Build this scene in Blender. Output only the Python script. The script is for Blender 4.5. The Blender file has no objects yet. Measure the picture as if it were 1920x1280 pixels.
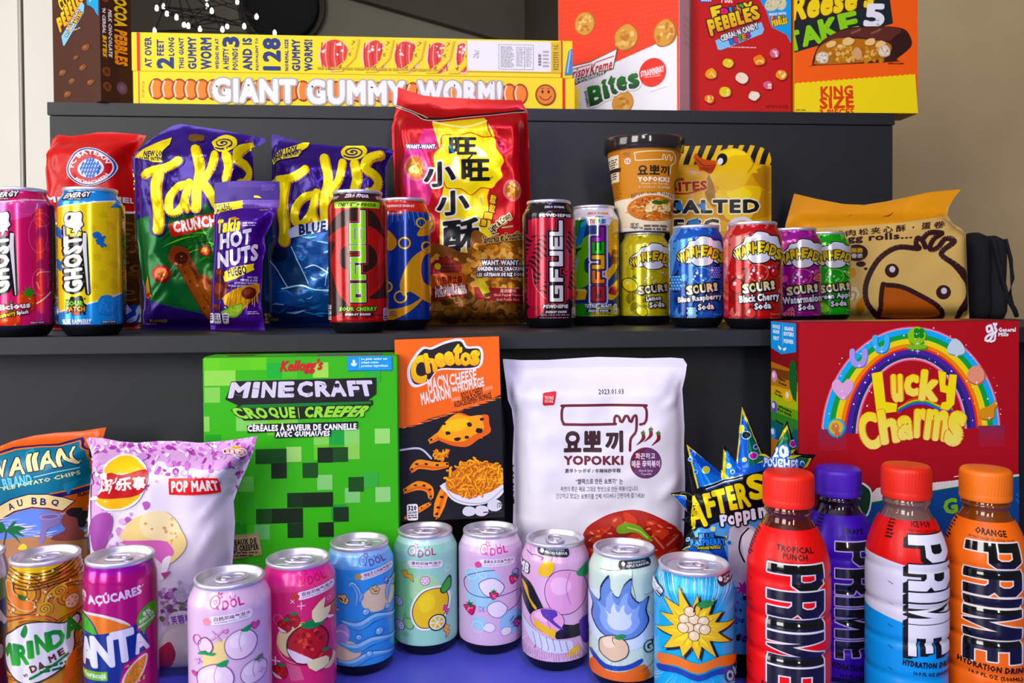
import bpy, bmesh, math, random
import numpy as np
from mathutils import Vector, Matrix
from mathutils.geometry import tessellate_polygon

SC = bpy.context.scene
COL = SC.collection
R_ = math.radians

# ------------------------------------------------------------------ camera
EYE = Vector((0.0, 0.0, 1.11))
FOC = 1540.0                                   # focal length in pixels of a 1920-wide frame
cd = bpy.data.cameras.new('camera')
cd.sensor_fit = 'HORIZONTAL'; cd.sensor_width = 36.0
cd.lens = 36.0 * FOC / 1920.0
cd.shift_y = -(640 - 581) / 1920.0
cd.clip_start = 0.02; cd.clip_end = 60
_ps, _pt, _ro = R_(4.9), R_(1.06), R_(0.36)
_fh = Vector((math.sin(_ps), math.cos(_ps), 0)); _z = Vector((0, 0, 1))
_F = _fh * math.cos(_pt) - _z * math.sin(_pt)
_U0 = _fh * math.sin(_pt) + _z * math.cos(_pt)
_R0 = Vector((math.cos(_ps), -math.sin(_ps), 0))
_U = _U0 * math.cos(_ro) + _R0 * math.sin(_ro)
_R = _R0 * math.cos(_ro) - _U0 * math.sin(_ro)
cam = bpy.data.objects.new('camera', cd); COL.objects.link(cam)
cam.matrix_world = Matrix(((_R.x, _U.x, -_F.x, EYE.x), (_R.y, _U.y, -_F.y, EYE.y),
                           (_R.z, _U.z, -_F.z, EYE.z), (0, 0, 0, 1)))
cd.dof.use_dof = True
cd.dof.focus_distance = 0.86
cd.dof.aperture_fstop = 11.0
SC.camera = cam
FACE = -_ps                                    # yaw of a sheet standing parallel to the picture

# ------------------------------------------------------------------ light
SC.view_settings.view_transform = 'Standard'
SC.view_settings.look = 'None'
SC.view_settings.gamma = 1.0
SC.view_settings.use_curve_mapping = False
SC.view_settings.exposure = -0.1
wd = bpy.data.worlds.new('room_air'); SC.world = wd; wd.use_nodes = True
wd.node_tree.nodes['Background'].inputs[0].default_value = (0.95, 0.93, 0.9, 1)
wd.node_tree.nodes['Background'].inputs[1].default_value = 0.10


def area(name, loc, target, sx, sy, power, color=(1, 1, 1), spread=180):
    l = bpy.data.lights.new(name, 'AREA'); l.shape = 'RECTANGLE'; l.size = sx; l.size_y = sy
    l.energy = power; l.color = color; l.spread = R_(spread)
    o = bpy.data.objects.new(name, l); COL.objects.link(o)
    o.location = loc
    d = Vector(target) - Vector(loc)
    o.rotation_euler = d.to_track_quat('-Z', 'Y').to_euler()
    return o


area('window_daylight', (-1.5, -1.1, 1.75), (0.05, 0.95, 1.0), 0.8, 1.5, 44, (1.0, 0.97, 0.92))
area('added_side_fill', (-2.2, 0.35, 1.5), (0.0, 1.4, 1.1), 1.0, 1.5, 30, (1.0, 0.98, 0.94))  # added lamp, brightens the white door and the shelf's left side
area('window_daylight_front', (0.45, -1.7, 1.75), (0.05, 0.95, 1.0), 0.16, 1.3, 15, (1.0, 0.98, 0.96))
area('window_daylight_high', (-0.5, -1.7, 2.3), (0.0, 1.0, 0.9), 0.35, 0.8, 14, (1.0, 0.97, 0.93))
area('violet_ceiling_lamp', (0.12, 0.15, 1.95), (0.12, 0.85, 0.8), 0.14, 0.14, 6.0, (0.45, 0.34, 1.0))

# ------------------------------------------------------------------ colour and material
ALB = 0.9
SAT = 1.16


def lin(h):
    if not isinstance(h, str):
        return np.array(h, float)
    c = np.array([int(h[i:i + 2], 16) for i in (0, 2, 4)]) / 255.0
    c = np.where(c <= 0.04045, c / 12.92, ((c + 0.055) / 1.055) ** 2.4)
    g = c @ np.array([0.21, 0.72, 0.07])
    return np.clip(g + (c - g) * SAT, 0.002, 1.0) * ALB          # inks are purer than they look under room light


def mat(name, rough=0.5, metal=0.0, color=None, coat=0.0, bump=0.0, bscale=200.0, spec=0.5, mottle=0.0, trans=0.0, ior=1.45):
    m = bpy.data.materials.new(name); m.use_nodes = True
    nt = m.node_tree; b = nt.nodes['Principled BSDF']
    b.inputs['Roughness'].default_value = rough; b.inputs['Metallic'].default_value = metal
    b.inputs['Specular IOR Level'].default_value = spec
    b.inputs['Coat Weight'].default_value = coat; b.inputs['Coat Roughness'].default_value = 0.08
    b.inputs['Transmission Weight'].default_value = trans; b.inputs['IOR'].default_value = ior
    if color is None:
        a = nt.nodes.new('ShaderNodeAttribute'); a.attribute_name = 'Col'
        nt.links.new(a.outputs['Color'], b.inputs['Base Color'])
    elif mottle:
        tc = nt.nodes.new('ShaderNodeTexCoord'); n = nt.nodes.new('ShaderNodeTexNoise'); r = nt.nodes.new('ShaderNodeValToRGB')
        n.inputs['Scale'].default_value = bscale * 0.3; n.inputs['Detail'].default_value = 6
        c = lin(color)
        r.color_ramp.elements[0].position = 0.3; r.color_ramp.elements[1].position = 0.7
        r.color_ramp.elements[0].color = (*(c * (1 - mottle)), 1); r.color_ramp.elements[1].color = (*(c * (1 + mottle)), 1)
        nt.links.new(tc.outputs['Object'], n.inputs['Vector']); nt.links.new(n.outputs['Fac'], r.inputs['Fac'])
        nt.links.new(r.outputs['Color'], b.inputs['Base Color'])
    else:
        b.inputs['Base Color'].default_value = (*lin(color), 1)
    if bump:
        tc = nt.nodes.new('ShaderNodeTexCoord'); n = nt.nodes.new('ShaderNodeTexNoise'); bp = nt.nodes.new('ShaderNodeBump')
        n.inputs['Scale'].default_value = bscale; n.inputs['Detail'].default_value = 3
        bp.inputs['Strength'].default_value = bump; bp.inputs['Distance'].default_value = 0.001
        nt.links.new(tc.outputs['Object'], n.inputs['Vector']); nt.links.new(n.outputs['Fac'], bp.inputs['Height'])
        nt.links.new(bp.outputs['Normal'], b.inputs['Normal'])
    return m


M = dict(
    card=mat('printed_card', 0.45, spec=0.3, bump=0.05, bscale=700),
    film=mat('printed_film', 0.33, coat=0.05, spec=0.3, bump=0.035, bscale=60),
    matte=mat('matte_film', 0.48, bump=0.03, bscale=70),
    foil=mat('printed_foil', 0.24, metal=0.3, coat=0.05, spec=0.25, bump=0.03, bscale=50),
    tin=mat('printed_can', 0.2, metal=0.35, coat=0.3),
    pastel=mat('printed_can_satin', 0.3, metal=0.08, coat=0.2),
    sleeve=mat('printed_sleeve', 0.4, coat=0.05, spec=0.3),
    ink=mat('glossy_black_ink', 0.08, color='08080a', coat=1.0),
    alu=mat('brushed_aluminium', 0.36, metal=0.7, color='e4e2ea'),
    alushade=mat('aluminium_dark_reflection', 0.32, metal=0.9, color='34383c'),  # silver can feet, their dark reflections put into the base colour
    lidplastic=mat('clear_dark_lid', 0.12, color='2a2624', coat=0.6),
    board=mat('charcoal_laminate', 0.5, color='202325', mottle=0.06, bscale=60, bump=0.05, spec=0.4),
    deck=mat('blue_laminate', 0.42, color='565cc8', mottle=0.08, bscale=30, bump=0.04),
    black=mat('black_fabric', 0.85, color='08080a', bump=0.5, bscale=400),
)

# ------------------------------------------------------------------ flat printed artwork made of coloured triangles


def rotp(p, cx, cy, deg):
    a = R_(deg); c, s = math.cos(a), math.sin(a)
    q = np.asarray(p, float) - (cx, cy)
    return np.stack([q[..., 0] * c - q[..., 1] * s + cx, q[..., 0] * s + q[..., 1] * c + cy], -1)


def smooth(pts, n=6, closed=True):
    p = np.asarray(pts, float); m = len(p); out = []
    for i in range(m if closed else m - 1):
        if closed:
            a, b, c, d = p[i - 1], p[i], p[(i + 1) % m], p[(i + 2) % m]
        else:
            a, b, c, d = p[max(i - 1, 0)], p[i], p[i + 1], p[min(i + 2, m - 1)]
        for k in range(n):
            t = k / n
            out.append(0.5 * ((2 * b) + (c - a) * t + (2 * a - 5 * b + 4 * c - d) * t * t + (3 * b - a - 3 * c + d) * t ** 3))
    if not closed:
        out.append(p[-1])
    return np.array(out)


def tess(loops):
    v = [[Vector((x, y, 0)) for x, y in l] for l in loops]
    f = tessellate_polygon(v)
    a = np.concatenate([np.asarray(l, float) for l in loops])
    return a[np.array(f, int)] if len(f) else np.zeros((0, 3, 2))


_TX = {}


def text_tris(s, b, sp, res):
    k = (s, round(b, 4), sp, res)
    if k not in _TX:
        cu = bpy.data.curves.new('lettering', 'FONT'); cu.body = s; cu.size = 1.0
        cu.resolution_u = res; cu.fill_mode = 'FRONT'; cu.space_character = sp; cu.space_line = 0.8; cu.align_x = 'CENTER'
        ob = bpy.data.objects.new('lettering', cu)
        me = ob.to_mesh()
        n = len(me.vertices); co = np.zeros(n * 3); me.vertices.foreach_get('co', co); co = co.reshape(-1, 3)[:, :2]
        me.calc_loop_triangles()
        t = np.zeros(len(me.loop_triangles) * 3, int); me.loop_triangles.foreach_get('vertices', t); t = t.reshape(-1, 3)
        tr = co[t] if len(t) else np.zeros((0, 3, 2))
        ob.to_mesh_clear(); bpy.data.objects.remove(ob); bpy.data.curves.remove(cu)
        # boundary segments, used for outlines
        key = np.round(co * 1e4).astype(np.int64)
        _, inv = np.unique(key, axis=0, return_inverse=True); inv = inv.ravel()
        ti = inv[t] if len(t) else np.zeros((0, 3), int)
        rep = np.zeros((inv.max() + 1 if n else 0, 2)); rep[inv] = co
        e = np.concatenate([ti[:, [0, 1]], ti[:, [1, 2]], ti[:, [2, 0]]])
        es = np.sort(e, 1); u, ix, ct = np.unique(es, axis=0, return_index=True, return_counts=True)
        bd = u[ct == 1]
        tj = np.full(len(tr), 0.05)
        if b and len(bd):
            ft, fj = fat(rep, bd, b)
            tr = np.concatenate([tr, ft]); tj = np.concatenate([tj, 0.1 + 0.9 * fj])
        _TX[k] = (tr, rep, bd, tj)
    return _TX[k]


def fat(rep, bd, w):
    """strips and corner discs of half-width w along the boundary of a shape"""
    out = []
    a, b = rep[bd[:, 0]], rep[bd[:, 1]]
    d = b - a; l = np.linalg.norm(d, axis=1, keepdims=True); ok = l[:, 0] > 1e-9
    a, b, d, l, bd = a[ok], b[ok], d[ok], l[ok], bd[ok]
    n = np.stack([-d[:, 1], d[:, 0]], 1) / l * w
    q = np.stack([a + n, a - n, b - n, b + n], 1)
    out += [q[:, [0, 1, 2]], q[:, [0, 2, 3]]]
    jj = np.modf(np.arange(len(q)) * 0.6180339 + 0.1)[0]; jit = [jj, jj]
    dirs = {}
    for i, (p, r) in enumerate(bd):
        u = d[i] / l[i]
        dirs.setdefault(p, []).append(u); dirs.setdefault(r, []).append(-u)
    cs = [p for p, ds in dirs.items() if len(ds) != 2 or np.dot(ds[0], ds[1]) > -0.93]
    if cs:
        c = rep[cs]; ang = np.arange(8) * 2 * np.pi / 8
        ring = np.stack([np.cos(ang), np.sin(ang)], 1) * w
        for k in range(8):
            out.append(np.stack([c, c + ring[k], c + ring[(k + 1) % 8]], 1))
            jit.append(np.modf(np.arange(len(cs)) * 0.7548777 + 0.37)[0])
    return np.concatenate(out), np.concatenate(jit)


class Art:
    def __init__(s):
        s.t = []; s.c = []; s.l = []; s.m = []; s.j = []; s.n = 0; s.ox = 0.0; s.oy = 0.0; s.sx = 1.0; s.sy = 1.0; s._h = False

    @property
    def hold(s): return s._h

    @hold.setter
    def hold(s, v):                                           # while held, shapes share one fresh layer
        if v and not s._h: s.n += 1
        s._h = v

    @staticmethod
    def at(cx, cy, k, fx=0.0, fy=0.0):
        """artwork drawn k times enlarged, its (0, 0) lying at (cx - fx, cy - fy) on the face"""
        a = Art(); a.frame(cx, cy, k, fx, fy); return a

    def frame(s, cx, cy, k, fx=None, fy=None):
        if fx is None: fx, fy = s.f0
        s.f0 = (fx, fy); s.sx = s.sy = 1.0 / k; s.ox = cx - fx; s.oy = cy - fy; return s

    def fill(s, x0, y0, x1, y1, col):
        """ground colour over a rectangle given in the face's own units"""
        k = (s.sx, s.sy, s.ox, s.oy); s.sx = s.sy = 1.0; s.ox = s.oy = 0.0; s.R(x0, y0, x1, y1, col)
        s.sx, s.sy, s.ox, s.oy = k; return s

    def add(s, tri, col, m=0, j=None):
        if isinstance(tri, tuple): tri, j = tri
        tri = np.asarray(tri, float).reshape(-1, 3, 2)
        if not len(tri):
            return
        if callable(col):
            c = np.asarray(col(tri[..., 0], tri[..., 1]), float)
        else:
            c = np.broadcast_to(lin(col), tri.shape[:2] + (3,))
        if not s.hold:
            s.n += 1
        s.t.append(np.stack([tri[..., 0] * s.sx + s.ox, tri[..., 1] * s.sy + s.oy], -1)); s.c.append(np.array(c)); s.l.append(np.full(len(tri), s.n)); s.m.append(np.full(len(tri), m)); s.j.append(np.full(len(tri), 0.5 * (len(s.j) % 7) / 7) if j is None else j)

    def P(s, pts, col, holes=(), m=0, sm=0, rot=0):
        p = smooth(pts, sm) if sm else np.asarray(pts, float)
        if rot:
            c = p.mean(0); p = rotp(p, c[0], c[1], rot)
        s.add(tess([p] + [np.asarray(h, float) for h in holes]), col, m); return s

    def R(s, x0, y0, x1, y1, col, rot=0, m=0):
        p = np.array([(x0, y0), (x1, y0), (x1, y1), (x0, y1)], float)
        if rot:
            p = rotp(p, (x0 + x1) / 2, (y0 + y1) / 2, rot)
        s.add(p[[0, 1, 2, 0, 2, 3]], col, m); return s

    def E(s, cx, cy, rx, ry, col, rot=0, n=24, m=0, col2=None):
        a = np.linspace(0, 2 * np.pi, n, endpoint=False)
        p = rotp(np.stack([cx + rx * np.cos(a), cy + ry * np.sin(a)], 1), cx, cy, rot)
        q = np.roll(p, -1, 0); t = np.stack([np.broadcast_to((cx, cy), p.shape), p, q], 1)
        if col2 is None:
            s.add(t, col, m)
        else:
            c = np.empty((n, 3, 3)); c[:, 0] = lin(col2); c[:, 1:] = lin(col)
            s.add(t, lambda x, y: c, m)
        return s

    def RR(s, x0, y0, x1, y1, r, col, rot=0, m=0):
        r = min(r, (x1 - x0) / 2, (y1 - y0) / 2); p = []
        for cx, cy, a0 in ((x1 - r, y1 - r, 0), (x0 + r, y1 - r, 90), (x0 + r, y0 + r, 180), (x1 - r, y0 + r, 270)):
            for k in range(6):
                a = R_(a0 + k * 18); p.append((cx + r * math.cos(a), cy + r * math.sin(a)))
        p = np.array(p)
        if rot:
            p = rotp(p, (x0 + x1) / 2, (y0 + y1) / 2, rot)
        s.add(tess([p]), col, m); return s

    def L(s, pts, w, col, closed=False, sm=0, m=0, taper=None):
        p = smooth(pts, sm, closed) if sm else np.asarray(pts, float)
        n = len(p); i = np.arange(n if closed else n - 1); bd = np.stack([i, (i + 1) % n], 1)
        if taper is None:
            s.add(fat(p, bd, w / 2), col, m)
        else:
            t = []
            ws = np.interp(np.linspace(0, 1, n), np.linspace(0, 1, len(taper)), taper) / 2
            d = np.gradient(p, axis=0); d /= np.linalg.norm(d, axis=1, keepdims=True) + 1e-9
            nn = np.stack([-d[:, 1], d[:, 0]], 1) * ws[:, None]
            a, b = p + nn, p - nn
            for k in range(n - 1):
                t += [(a[k], b[k], b[k + 1]), (a[k], b[k + 1], a[k + 1])]
            s.add(t, col, m, np.repeat(np.modf(np.arange(n - 1) * 0.618)[0], 2))
        return s

    def RG(s, cx, cy, r, w, col, ry=None, n=28, a0=0, a1=360):
        ry = r if ry is None else ry
        full = abs(a1 - a0) >= 360
        a = np.radians(np.linspace(a0, a1, n, endpoint=not full))
        return s.L(np.stack([cx + r * np.cos(a), cy + ry * np.sin(a)], 1), w, col, closed=full)

    def ST(s, cx, cy, r1, r2, n, col, rot=0, jit=0, seed=1, sy=1):
        rd = random.Random(seed); p = []
        for k in range(2 * n):
            a = R_(rot - 90) + math.pi * k / n
            r = (r1 if k % 2 == 0 else r2) * (1 + jit * (rd.random() - .5))
            p.append((cx + r * math.cos(a), cy + sy * r * math.sin(a)))
        return s.P(p, col)

    def BL(s, cx, cy, rx, ry, col, jit=0.15, seed=0, n=9, rot=0, m=0, col2=None):
        rd = random.Random(seed * 7 + 3); p = []
        for k in range(n):
            a = 2 * math.pi * k / n; j = 1 + jit * (rd.random() * 2 - 1)
            p.append((cx + rx * j * math.cos(a), cy + ry * j * math.sin(a)))
        p = rotp(smooth(p, 4 if max(rx, ry) * s.sx > 12 else (3 if max(rx, ry) * s.sx > 5 else 2)), cx, cy, rot)
        if col2 is None:
            s.add(tess([p]), col, m)
        else:
            q = np.roll(p, -1, 0); t = np.stack([np.broadcast_to((cx, cy), p.shape), p, q], 1)
            c = np.empty((len(p), 3, 3)); c[:, 0] = lin(col2); c[:, 1:] = lin(col)
            s.add(t, lambda x, y: c, m)
        return s

    def SC(s, x0, y0, x1, y1, n, r0, r1, cols, seed=1, jit=0.3, inside=None, asp=1.0):
        """scatter of small wobbly blobs, one layer each colour"""
        rd = random.Random(seed)
        for i in range(n):
            x, y = rd.uniform(x0, x1), rd.uniform(y0, y1); r = rd.uniform(r0, r1)
            c = cols[rd.randrange(len(cols))]; rt = rd.uniform(0, 180); a = rd.uniform(1, asp)
            if inside is None or inside(x, y):
                s.BL(x, y, r * a, r / a, c, jit, seed + i, 6 if r * s.sx > 2 else 5, rt)
        return s

    def TX(s, x0, y0, x1, y1, rows, col, seed=1, fill=0.55, al='l'):
        """rows of print too small to read"""
        rd = random.Random(seed); h = (y1 - y0) / rows; s.n += 1; hold = s.hold; s.hold = True
        for r in range(rows):
            x = x0; xe = x1 - (x1 - x0) * rd.random() * 0.25
            if al == 'c':
                x = x0 + (x1 - xe) / 2; xe = xe + (x - x0)
            while x < xe:
                w = h * rd.uniform(0.6, 2.6)
                s.R(x, y0 + r * h, min(x + w, xe), y0 + (r + fill) * h, col); x += w + h * 0.35
        s.hold = hold
        return s

    def T(s, t, x0, y0, x1, y1, col, b=0.0, o=(), rot=0, sh=0.0, warp=None, sp=1.0, res=None, m=0, grad=None, keep=False, sd=None):
        """text stretched to a box; o = [(outline width, colour)], widest first; sd = (dx, dy, colour) drop shadow"""
        if res is None:
            hh = (y1 - y0) * s.sy; res = 4 if hh > 40 else (2 if hh > 12 else 1)
        b = min(b, 0.052); sp = sp * (1 + 2.2 * b)
        tr, rep, bd, tj = text_tris(t, b, round(sp, 3), res)
        if not len(tr):
            return s
        lo, hi = rep.min(0) - b, rep.max(0) + b; W, H = hi - lo
        sx, sy = (x1 - x0) / W, (y1 - y0) / H
        if keep:
            k = min(sx, sy); xm, ym = (x0 + x1) / 2, (y0 + y1) / 2
            x0, x1, y0, y1 = xm - W * k / 2, xm + W * k / 2, ym - H * k / 2, ym + H * k / 2; sx = sy = k
        xc, yc = (x0 + x1) / 2, (y0 + y1) / 2

        def f(p):
            x = (p[..., 0] - lo[0]) * sx + x0; y = y1 - (p[..., 1] - lo[1]) * sy
            x = x + (yc - y) * sh
            q = np.stack([x, y], -1)
            if warp is not None:
                q = warp(q)
            return rotp(q, xc, yc, rot) if rot else q
        T0 = f(tr)
        if sd:
            s.add(T0 + np.array(sd[:2]), sd[2], m, tj)
        r2 = f(rep)
        for w, c in o:
            w += b * (sx * sy) ** .5
            ft, fj = fat(r2, bd, w)
            s.add(np.concatenate([ft, T0]), c, m, np.concatenate([fj, 0 * tj]))
            if sd and c == o[0][1]:
                s.t[-1] = np.concatenate([s.t[-1], s.t[-1] + np.array(sd[:2]) * (s.sx, s.sy)]); s.c[-1] = np.concatenate([s.c[-1]] * 2); s.l[-1] = np.concatenate([s.l[-1]] * 2); s.m[-1] = np.concatenate([s.m[-1]] * 2); s.j[-1] = np.concatenate([s.j[-1], s.j[-1] * .9 + .03])
        if grad is not None:
            ca, cb = lin(col), lin(grad)
            s.add(T0, lambda x, y: ca + (cb - ca) * np.clip((y - y0) / (y1 - y0), 0, 1)[..., None], m, tj)
        else:
            s.add(T0, col, m, tj)
        return s


def _V(s, t, x0, y0, x1, y1, col, up=True, **k):
    xm, ym, w, h = (x0 + x1) / 2, (y0 + y1) / 2, (y1 - y0) / 2, (x1 - x0) / 2
    return s.T(t, xm - w, ym - h, xm + w, ym + h, col, rot=-90 if up else 90, **k)


Art.V = _V                                     # text running up (or down) inside a box


def arc_warp(xc, k):
    """bend text: k = rise in the middle per (half-width squared), y down"""
    return lambda q: np.stack([q[..., 0], q[..., 1] + k * (q[..., 0] - xc) ** 2], -1)


def ring_warp(cx, cy, r, xc, yb, flip=False):
    """set text round a circle; xc maps to the top (or bottom), yb is the baseline on radius r"""
    def g(q):
        a = (q[..., 0] - xc) / r
        if flip:
            rr = r + (q[..., 1] - yb)
            return np.stack([cx + rr * np.sin(a), cy + rr * np.cos(a)], -1)
        rr = r - (q[..., 1] - yb)
        return np.stack([cx + rr * np.sin(a), cy - rr * np.cos(a)], -1)
    return g


# ------------------------------------------------------------------ laying artwork on a surface
class Sheet:
    def __init__(s, gx, gy, P, N, flat=False):
        s.gx = np.asarray(gx, float); s.gy = np.asarray(gy, float); s.P = P; s.N = N; s.flat = flat


def _split(T, K, f):
    s = f >= 0; c = s.sum(1); x = (c == 1) | (c == 2)
    if not x.any():
        return T, K
    A, fa, ka, sa, ca = T[x], f[x], K[x], s[x], c[x]
    lone = np.where(ca == 1, np.argmax(sa, 1), np.argmin(sa, 1))
    ix = (lone[:, None] + np.arange(3)) % 3; r = np.arange(len(A))[:, None]
    A = A[r, ix]; fa = fa[r, ix]
    t1 = (fa[:, 0] / (fa[:, 0] - fa[:, 1]))[:, None]; t2 = (fa[:, 0] / (fa[:, 0] - fa[:, 2]))[:, None]
    v0, v1, v2 = A[:, 0], A[:, 1], A[:, 2]
    p = v0 + (v1 - v0) * t1; q = v0 + (v2 - v0) * t2
    return (np.concatenate([T[~x], np.stack([v0, p, q], 1), np.stack([p, v1, v2], 1), np.stack([p, v2, q], 1)]),
            np.concatenate([K[~x], ka, ka, ka]))


def lay(sheet, art, step=1.4e-5, clip=None):
    step = min(step, 1.5e-3 / max(art.n, 1))
    T = np.concatenate([np.concatenate(art.t), np.concatenate(art.c)], -1)
    K = np.stack([np.concatenate(art.l) + 0.85 * np.concatenate(art.j), np.concatenate(art.m)], 1)
    gx, gy = sheet.gx, sheet.gy
    for c in (gx if not sheet.flat else gx[[0, -1]]):
        T, K = _split(T, K, T[..., 0] - c)
    for c in (gy if not sheet.flat else gy[[0, -1]]):
        T, K = _split(T, K, T[..., 1] - c)
    if clip is not None:
        for (ax, ay), (bx_, by) in zip(clip, np.roll(clip, -1, 0)):
            x, y = T[..., 0], T[..., 1]
            near = (x.max(1) > min(ax, bx_)) & (x.min(1) < max(ax, bx_)) & (y.max(1) > min(ay, by)) & (y.min(1) < max(ay, by))
            if near.any():
                t2, k2 = _split(T[near], K[near], (x[near] - ax) * (by - ay) - (y[near] - ay) * (bx_ - ax))
                T = np.concatenate([T[~near], t2]); K = np.concatenate([K[~near], k2])
        m = T[..., :2].mean(1); ins = np.zeros(len(m), bool)
        for (ax, ay), (bx_, by) in zip(clip, np.roll(clip, -1, 0)):
            ins ^= ((ay > m[:, 1]) != (by > m[:, 1])) & (m[:, 0] < (bx_ - ax) * (m[:, 1] - ay) / (by - ay + 1e-12) + ax)
        T, K = T[ins], K[ins]
    m = T[..., :2].mean(1)
    ok = (m[:, 0] > gx[0]) & (m[:, 0] < gx[-1]) & (m[:, 1] > gy[0]) & (m[:, 1] < gy[-1])
    e1 = T[:, 1, :2] - T[:, 0, :2]; e2 = T[:, 2, :2] - T[:, 0, :2]
    ok &= np.abs(e1[:, 0] * e2[:, 1] - e1[:, 1] * e2[:, 0]) > 1e-5
    T, K, m = T[ok], K[ok], m[ok]

    def st(T, m):
        i = np.clip(np.searchsorted(gx, m[:, 0], 'right') - 1, 0, len(gx) - 2)
        j = np.clip(np.searchsorted(gy, m[:, 1], 'right') - 1, 0, len(gy) - 2)
        a = (T[..., 0] - gx[i][:, None]) / (gx[i + 1] - gx[i])[:, None]
        b = (T[..., 1] - gy[j][:, None]) / (gy[j + 1] - gy[j])[:, None]
        return i, j, a, b
    if not sheet.flat:
        i, j, a, b = st(T, m)
        T, K = _split(T, K, a + b - 1)
        m = T[..., :2].mean(1)
    i, j, a, b = st(T, m)
    a = a[..., None]; b = b[..., None]
    low = ((a + b).mean(1) < 1)[:, :, None]
    out = []
    for G in (sheet.P, sheet.N):
        g00, g10, g01, g11 = G[i, j][:, None], G[i + 1, j][:, None], G[i, j + 1][:, None], G[i + 1, j + 1][:, None]
        out.append(np.where(low, g00 + a * (g10 - g00) + b * (g01 - g00), g11 + (1 - a) * (g01 - g11) + (1 - b) * (g10 - g11)))
    P, N = out
    N = N / (np.linalg.norm(N, axis=-1, keepdims=True) + 1e-12)
    P = P + N * (K[:, 0] * step)[:, None, None]
    g = np.cross(P[:, 1] - P[:, 0], P[:, 2] - P[:, 0])
    fl = (g * N.mean(1)).sum(1) < 0
    P[fl] = P[fl][:, ::-1]; N[fl] = N[fl][:, ::-1]; C = T[..., 2:5]; C[fl] = C[fl][:, ::-1]
    return P, N, C, K[:, 1].astype(int)


def raw(verts, faces, col, m=0, smoothn=True):
    """plain geometry (e.g. a bmesh) in the same form as lay()"""
    V = np.asarray(verts, float); tr = []
    for f in faces:
        for k in range(1, len(f) - 1):
            tr.append((f[0], f[k], f[k + 1]))
    tr = np.array(tr); P = V[tr]
    g = np.cross(P[:, 1] - P[:, 0], P[:, 2] - P[:, 0])
    if smoothn:
        vn = np.zeros_like(V)
        for k in range(3):
            np.add.at(vn, tr[:, k], g)
        N = vn[tr]
    else:
        N = np.repeat(g[:, None], 3, 1)
    N = N / (np.linalg.norm(N, axis=-1, keepdims=True) + 1e-15)
    C = np.broadcast_to(lin(col), P.shape).copy()
    return P, N, C, np.full(len(P), m)


def mesh(name, pieces, mats, parent=None):
    P = np.concatenate([p[0] for p in pieces]).reshape(-1, 3); N = np.concatenate([p[1] for p in pieces]).reshape(-1, 3)
    C = np.concatenate([p[2] for p in pieces]).reshape(-1, 3); K = np.concatenate([p[3] for p in pieces])
    key = np.concatenate([np.round(P * 2e6), np.round(N * 200), np.round(C * 500)], 1).astype(np.int32)
    wts = np.random.RandomState(7).randint(1, 2 ** 62, 9).astype(np.int64) | 1
    with np.errstate(over='ignore'):
        hsh = (key.astype(np.int64) * wts).sum(1)
    _, first, inv = np.unique(hsh, return_index=True, return_inverse=True)
    inv = inv.ravel()
    P, N, C = P[first], N[first], C[first]
    f = inv.reshape(-1, 3); ok = (f[:, 0] != f[:, 1]) & (f[:, 1] != f[:, 2]) & (f[:, 0] != f[:, 2]); f = f[ok]; K = K[ok]
    me = bpy.data.meshes.new(name)
    me.vertices.add(len(P)); me.vertices.foreach_set('co', P.ravel().astype(np.float32))
    me.loops.add(f.size); me.loops.foreach_set('vertex_index', f.ravel().astype(np.int32))
    me.polygons.add(len(f)); me.polygons.foreach_set('loop_start', np.arange(0, f.size, 3, dtype=np.int32))
    me.polygons.foreach_set('material_index', K.astype(np.int32))
    me.update(calc_edges=True)
    a = me.color_attributes.new('Col', 'FLOAT_COLOR', 'POINT')
    a.data.foreach_set('color', np.concatenate([C, np.ones((len(C), 1))], 1).ravel().astype(np.float32))
    for m in mats:
        me.materials.append(m)
    me.polygons.foreach_set('use_smooth', np.ones(len(f), bool))
    me.normals_split_custom_set_from_vertices(N.tolist())
    ob = bpy.data.objects.new(name, me); COL.objects.link(ob)
    if parent is not None:
        ob.parent = parent
    return ob


def tag(o, label, cat, group=None, kind=None):
    o['label'] = label; o['category'] = cat
    if group: o['group'] = group
    if kind: o['kind'] = kind
    return o


def empty(name, loc, rz=0.0):
    o = bpy.data.objects.new(name, None); o.empty_display_size = 0.02; COL.objects.link(o)
    o.location = loc; o.rotation_euler = (0, 0, rz); return o


def bm_obj(name, bm, m, parent=None, sm=True):
    me = bpy.data.meshes.new(name); bm.to_mesh(me); bm.free()
    me.polygons.foreach_set('use_smooth', np.full(len(me.polygons), sm))
    me.materials.append(m)
    o = bpy.data.objects.new(name, me); COL.objects.link(o)
    if parent is not None: o.parent = parent
    return o


def bx(bm, x0, y0, z0, x1, y1, z1, bev=0.0):
    r = bmesh.ops.create_cube(bm, size=1.0)
    for v in r['verts']:
        v.co = Vector(((x0 + x1) / 2 + v.co.x * (x1 - x0), (y0 + y1) / 2 + v.co.y * (y1 - y0), (z0 + z1) / 2 + v.co.z * (z1 - z0)))
    if bev:
        e = list({e for v in r['verts'] for e in v.link_edges})
        bmesh.ops.bevel(bm, geom=e, offset=bev, segments=2, affect='EDGES')


def lathe(prof, n=48, a0=0.0, a1=360.0, cx=0.0, cy=0.0):
    """profile of (r, z) turned about z -> verts, faces"""
    full = abs(a1 - a0) >= 360; k = n if full else n + 1
    V = []; F = []
    for r, z in prof:
        for i in range(k):
            a = R_(a0 + (a1 - a0) * i / n); V.append((cx + r * math.cos(a), cy + r * math.sin(a), z))
    for j in range(len(prof) - 1):
        for i in range(n):
            p, q = j * k + i, j * k + (i + 1) % k
            F.append((p, q, q + k, p + k))
    return V, F


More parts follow.
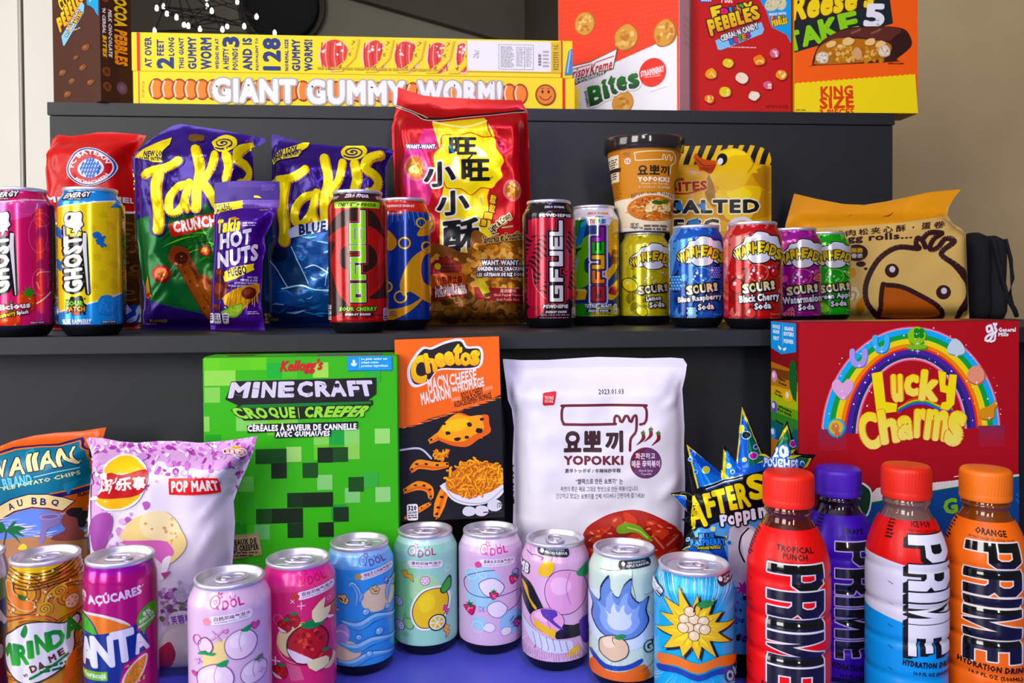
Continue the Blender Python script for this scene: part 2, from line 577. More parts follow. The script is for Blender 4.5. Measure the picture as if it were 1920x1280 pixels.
def tube(pts, r, n=8, closed=False):
    P = [Vector(p) for p in pts]; m = len(P); V = []; F = []; up = Vector((0, 0, 1))
    for i, p in enumerate(P):
        a = P[i - 1] if (i or closed) else P[i]; b = P[(i + 1) % m] if (i < m - 1 or closed) else P[i]
        t = (b - a).normalized(); u = t.cross(up)
        if u.length < 1e-4: u = t.cross(Vector((1, 0, 0)))
        u.normalize(); w = t.cross(u).normalized()
        for k in range(n):
            an = 2 * math.pi * k / n; V.append(p + u * math.cos(an) * r + w * math.sin(an) * r)
    for i in range(m if closed else m - 1):
        for k in range(n):
            a, b = i * n + k, i * n + (k + 1) % n; c, d = ((i + 1) % m) * n + (k + 1) % n, ((i + 1) % m) * n + k
            F.append((a, b, c, d))
    if not closed:
        F.append(tuple(range(n))[::-1]); F.append(tuple(range((m - 1) * n, m * n)))
    return [tuple(v) for v in V], F


def geo(name, parts, m, parent=None, col='808080'):
    """one mesh object out of several (verts, faces)"""
    return mesh(name, [raw(v, f, col) for v, f in parts], [m], parent)


# ------------------------------------------------------------------ builders
def carton(name, label, cat, loc, W, H, D, rz, faces, base, edge=None, roll=0.0, pitch=0.0, bev=0.0007, m=None, group=None):
    """card box; loc = bottom centre of its front face; faces = {'front': (art, w_units, h_units), ...}"""
    bm = bmesh.new(); bx(bm, -W / 2, 0, 0, W / 2, D, H, bev)
    V = [tuple(v.co) for v in bm.verts]; F = [tuple(v.index for v in f.verts) for f in bm.faces]; bm.verts.index_update()
    F = [tuple(v.index for v in f.verts) for f in bm.faces]; bm.free()
    pieces = [raw(V, F, edge or base, smoothn=False)]
    fr = {'front': ((-W / 2, 0, H), (W, 0, 0), (0, 0, -H), (0, -1, 0)), 'left': ((-W / 2, D, H), (0, -D, 0), (0, 0, -H), (-1, 0, 0)),
          'right': ((W / 2, 0, H), (0, D, 0), (0, 0, -H), (1, 0, 0)), 'top': ((-W / 2, D, H), (W, 0, 0), (0, -D, 0), (0, 0, 1)),
          'bottom': ((-W / 2, 0, 0), (W, 0, 0), (0, D, 0), (0, 0, -1))}
    for k, (art, w, h) in faces.items():
        o, ex, ey, n = (np.array(v, float) for v in fr[k])
        i = bev * 0.6
        o = o + ex / np.linalg.norm(ex) * i + ey / np.linalg.norm(ey) * i + n * 2e-5
        ex = ex * (1 - 2 * i / np.linalg.norm(ex)); ey = ey * (1 - 2 * i / np.linalg.norm(ey))
        P = np.array([[o, o + ey], [o + ex, o + ex + ey]]); N = np.broadcast_to(n, P.shape)
        pieces.append(lay(Sheet([0, w], [0, h], P, N, True), art))
    ob = mesh(name, pieces, [m or M['card'], M['ink']])
    ob.location = loc; ob.rotation_euler = (pitch, roll, rz)
    return tag(ob, label, cat, group)


def can(name, label, loc, art, H, r, rpx, hpx, m='tin', rz=0.0, back='808080', group=None, tab=0.0, neck=0.83, sh=0.017, lid=True, base='alushade', cat='can'):
    """drinks can; art in pixels: x from the can's axis (seen front-on, radius rpx), y from its top (height hpx)"""
    root = tag(empty(name, loc, rz), label, cat, group)
    z0 = 0.012
    pr = [(r * 0.985, z0), (r, z0 + 0.004), (r, H - sh - 0.004), (r * 0.992, H - sh)]
    for k in range(1, 6):
        t = k / 6; pr.append((r * (0.992 + (neck - 0.02 - 0.992) * (t ** 1.15)), H - sh + (sh - 0.006) * t))
    pr += [(r * (neck - 0.02), H - 0.0055), (r * (neck - 0.02), H - 0.0035)]
    # extra rows between
    rows = []
    for (ra, za), (rb, zb) in zip(pr[:-1], pr[1:]):
        rows.append((ra, za))
    rows.append(pr[-1]); rows = rows[::-1]
    ph = np.radians(np.linspace(-90, 90, 27))
    gx = rpx * np.sin(ph); gx[0] -= 1e-6; gx[-1] += 1e-6
    gy = np.array([(H - z) / H * hpx for _, z in rows])
    P = np.zeros((len(ph), len(rows), 3)); N = np.zeros_like(P)
    for j, (rr, z) in enumerate(rows):
        P[:, j, 0] = rr * np.sin(ph); P[:, j, 1] = -rr * np.cos(ph); P[:, j, 2] = z
        a = rows[max(j - 1, 0)]; b = rows[min(j + 1, len(rows) - 1)]
        dr, dz = b[0] - a[0], b[1] - a[1]; l = math.hypot(dr, dz)
        nr, nz = (-dz / l, dr / l)
        N[:, j, 0] = nr * np.sin(ph); N[:, j, 1] = -nr * np.cos(ph); N[:, j, 2] = nz
    V, F = lathe(rows[::-1], 36, 0, 180)
    mesh('can_body', [lay(Sheet(gx, gy, P, N), art), raw(V, F, back)], [M[m], M['ink']], root)
    bp = [(0.0001, 0.006), (r * 0.6, 0.004), (r * 0.72, 0.001), (r * 0.76, 0.0), (r * 0.80, 0.0012), (r * 0.88, 0.005), (r * 0.975, z0 - 0.002), (r * 0.985, z0)]
    geo('can_base', [lathe(bp, 40)], M[base], root)
    ro = r * neck
    lp = [(ro - 0.0012, H - 0.0045), (ro, H - 0.0036), (ro + 0.0002, H - 0.0012), (ro - 0.0006, H - 0.0002), (ro - 0.0016, H), (ro - 0.0026, H - 0.0006), (ro - 0.0034, H - 0.0035),
          (ro - 0.0046, H - 0.0062), (ro - 0.0058, H - 0.0062), (ro - 0.0068, H - 0.0044), (ro - 0.0078, H - 0.0042), (0.0001, H - 0.0042)]
    geo('lid', [lathe(lp, 56)], M['alu'], root)
    if lid:
        zt = H - 0.0028

        def stad(L, w, n=10, dx=0.0):
            p = [(dx + L / 2 - w / 2 + w / 2 * math.cos(a), w / 2 * math.sin(a)) for a in np.linspace(-math.pi / 2, math.pi / 2, n)]
            return p + [(dx - L / 2 + w / 2 + w / 2 * math.cos(a), w / 2 * math.sin(a)) for a in np.linspace(math.pi / 2, 3 * math.pi / 2, n)]
        k = r / 0.033
        ring = [(x, y, zt) for x, y in stad(0.0245 * k, 0.0155 * k, 12, 0.001)]
        g = [tube(ring, 0.0013 * k, 6, True)]
        c2 = [(x, y, zt - 0.0002) for x, y in stad(0.0115 * k, 0.0115 * k, 9, -0.0045 * k)]
        g.append(tube(c2, 0.0009 * k, 6, True))
        web = [(x, y) for x, y in stad(0.011 * k, 0.014 * k, 9, -0.006 * k)]
        V = [(x, y, zt) for x, y in web]; g.append((V + [(x, y, zt - 0.0008) for x, y in web], [tuple(range(len(V))), tuple(range(2 * len(V) - 1, len(V) - 1, -1))]))
        t = geo('pull_tab', g, M['alu'], root); t.rotation_euler = (0, 0, tab)
        rv = geo('rivet', [lathe([(0.003 * k, zt - 0.001), (0.003 * k, zt + 0.0006), (0.0018 * k, zt + 0.0011), (0.0001, zt + 0.0011)], 14, cx=-0.0045 * k)], M['alu'], t)
        op = geo('opening_score', [tube([(x, y, H - 0.0042) for x, y in stad(0.021 * k, 0.0165 * k, 12, -0.0125 * k)], 0.0005, 5, True)], M['alu'], root)
        op.rotation_euler = (0, 0, tab)
    return root


def pillow(name, label, cat, loc, out, x0, y0, s, art, B=0.02, Bb=0.01, Rr=40, cell=8.0, rz=FACE, tilt=0.0, seal=None, creases=(), noise=0.0, nscale=30.0, seed=1, m='film', group=None, ex=0.5, ridge=0.0, backcol=None, bumps=None, view=None):
    """flexible bag or pouch with outline out (units, y down), s metres per unit, (x0, y0) = the unit point over loc"""
    out = np.asarray(out, float)
    lo, hi = out.min(0) - cell, out.max(0) + cell
    gx = np.arange(lo[0], hi[0] + cell, cell); gy = np.arange(lo[1], hi[1] + cell, cell)
    X, Y = np.meshgrid(gx, gy, indexing='ij')
    d = np.full(X.shape, 1e9); ins = np.zeros(X.shape, bool)
    for (ax, ay), (bx_, by) in zip(out, np.roll(out, -1, 0)):
        vx, vy = bx_ - ax, by - ay; L = vx * vx + vy * vy + 1e-12
        t = np.clip(((X - ax) * vx + (Y - ay) * vy) / L, 0, 1)
        d = np.minimum(d, np.hypot(X - ax - t * vx, Y - ay - t * vy))
        c = ((ay > Y) != (by > Y)) & (X < (bx_ - ax) * (Y - ay) / (by - ay + 1e-12) + ax); ins ^= c
    d = np.where(ins, d, 0.0); d = np.maximum(d - cell * 0.95, 0.0)
    sh = 1 - (1 - np.clip(d / Rr, 0, 1)) ** 2; sh = sh ** ex
    if seal:
        for (ya, yb) in seal:                                 # flat at ya, full at yb
            t = np.clip((Y - ya) / (yb - ya), 0, 1); sh = sh * (t * t * (3 - 2 * t))
    rd = np.random.RandomState(seed); nz = np.zeros(X.shape)
    for k in range(14):
        a = rd.uniform(0, 6.28); fq = rd.uniform(0.4, 1.7) / nscale; p = rd.uniform(0, 6.28)
        w = np.sin((X * math.cos(a) + Y * math.sin(a)) * fq * 6.28 + p + 0.8 * np.sin(X * fq * 2 + Y * fq * 1.3 + p))
        nz += (ridge * (1 - 2 * np.abs(w)) + (1 - ridge) * w) / (1 + fq * nscale * 0.6)
    nz *= 0.35
    edge = np.clip(d / (Rr * 0.5), 0, 1)
    h = B * sh + noise * nz * edge
    for (ax, ay, bx_, by, w, amp) in creases:
        vx, vy = bx_ - ax, by - ay; L = vx * vx + vy * vy
        t = np.clip(((X - ax) * vx + (Y - ay) * vy) / L, 0, 1)
        h += amp * np.exp(-(np.hypot(X - ax - t * vx, Y - ay - t * vy) / w) ** 2) * np.clip(d / (cell * 2), 0, 1) * np.sin(np.clip(t, 0.02, 0.98) * math.pi) ** 0.6
    if bumps is not None:
        h = bumps(X, Y, h, d)
    h = np.where(ins, np.maximum(h, 0), 0)
    pieces = []
    if view is not None:                                      # the print sits on the bulge a little nearer the middle
        vx_, vy_, D = view
        for k in range(len(art.t)):
            a = art.t[k]; i = np.clip(np.rint((a[..., 0] - gx[0]) / cell).astype(int), 0, len(gx) - 1); j = np.clip(np.rint((a[..., 1] - gy[0]) / cell).astype(int), 0, len(gy) - 1)
            fx = np.clip((a[..., 0] - gx[0]) / cell, 0, len(gx) - 1.001); fy = np.clip((a[..., 1] - gy[0]) / cell, 0, len(gy) - 1.001)
            i = fx.astype(int); j = fy.astype(int); u = fx - i; v = fy - j
            hv = (B * sh)[i, j] * (1 - u) * (1 - v) + (B * sh)[i + 1, j] * u * (1 - v) + (B * sh)[i, j + 1] * (1 - u) * v + (B * sh)[i + 1, j + 1] * u * v
            art.t[k] = np.stack([a[..., 0] - (a[..., 0] - vx_) * hv / D, a[..., 1] - (a[..., 1] - vy_) * hv / D], -1)
        A0 = Art(); A0.P(out, art.c[0][0, 0]); art.t[0] = A0.t[0]; art.c[0] = A0.c[0]; art.l[0] = A0.l[0] * 0; art.m[0] = A0.m[0]; art.j[0] = A0.j[0]
    for sign, hh in ((1, h), (-1, Bb * sh + 0.3 * noise * nz * edge)):
        hh = np.maximum(hh, 0)
        P = np.stack([(X - x0) * s, -sign * (hh + 0.00025), (y0 - Y) * s], -1)
        gxu = np.gradient(P, axis=0); gyu = np.gradient(P, axis=1)
        N = np.cross(gyu, gxu); N *= np.sign((N[..., 1:2] * -sign) + 1e-15)
        N /= np.linalg.norm(N, axis=-1, keepdims=True) + 1e-15
        if sign == 1:
            pieces.append(lay(Sheet(gx, gy, P, N), art, clip=out))
        else:
            A = Art(); A.P(out, backcol or art.c[0][0, 0]); pieces.append(lay(Sheet(gx, gy, P, N), A))
    n = len(out); V = [((x - x0) * s, -0.0003, (y0 - y) * s) for x, y in out] + [((x - x0) * s, 0.0003, (y0 - y) * s) for x, y in out]
    pieces.append(raw(V, [(i, (i + 1) % n, n + (i + 1) % n, n + i) for i in range(n)], backcol or art.c[0][0, 0], smoothn=False))
    ob = mesh(name, pieces, [M[m], M['ink']])
    ob.location = loc; ob.rotation_euler = (tilt, 0, rz)
    return tag(ob, label, cat, group)

# ------------------------------------------------------------------ the place
ZD, ZM, ZT = 0.75, 1.069, 1.3835               # table top, middle step, top step
YM, YT = 0.892, 1.2045                         # front edges of the two steps


def at(x, y, D):
    return EYE + (_F + _R * ((x - 960) / FOC) + _U * ((581 - y) / FOC)) * D


def on(xc, D, z):
    """point of a level surface at camera distance D, and the row it is seen in"""
    y = 600.0
    for _ in range(30):
        y += (at(xc, y, D).z - z) * FOC / D
    p = at(xc, y, D); p.z = z
    return p, y


def box_obj(name, m, *b, parent=None, bev=0.0):
    bm = bmesh.new()
    for q in b: bx(bm, *q, bev=bev)
    return bm_obj(name, bm, m, parent, False)


def wallmat(n, c, mo=0.05):
    return mat(n, 0.9, color=c, mottle=mo, bscale=25, bump=0.12)


def struct(o):
    o['kind'] = 'structure'; return o


W_BEIGE = wallmat('beige_wall_paint', 'c8b58f'); W_GREY = wallmat('grey_wall_paint', '7d7a6c')
W_WHITE = mat('white_gloss_paint', 0.5, color='e9e7dd', mottle=0.02, bscale=20, bump=0.05); W_DARK = mat('dark_wood_and_shade', 0.6, color='38332c', mottle=0.2, bscale=30)  # dark one also serves as painted shade on the wall return
struct(box_obj('floor', mat('floor_boards', 0.5, color='8a7358', mottle=0.2, bscale=12), (-2.6, -2.4, -0.05, 2.6, 2.8, 0)))
struct(box_obj('ceiling', wallmat('ceiling_paint', 'd8d4c8'), (-2.6, -2.4, 2.6, 2.6, 2.8, 2.65)))
struct(box_obj('wall_back', W_GREY, (-2.6, 2.7, 0, 0.30, 2.8, 2.6)))
struct(box_obj('wall_right', W_BEIGE, (0.321, 1.72, 0, 2.6, 2.7, 2.6)))
struct(box_obj('wall_return_shade', W_DARK, (0.275, 1.715, 0, 0.32, 2.7, 2.6)))  # wall's return face, its shade put into the dark colour
# white door at the left, seen past the shelves: frame, dark gap, door leaf
struct(box_obj('door_1', W_WHITE, (-1.75, 1.99, 0, -0.962, 2.03, 2.3), (-1.70, 1.98, 0.2, -1.2, 1.99, 2.1), bev=0.004))
struct(box_obj('trim_2', W_DARK, (-0.9625, 2.0, 0, -0.944, 2.05, 2.3)))
struct(box_obj('trim_3', W_WHITE, (-0.945, 1.97, 0, -0.80, 2.06, 2.4), bev=0.004))

_bm = bmesh.new(); _q = [at(630, -4, 2.66), at(1000, 92, 2.66), at(1000, -220, 2.66), at(630, -220, 2.66)]  # thin dark slab: the far wall's diagonal shadow put into shape and colour
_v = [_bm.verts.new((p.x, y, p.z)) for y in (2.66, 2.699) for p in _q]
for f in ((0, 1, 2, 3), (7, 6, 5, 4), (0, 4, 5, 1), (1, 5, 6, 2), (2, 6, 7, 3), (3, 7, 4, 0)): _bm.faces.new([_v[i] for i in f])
struct(bm_obj('wall_shadow_slab', _bm, wallmat('wall_shadow_paint', '4c483e'), None, False))

# round black wall plaque on the far wall
pl = tag(empty('wall_plaque', (0, 0, 0)), 'round black plaque on the shaded far wall above the yellow boxes', 'wall decoration')
c = at(541, 33, 2.73); g = [lathe([(0.0001, 0.0), (0.100, 0.0), (0.104, 0.012), (0.113, 0.014), (0.118, 0.008), (0.118, -0.02)], 48)]
d = geo('disc', g, M['black'], pl); d.location = (c.x, 2.672, c.z); d.rotation_euler = (R_(90), 0, 0)
g = [tube([(0.132 * math.cos(a), 0.132 * math.sin(a), 0) for a in np.linspace(0, 6.28, 40, endpoint=False)], 0.006, 6, True)]
d = geo('rim', g, W_DARK, pl); d.location = (c.x, 2.68, c.z); d.rotation_euler = (R_(90), 0, 0)

# wire lamp with tiny bulbs
bulbm = bpy.data.materials.new('lit_bulb'); bulbm.use_nodes = True
_b = bulbm.node_tree.nodes['Principled BSDF']; _b.inputs['Emission Color'].default_value = (1, 0.96, 0.88, 1); _b.inputs['Emission Strength'].default_value = 14
BP = [(294, 16, 2.2), (307, 13, 2.3), (313, 26, 2.25), (331, 33, 2.2), (345, 47, 2.3), (353, 49, 2.2), (375, 55, 2.3), (388, 12, 2.35), (397, 21, 2.2), (388, -2, 2.3),
      (445, 4, 2.3), (417, 56, 2.2), (426, 50, 2.35), (458, 50, 2.25), (481, 32, 2.2), (515, 62, 2.3), (290, 58, 2.3)]
sl = tag(empty('string_light', (0, 0, 0)), 'wire cage lamp with tiny lit white bulbs hanging in the shaded back room', 'string lights')
pts = [at(*q) for q in BP]; hub = at(402, 30, 2.28); hub2 = at(330, -40, 2.28)
rd = random.Random(4); segs = []
for i, p in enumerate(pts):
    segs.append((p, hub if i % 2 else hub2))
    segs.append((p, pts[(i * 5 + 3) % len(pts)]))
geo('wire', [tube([a, b], 0.0016, 5) for a, b in segs if (a - b).length > 0.01], M['black'], sl)
for p in pts:
    V, F = lathe([(0.0001, 0.009), (0.003, 0.005), (0.0042, 0), (0.0034, -0.004), (0.0001, -0.006)], 12)
    b = geo('bulb', [(V, F)], bulbm, sl); b.location = p

# table with blue top, and the two dark steps standing on it
tb = tag(empty('display_table', (0, 0, 0)), 'table with a blue laminate top under the front cans and bottles', 'table')
box_obj('table_top', M['deck'], (-1.0, -0.36, ZD - 0.03, 1.0, 1.56, ZD), parent=tb, bev=0.002)
for sx in (-0.95, 0.95):
    for sy in (-0.31, 1.53):
        box_obj('leg', M['board'], (sx - 0.03, sy - 0.03, 0, sx + 0.03, sy + 0.03, ZD - 0.03), parent=tb)
st = tag(empty('stepped_shelf', (0, YM, ZD)), 'charcoal laminate two step display shelf against the beige wall', 'shelf')
xl, xr, xm = -0.5475, 0.692, 0.86


def stp(n, *b): return box_obj(n, M['board'], *[(q[0], q[1] - YM, q[2] - ZD, q[3], q[4] - YM, q[5] - ZD) for q in b], parent=st, bev=0.0006)


stp('step_board', (xl, YM, ZM - 0.018, xm, YT + 0.32, ZM))
stp('riser_panel', (xl + 0.001, YM + 0.05, ZD, xm - 0.001, YM + 0.066, ZM - 0.0185))
stp('step_board', (xl, YT, ZT - 0.018, xr, YT + 0.32, ZT))
stp('riser_panel', (xl + 0.002, YT + 0.0025, ZM + 0.0002, xr - 0.002, YT + 0.0185, ZT - 0.019))
stp('side_panel', (xl + 0.001, YM + 0.067, ZD, xl + 0.019, YT + 0.318, ZM - 0.0185), (xl + 0.002, YT + 0.021, ZM - 0.0185, xl + 0.019, YT + 0.318, ZT - 0.0185))
stp('side_panel', (xm - 0.019, YM + 0.067, ZD, xm - 0.001, YT + 0.318, ZM - 0.0185), (xr - 0.019, YT + 0.021, ZM - 0.0185, xr - 0.002, YT + 0.318, ZT - 0.0185))


def canat(name, label, xc, D, z, art, H, r, rpx, hpx, turn=0.0, **k):
    p, _ = on(xc, D, z); p.z += 0.0004
    return can(name, label, p, art, H, r, rpx, hpx, rz=math.atan2(-p.x, p.y) + R_(turn), **k)


def bagat(name, label, cat, xb, D, z, out, art, dy=0.0, yaw=0.0, **k):
    """bag seen at pixel outline out, its plane at camera distance D, foot on the level z"""
    p, yb = on(xb, D, z); p.z += 0.0004
    out = np.asarray(out, float); mx = out[:, 1].max(); lowp = out[:, 1] > mx - 14
    out[:, 1] = np.where(lowp, yb - (mx - out[:, 1]) * .3, np.minimum(out[:, 1], yb - 3))
    return pillow(name, label, cat, p, out, xb, float(out[:, 1].max()), D / FOC, art, rz=FACE + R_(yaw), view=(960.0, horizon(xb), D), **k)


def atY(x, y, Y):
    """point of the upright plane Y = const seen at pixel (x, y)"""
    v = _F + _R * ((x - 960) / FOC) + _U * ((581 - y) / FOC)
    return EYE + v * (Y / v.y)


def horizon(x): return 553.0 - 0.00628 * (x - 960)


class Deck:
    """where a can standing on the table shows its rim and foot, for drawing its print"""
    def __init__(s, xc, D, H, r, neck=0.85):
        s.xc, s.D, s.H, s.r, s.neck = xc, D, H, r, neck
        h = horizon(xc); k = 1540.0
        s.y0 = h + (EYE.z - ZD - H) * k / (D - r * neck); s.y1 = h + (EYE.z - ZD) * k / (D - r)
        s.rpx = r * k / D * math.hypot(1, (xc - 960) / k)

    def art(s, cx, cy, k, ground):
        a = Art.at(cx, cy, k, s.xc, s.y0); a.fill(-s.rpx - 5, -8, s.rpx + 5, s.y1 - s.y0 + 8, ground); return a

    def put(s, name, label, A, **kw):
        return canat(name, label, s.xc, s.D, ZD, A, s.H, s.r, s.rpx, s.y1 - s.y0, neck=s.neck, **kw)

# ================================================================== top step
# --- cocoa cereal candy box, corner towards the viewer
A = Art(); A.ox, A.oy = -100, 70; A.f0 = (100, -70)
A.fill(0, 0, 90, 262, '4a2a1e')
A.frame(0, 0, 6.4)
A.P([(1062, -40), (1200, -40), (1198, 250), (1170, 200), (1150, 150), (1105, 95), (1070, 70)], '1da0ea')
A.T('A', 1085, -20, 1140, 45, 'ffd21a', b=.05, rot=-30)
for i, (t, x0, y0, x1, y1) in enumerate([('CO', 730, -160, 830, 20), ('COA', 830, -230, 980, -40)]): A.T(t, x0, y0, x1, y1, 'ffd21a', b=.05, o=[(10, '3a1a10')], rot=-20)
for t, x, y in zip('PEBBLES', (745, 800, 845, 890, 930, 965, 1000), (170, 120, 75, 30, -10, -50, -85)):
    A.T(t, x - 34, y - 95, x + 34, y + 95, 'ffd21a', b=.055, grad='f0a010', o=[(10, '3a1a10')], rot=-14)
A.P([(755, 320), (1012, 12), (1040, 60), (1030, 150), (790, 445), (775, 440)], '8cc4ea')
A.T('MILK CHOCOLATE', 780, 155, 1010, 200, 'f4e8d0', b=.04, o=[(7, '30343c')], rot=-52)
A.T("'N CEREAL", 780, 260, 960, 295, 'f4e8d0', b=.04, o=[(7, '30343c')], rot=-50); A.T('BITES', 905, 150, 1025, 200, 'f2b41a', b=.06, o=[(7, '30343c')], rot=-50)
A.TX(850, 300, 1000, 322, 1, 'c8b8a8'); A.t[-1] = A.t[-1]
for x, y, r in [(760, 760, 46), (880, 900, 40), (1050, 560, 44), (1010, 780, 40), (820, 1040, 46), (1100, 980, 40), (930, 640, 30)]:
    A.BL(x, y, r, r * .8, '7a4a2c', .18, x); A.BL(x - 6, y - 8, r * .6, r * .4, 'a06a40', .2, y)
    A.RG(x, y, r * .35, 6, '5a3420')
S_ = Art(); S_.ox, S_.oy = -190, 70; S_.f0 = (190, -70); S_.fill(0, 0, 58, 262, '402418'); S_.frame(0, 0, 6.4)
S_.T('COCOA PEBBLES', 1030, 260, 1890, 420, 'ffd21a', b=.055, grad='f09a10', o=[(14, '2a140c')], rot=90)
S_.T('MILK CHOCOLATE', 1060, 408, 1602, 452, 'f2ece0', b=.045, rot=90, sh=.15); S_.T("'N CEREAL", 1110, 280, 1410, 322, 'f2ece0', b=.045, rot=90, sh=.15); S_.T('BITES', 1140, 570, 1385, 620, 'ffc61a', b=.06, rot=90, sh=.15)
for x, y, r in [(1270, 30, 50), (1280, 880, 48), (1285, 1050, 48)]:
    S_.BL(x, y, r, r * 1.1, '7a4a28', .12, x); S_.BL(x + 4, y, r * .55, r * .6, '5c3018', .2, y)
S_.E(1465, 1035, 68, 74, '5e4050', col2='8a6478')
corner = Vector((-0.4704, YT - 0.0095, ZT)); th = R_(-41); W, H, D = .138, .204, .045
carton('cereal_candy_box', 'dark brown cocoa cereal candy box turned corner-on at the left end of the top step', 'box',
       (corner.x - W / 2 * math.cos(th), corner.y - W / 2 * math.sin(th), ZT), W, H, D, th, {'front': (A, 90, 262), 'right': (S_, 58, 262)}, '43261a')

# --- two long gummy worm boxes, one on the other
YL, BL_, RD = 'fbe10a', '14306e', 'd8361c'


def worm_front():
    A = Art(); A.fill(0, 0, 828, 60, YL)
    A.R(9, 0, 11, 60, RD); A.R(804, 0, 810, 60, RD)
    A.T('Worm with me', 3, 30, 33, 36, '5a5010', rot=90)
    x = 30
    for i in range(34):
        x = 42 + i * 20.6
        if x > 770: break
        for q, c in ((1.0, '2a1210'), (.93, 'c8401c'), (.80, 'f08a30')):
            A.E(x, 32, 14.5 * q, 20 * q, c, n=22)
        A.L([(x - 6, 17), (x - 9.5, 30), (x - 7, 46)], 2.6, 'fbe8c8', sm=4)
    A.E(771, 33, 20, 20.5, '2a1210'); A.E(771, 33, 18.5, 19, 'd0561c'); A.E(771, 33, 16.5, 17, 'e88a38')
    A.L([(760, 36), (766, 42), (775, 42), (782, 35)], 1.8, '2a1210', sm=4)
    for x in (765, 777): A.E(x, 27, 2.2, 3.4, '2a1210'); A.L([(x - 3, 21), (x + 3, 20)], 1.2, '2a1210')
    A.T('GIANT', 143, 10, 297, 56, 'f4f4f2', b=.075, o=[(3.2, 'b8b0a8')]); A.T('GUMMY', 317, 10, 501, 57, 'f4f4f2', b=.075, o=[(3.2, 'b8b0a8')]); A.T('WORM!', 525, 8, 686, 56, 'f4f4f2', b=.075, o=[(3.2, 'b8b0a8')])
    return A


def worm_side():
    A = Art(); A.fill(0, 0, 828, 70, YL)
    A.R(9, 0, 15, 70, RD); A.R(805, 0, 809, 70, RD)
    def v(t, x0, x1, y0, y1, b=.05): xm, ym = (x0 + x1) / 2, (y0 + y1) / 2; A.T(t, xm - (y1 - y0) / 2, ym - (x1 - x0) / 2, xm + (y1 - y0) / 2, ym + (x1 - x0) / 2, BL_, b=b, rot=-90)
    for q in [('AT OVER', 23, 36, 8, 64), ('2', 44, 76, 44, 66, .08), ('FEET', 45, 58, 12, 42), ('LONG', 66, 77, 8, 42), ('THIS GIANT', 85, 94, 8, 66), ('GUMMY', 101, 117, 6, 66, .06), ('WORM', 124, 145, 7, 66, .06),
              ('WEIGHS IN AT', 151, 158, 8, 65), ('A HEFTY', 165, 176, 26, 66), ('3', 164, 196, 4, 24, .09), ('POUNDS', 182, 193, 26, 66), ('AND IS', 201, 219, 6, 66, .06), ('EQUIVALENT TO', 225, 231, 6, 66), ('128', 238, 272, 5, 66, .08),
              ('NORMAL SIZE', 279, 286, 7, 66), ('GUMMY', 292, 308, 7, 66, .06), ('WORMS!', 315, 331, 7, 66, .06)]: v(*q)
    for x0, x1 in [(345, 398), (425, 470), (486, 530), (548, 588), (603, 628)]:
        A.BL((x0 + x1) / 2, 36, (x1 - x0) / 2 + 3, 31, 'f2c8b8', .05, x0); A.BL((x0 + x1) / 2, 36, (x1 - x0) / 2, 29, 'd8463a', .06, x0 + 1)
        for k in range(int((x1 - x0) / 8)):
            A.L([(x0 + 4 + k * 8, 12), (x0 + 2 + k * 8, 36), (x0 + 5 + k * 8, 60)], 2.2, 'f09a8c' if k % 2 else 'b02a28', sm=4)
        A.SC(x0 + 4, 14, x1 - 6, 34, 6, 1.6, 3.2, ['fbe4dc'], x0)
    for x in (390, 455, 515, 570, 612):
        A.P([(x + 14, 3), (x + 30, 5), (x + 22, 40), (x - 4, 66), (x - 26, 67), (x + 2, 44)], 'e0b81a'); A.P([(x + 14, 3), (x + 27, 5), (x + 19, 40), (x - 6, 65), (x - 23, 66), (x + 3, 44)], 'f6d818')
        for k, (t, dx, dy) in enumerate([('7', 17, 12), ('6', 11, 32), ('4', -8, 56)]): A.T(t, x + dx - 3, dy - 4, x + dx + 3, dy + 5, '3a3010', rot=20)
        for k in range(5): A.R(x + 14 - k * 6, 22 + k * 9, x + 17 - k * 6, 23 + k * 9, '6a5a10')
    A.R(622, 3, 806, 62, 'e2c010'); A.R(624, 3, 786, 60, 'f0efec')
    A.R(684, 9, 752, 57, '8a8a8a'); A.R(685, 10, 751, 56, 'f0efec')
    A.TX(688, 13, 716, 54, 14, '909090', 2); A.R(734, 12, 735, 54, '606060'); A.R(718, 24, 734, 25, '606060'); A.TX(718, 14, 733, 52, 12, 'a8a8a8', 3); A.TX(737, 14, 749, 52, 12, 'a8a8a8', 4)
    for k in range(12): A.R(761, 26 + k * 1.9, 767, 26 + k * 1.9 + (1.3 if k % 3 else .6), '2a2a2a')
    A.T('23x1', 634, 24, 648, 34, '6a6a80', rot=-80); A.TX(770, 20, 784, 54, 5, 'b0b0b0', 5)
    A.T('70', 790, 8, 800, 18, '6a5a10', rot=80); A.TX(790, 22, 803, 58, 8, '8a7a10', 6); A.P([(812, 66), (828, 64), (828, 14), (820, 20)], '4a86b8'); A.L([(818, 60), (824, 20)], 3, 'a8c8dc')
    A.TX(340, 58, 600, 66, 1, 'c8a810', 9)
    return A


gl = 'long yellow gummy worm box '
carton('gummy_worm_box', gl + 'with big white lettering lying on the top step', 'box', (-.1168, 1.21, ZT), .632, .0465, .047, 0, {'front': (worm_front(), 828, 60)}, YL, group='gummy worm boxes on the top step')
carton('gummy_worm_box', gl + 'with blue upright lettering and white sticker, lying on another', 'box', (-.119, 1.2095, ZT + .0466), .630, .0545, .045, 0, {'front': (worm_side(), 828, 70)}, YL, group='gummy worm boxes on the top step')
# small yellow carton peeping out behind
A = Art(); A.fill(0, 0, 50, 46, YL); A.BL(26, 20, 5, 10, 'a03a20', .2, 1)
carton('small_carton', 'small yellow carton peeping out past the right end of the long gummy boxes', 'box', (.190, 1.262, ZT), .05, .046, .02, 0, {'front': (A, 50, 46)}, YL)

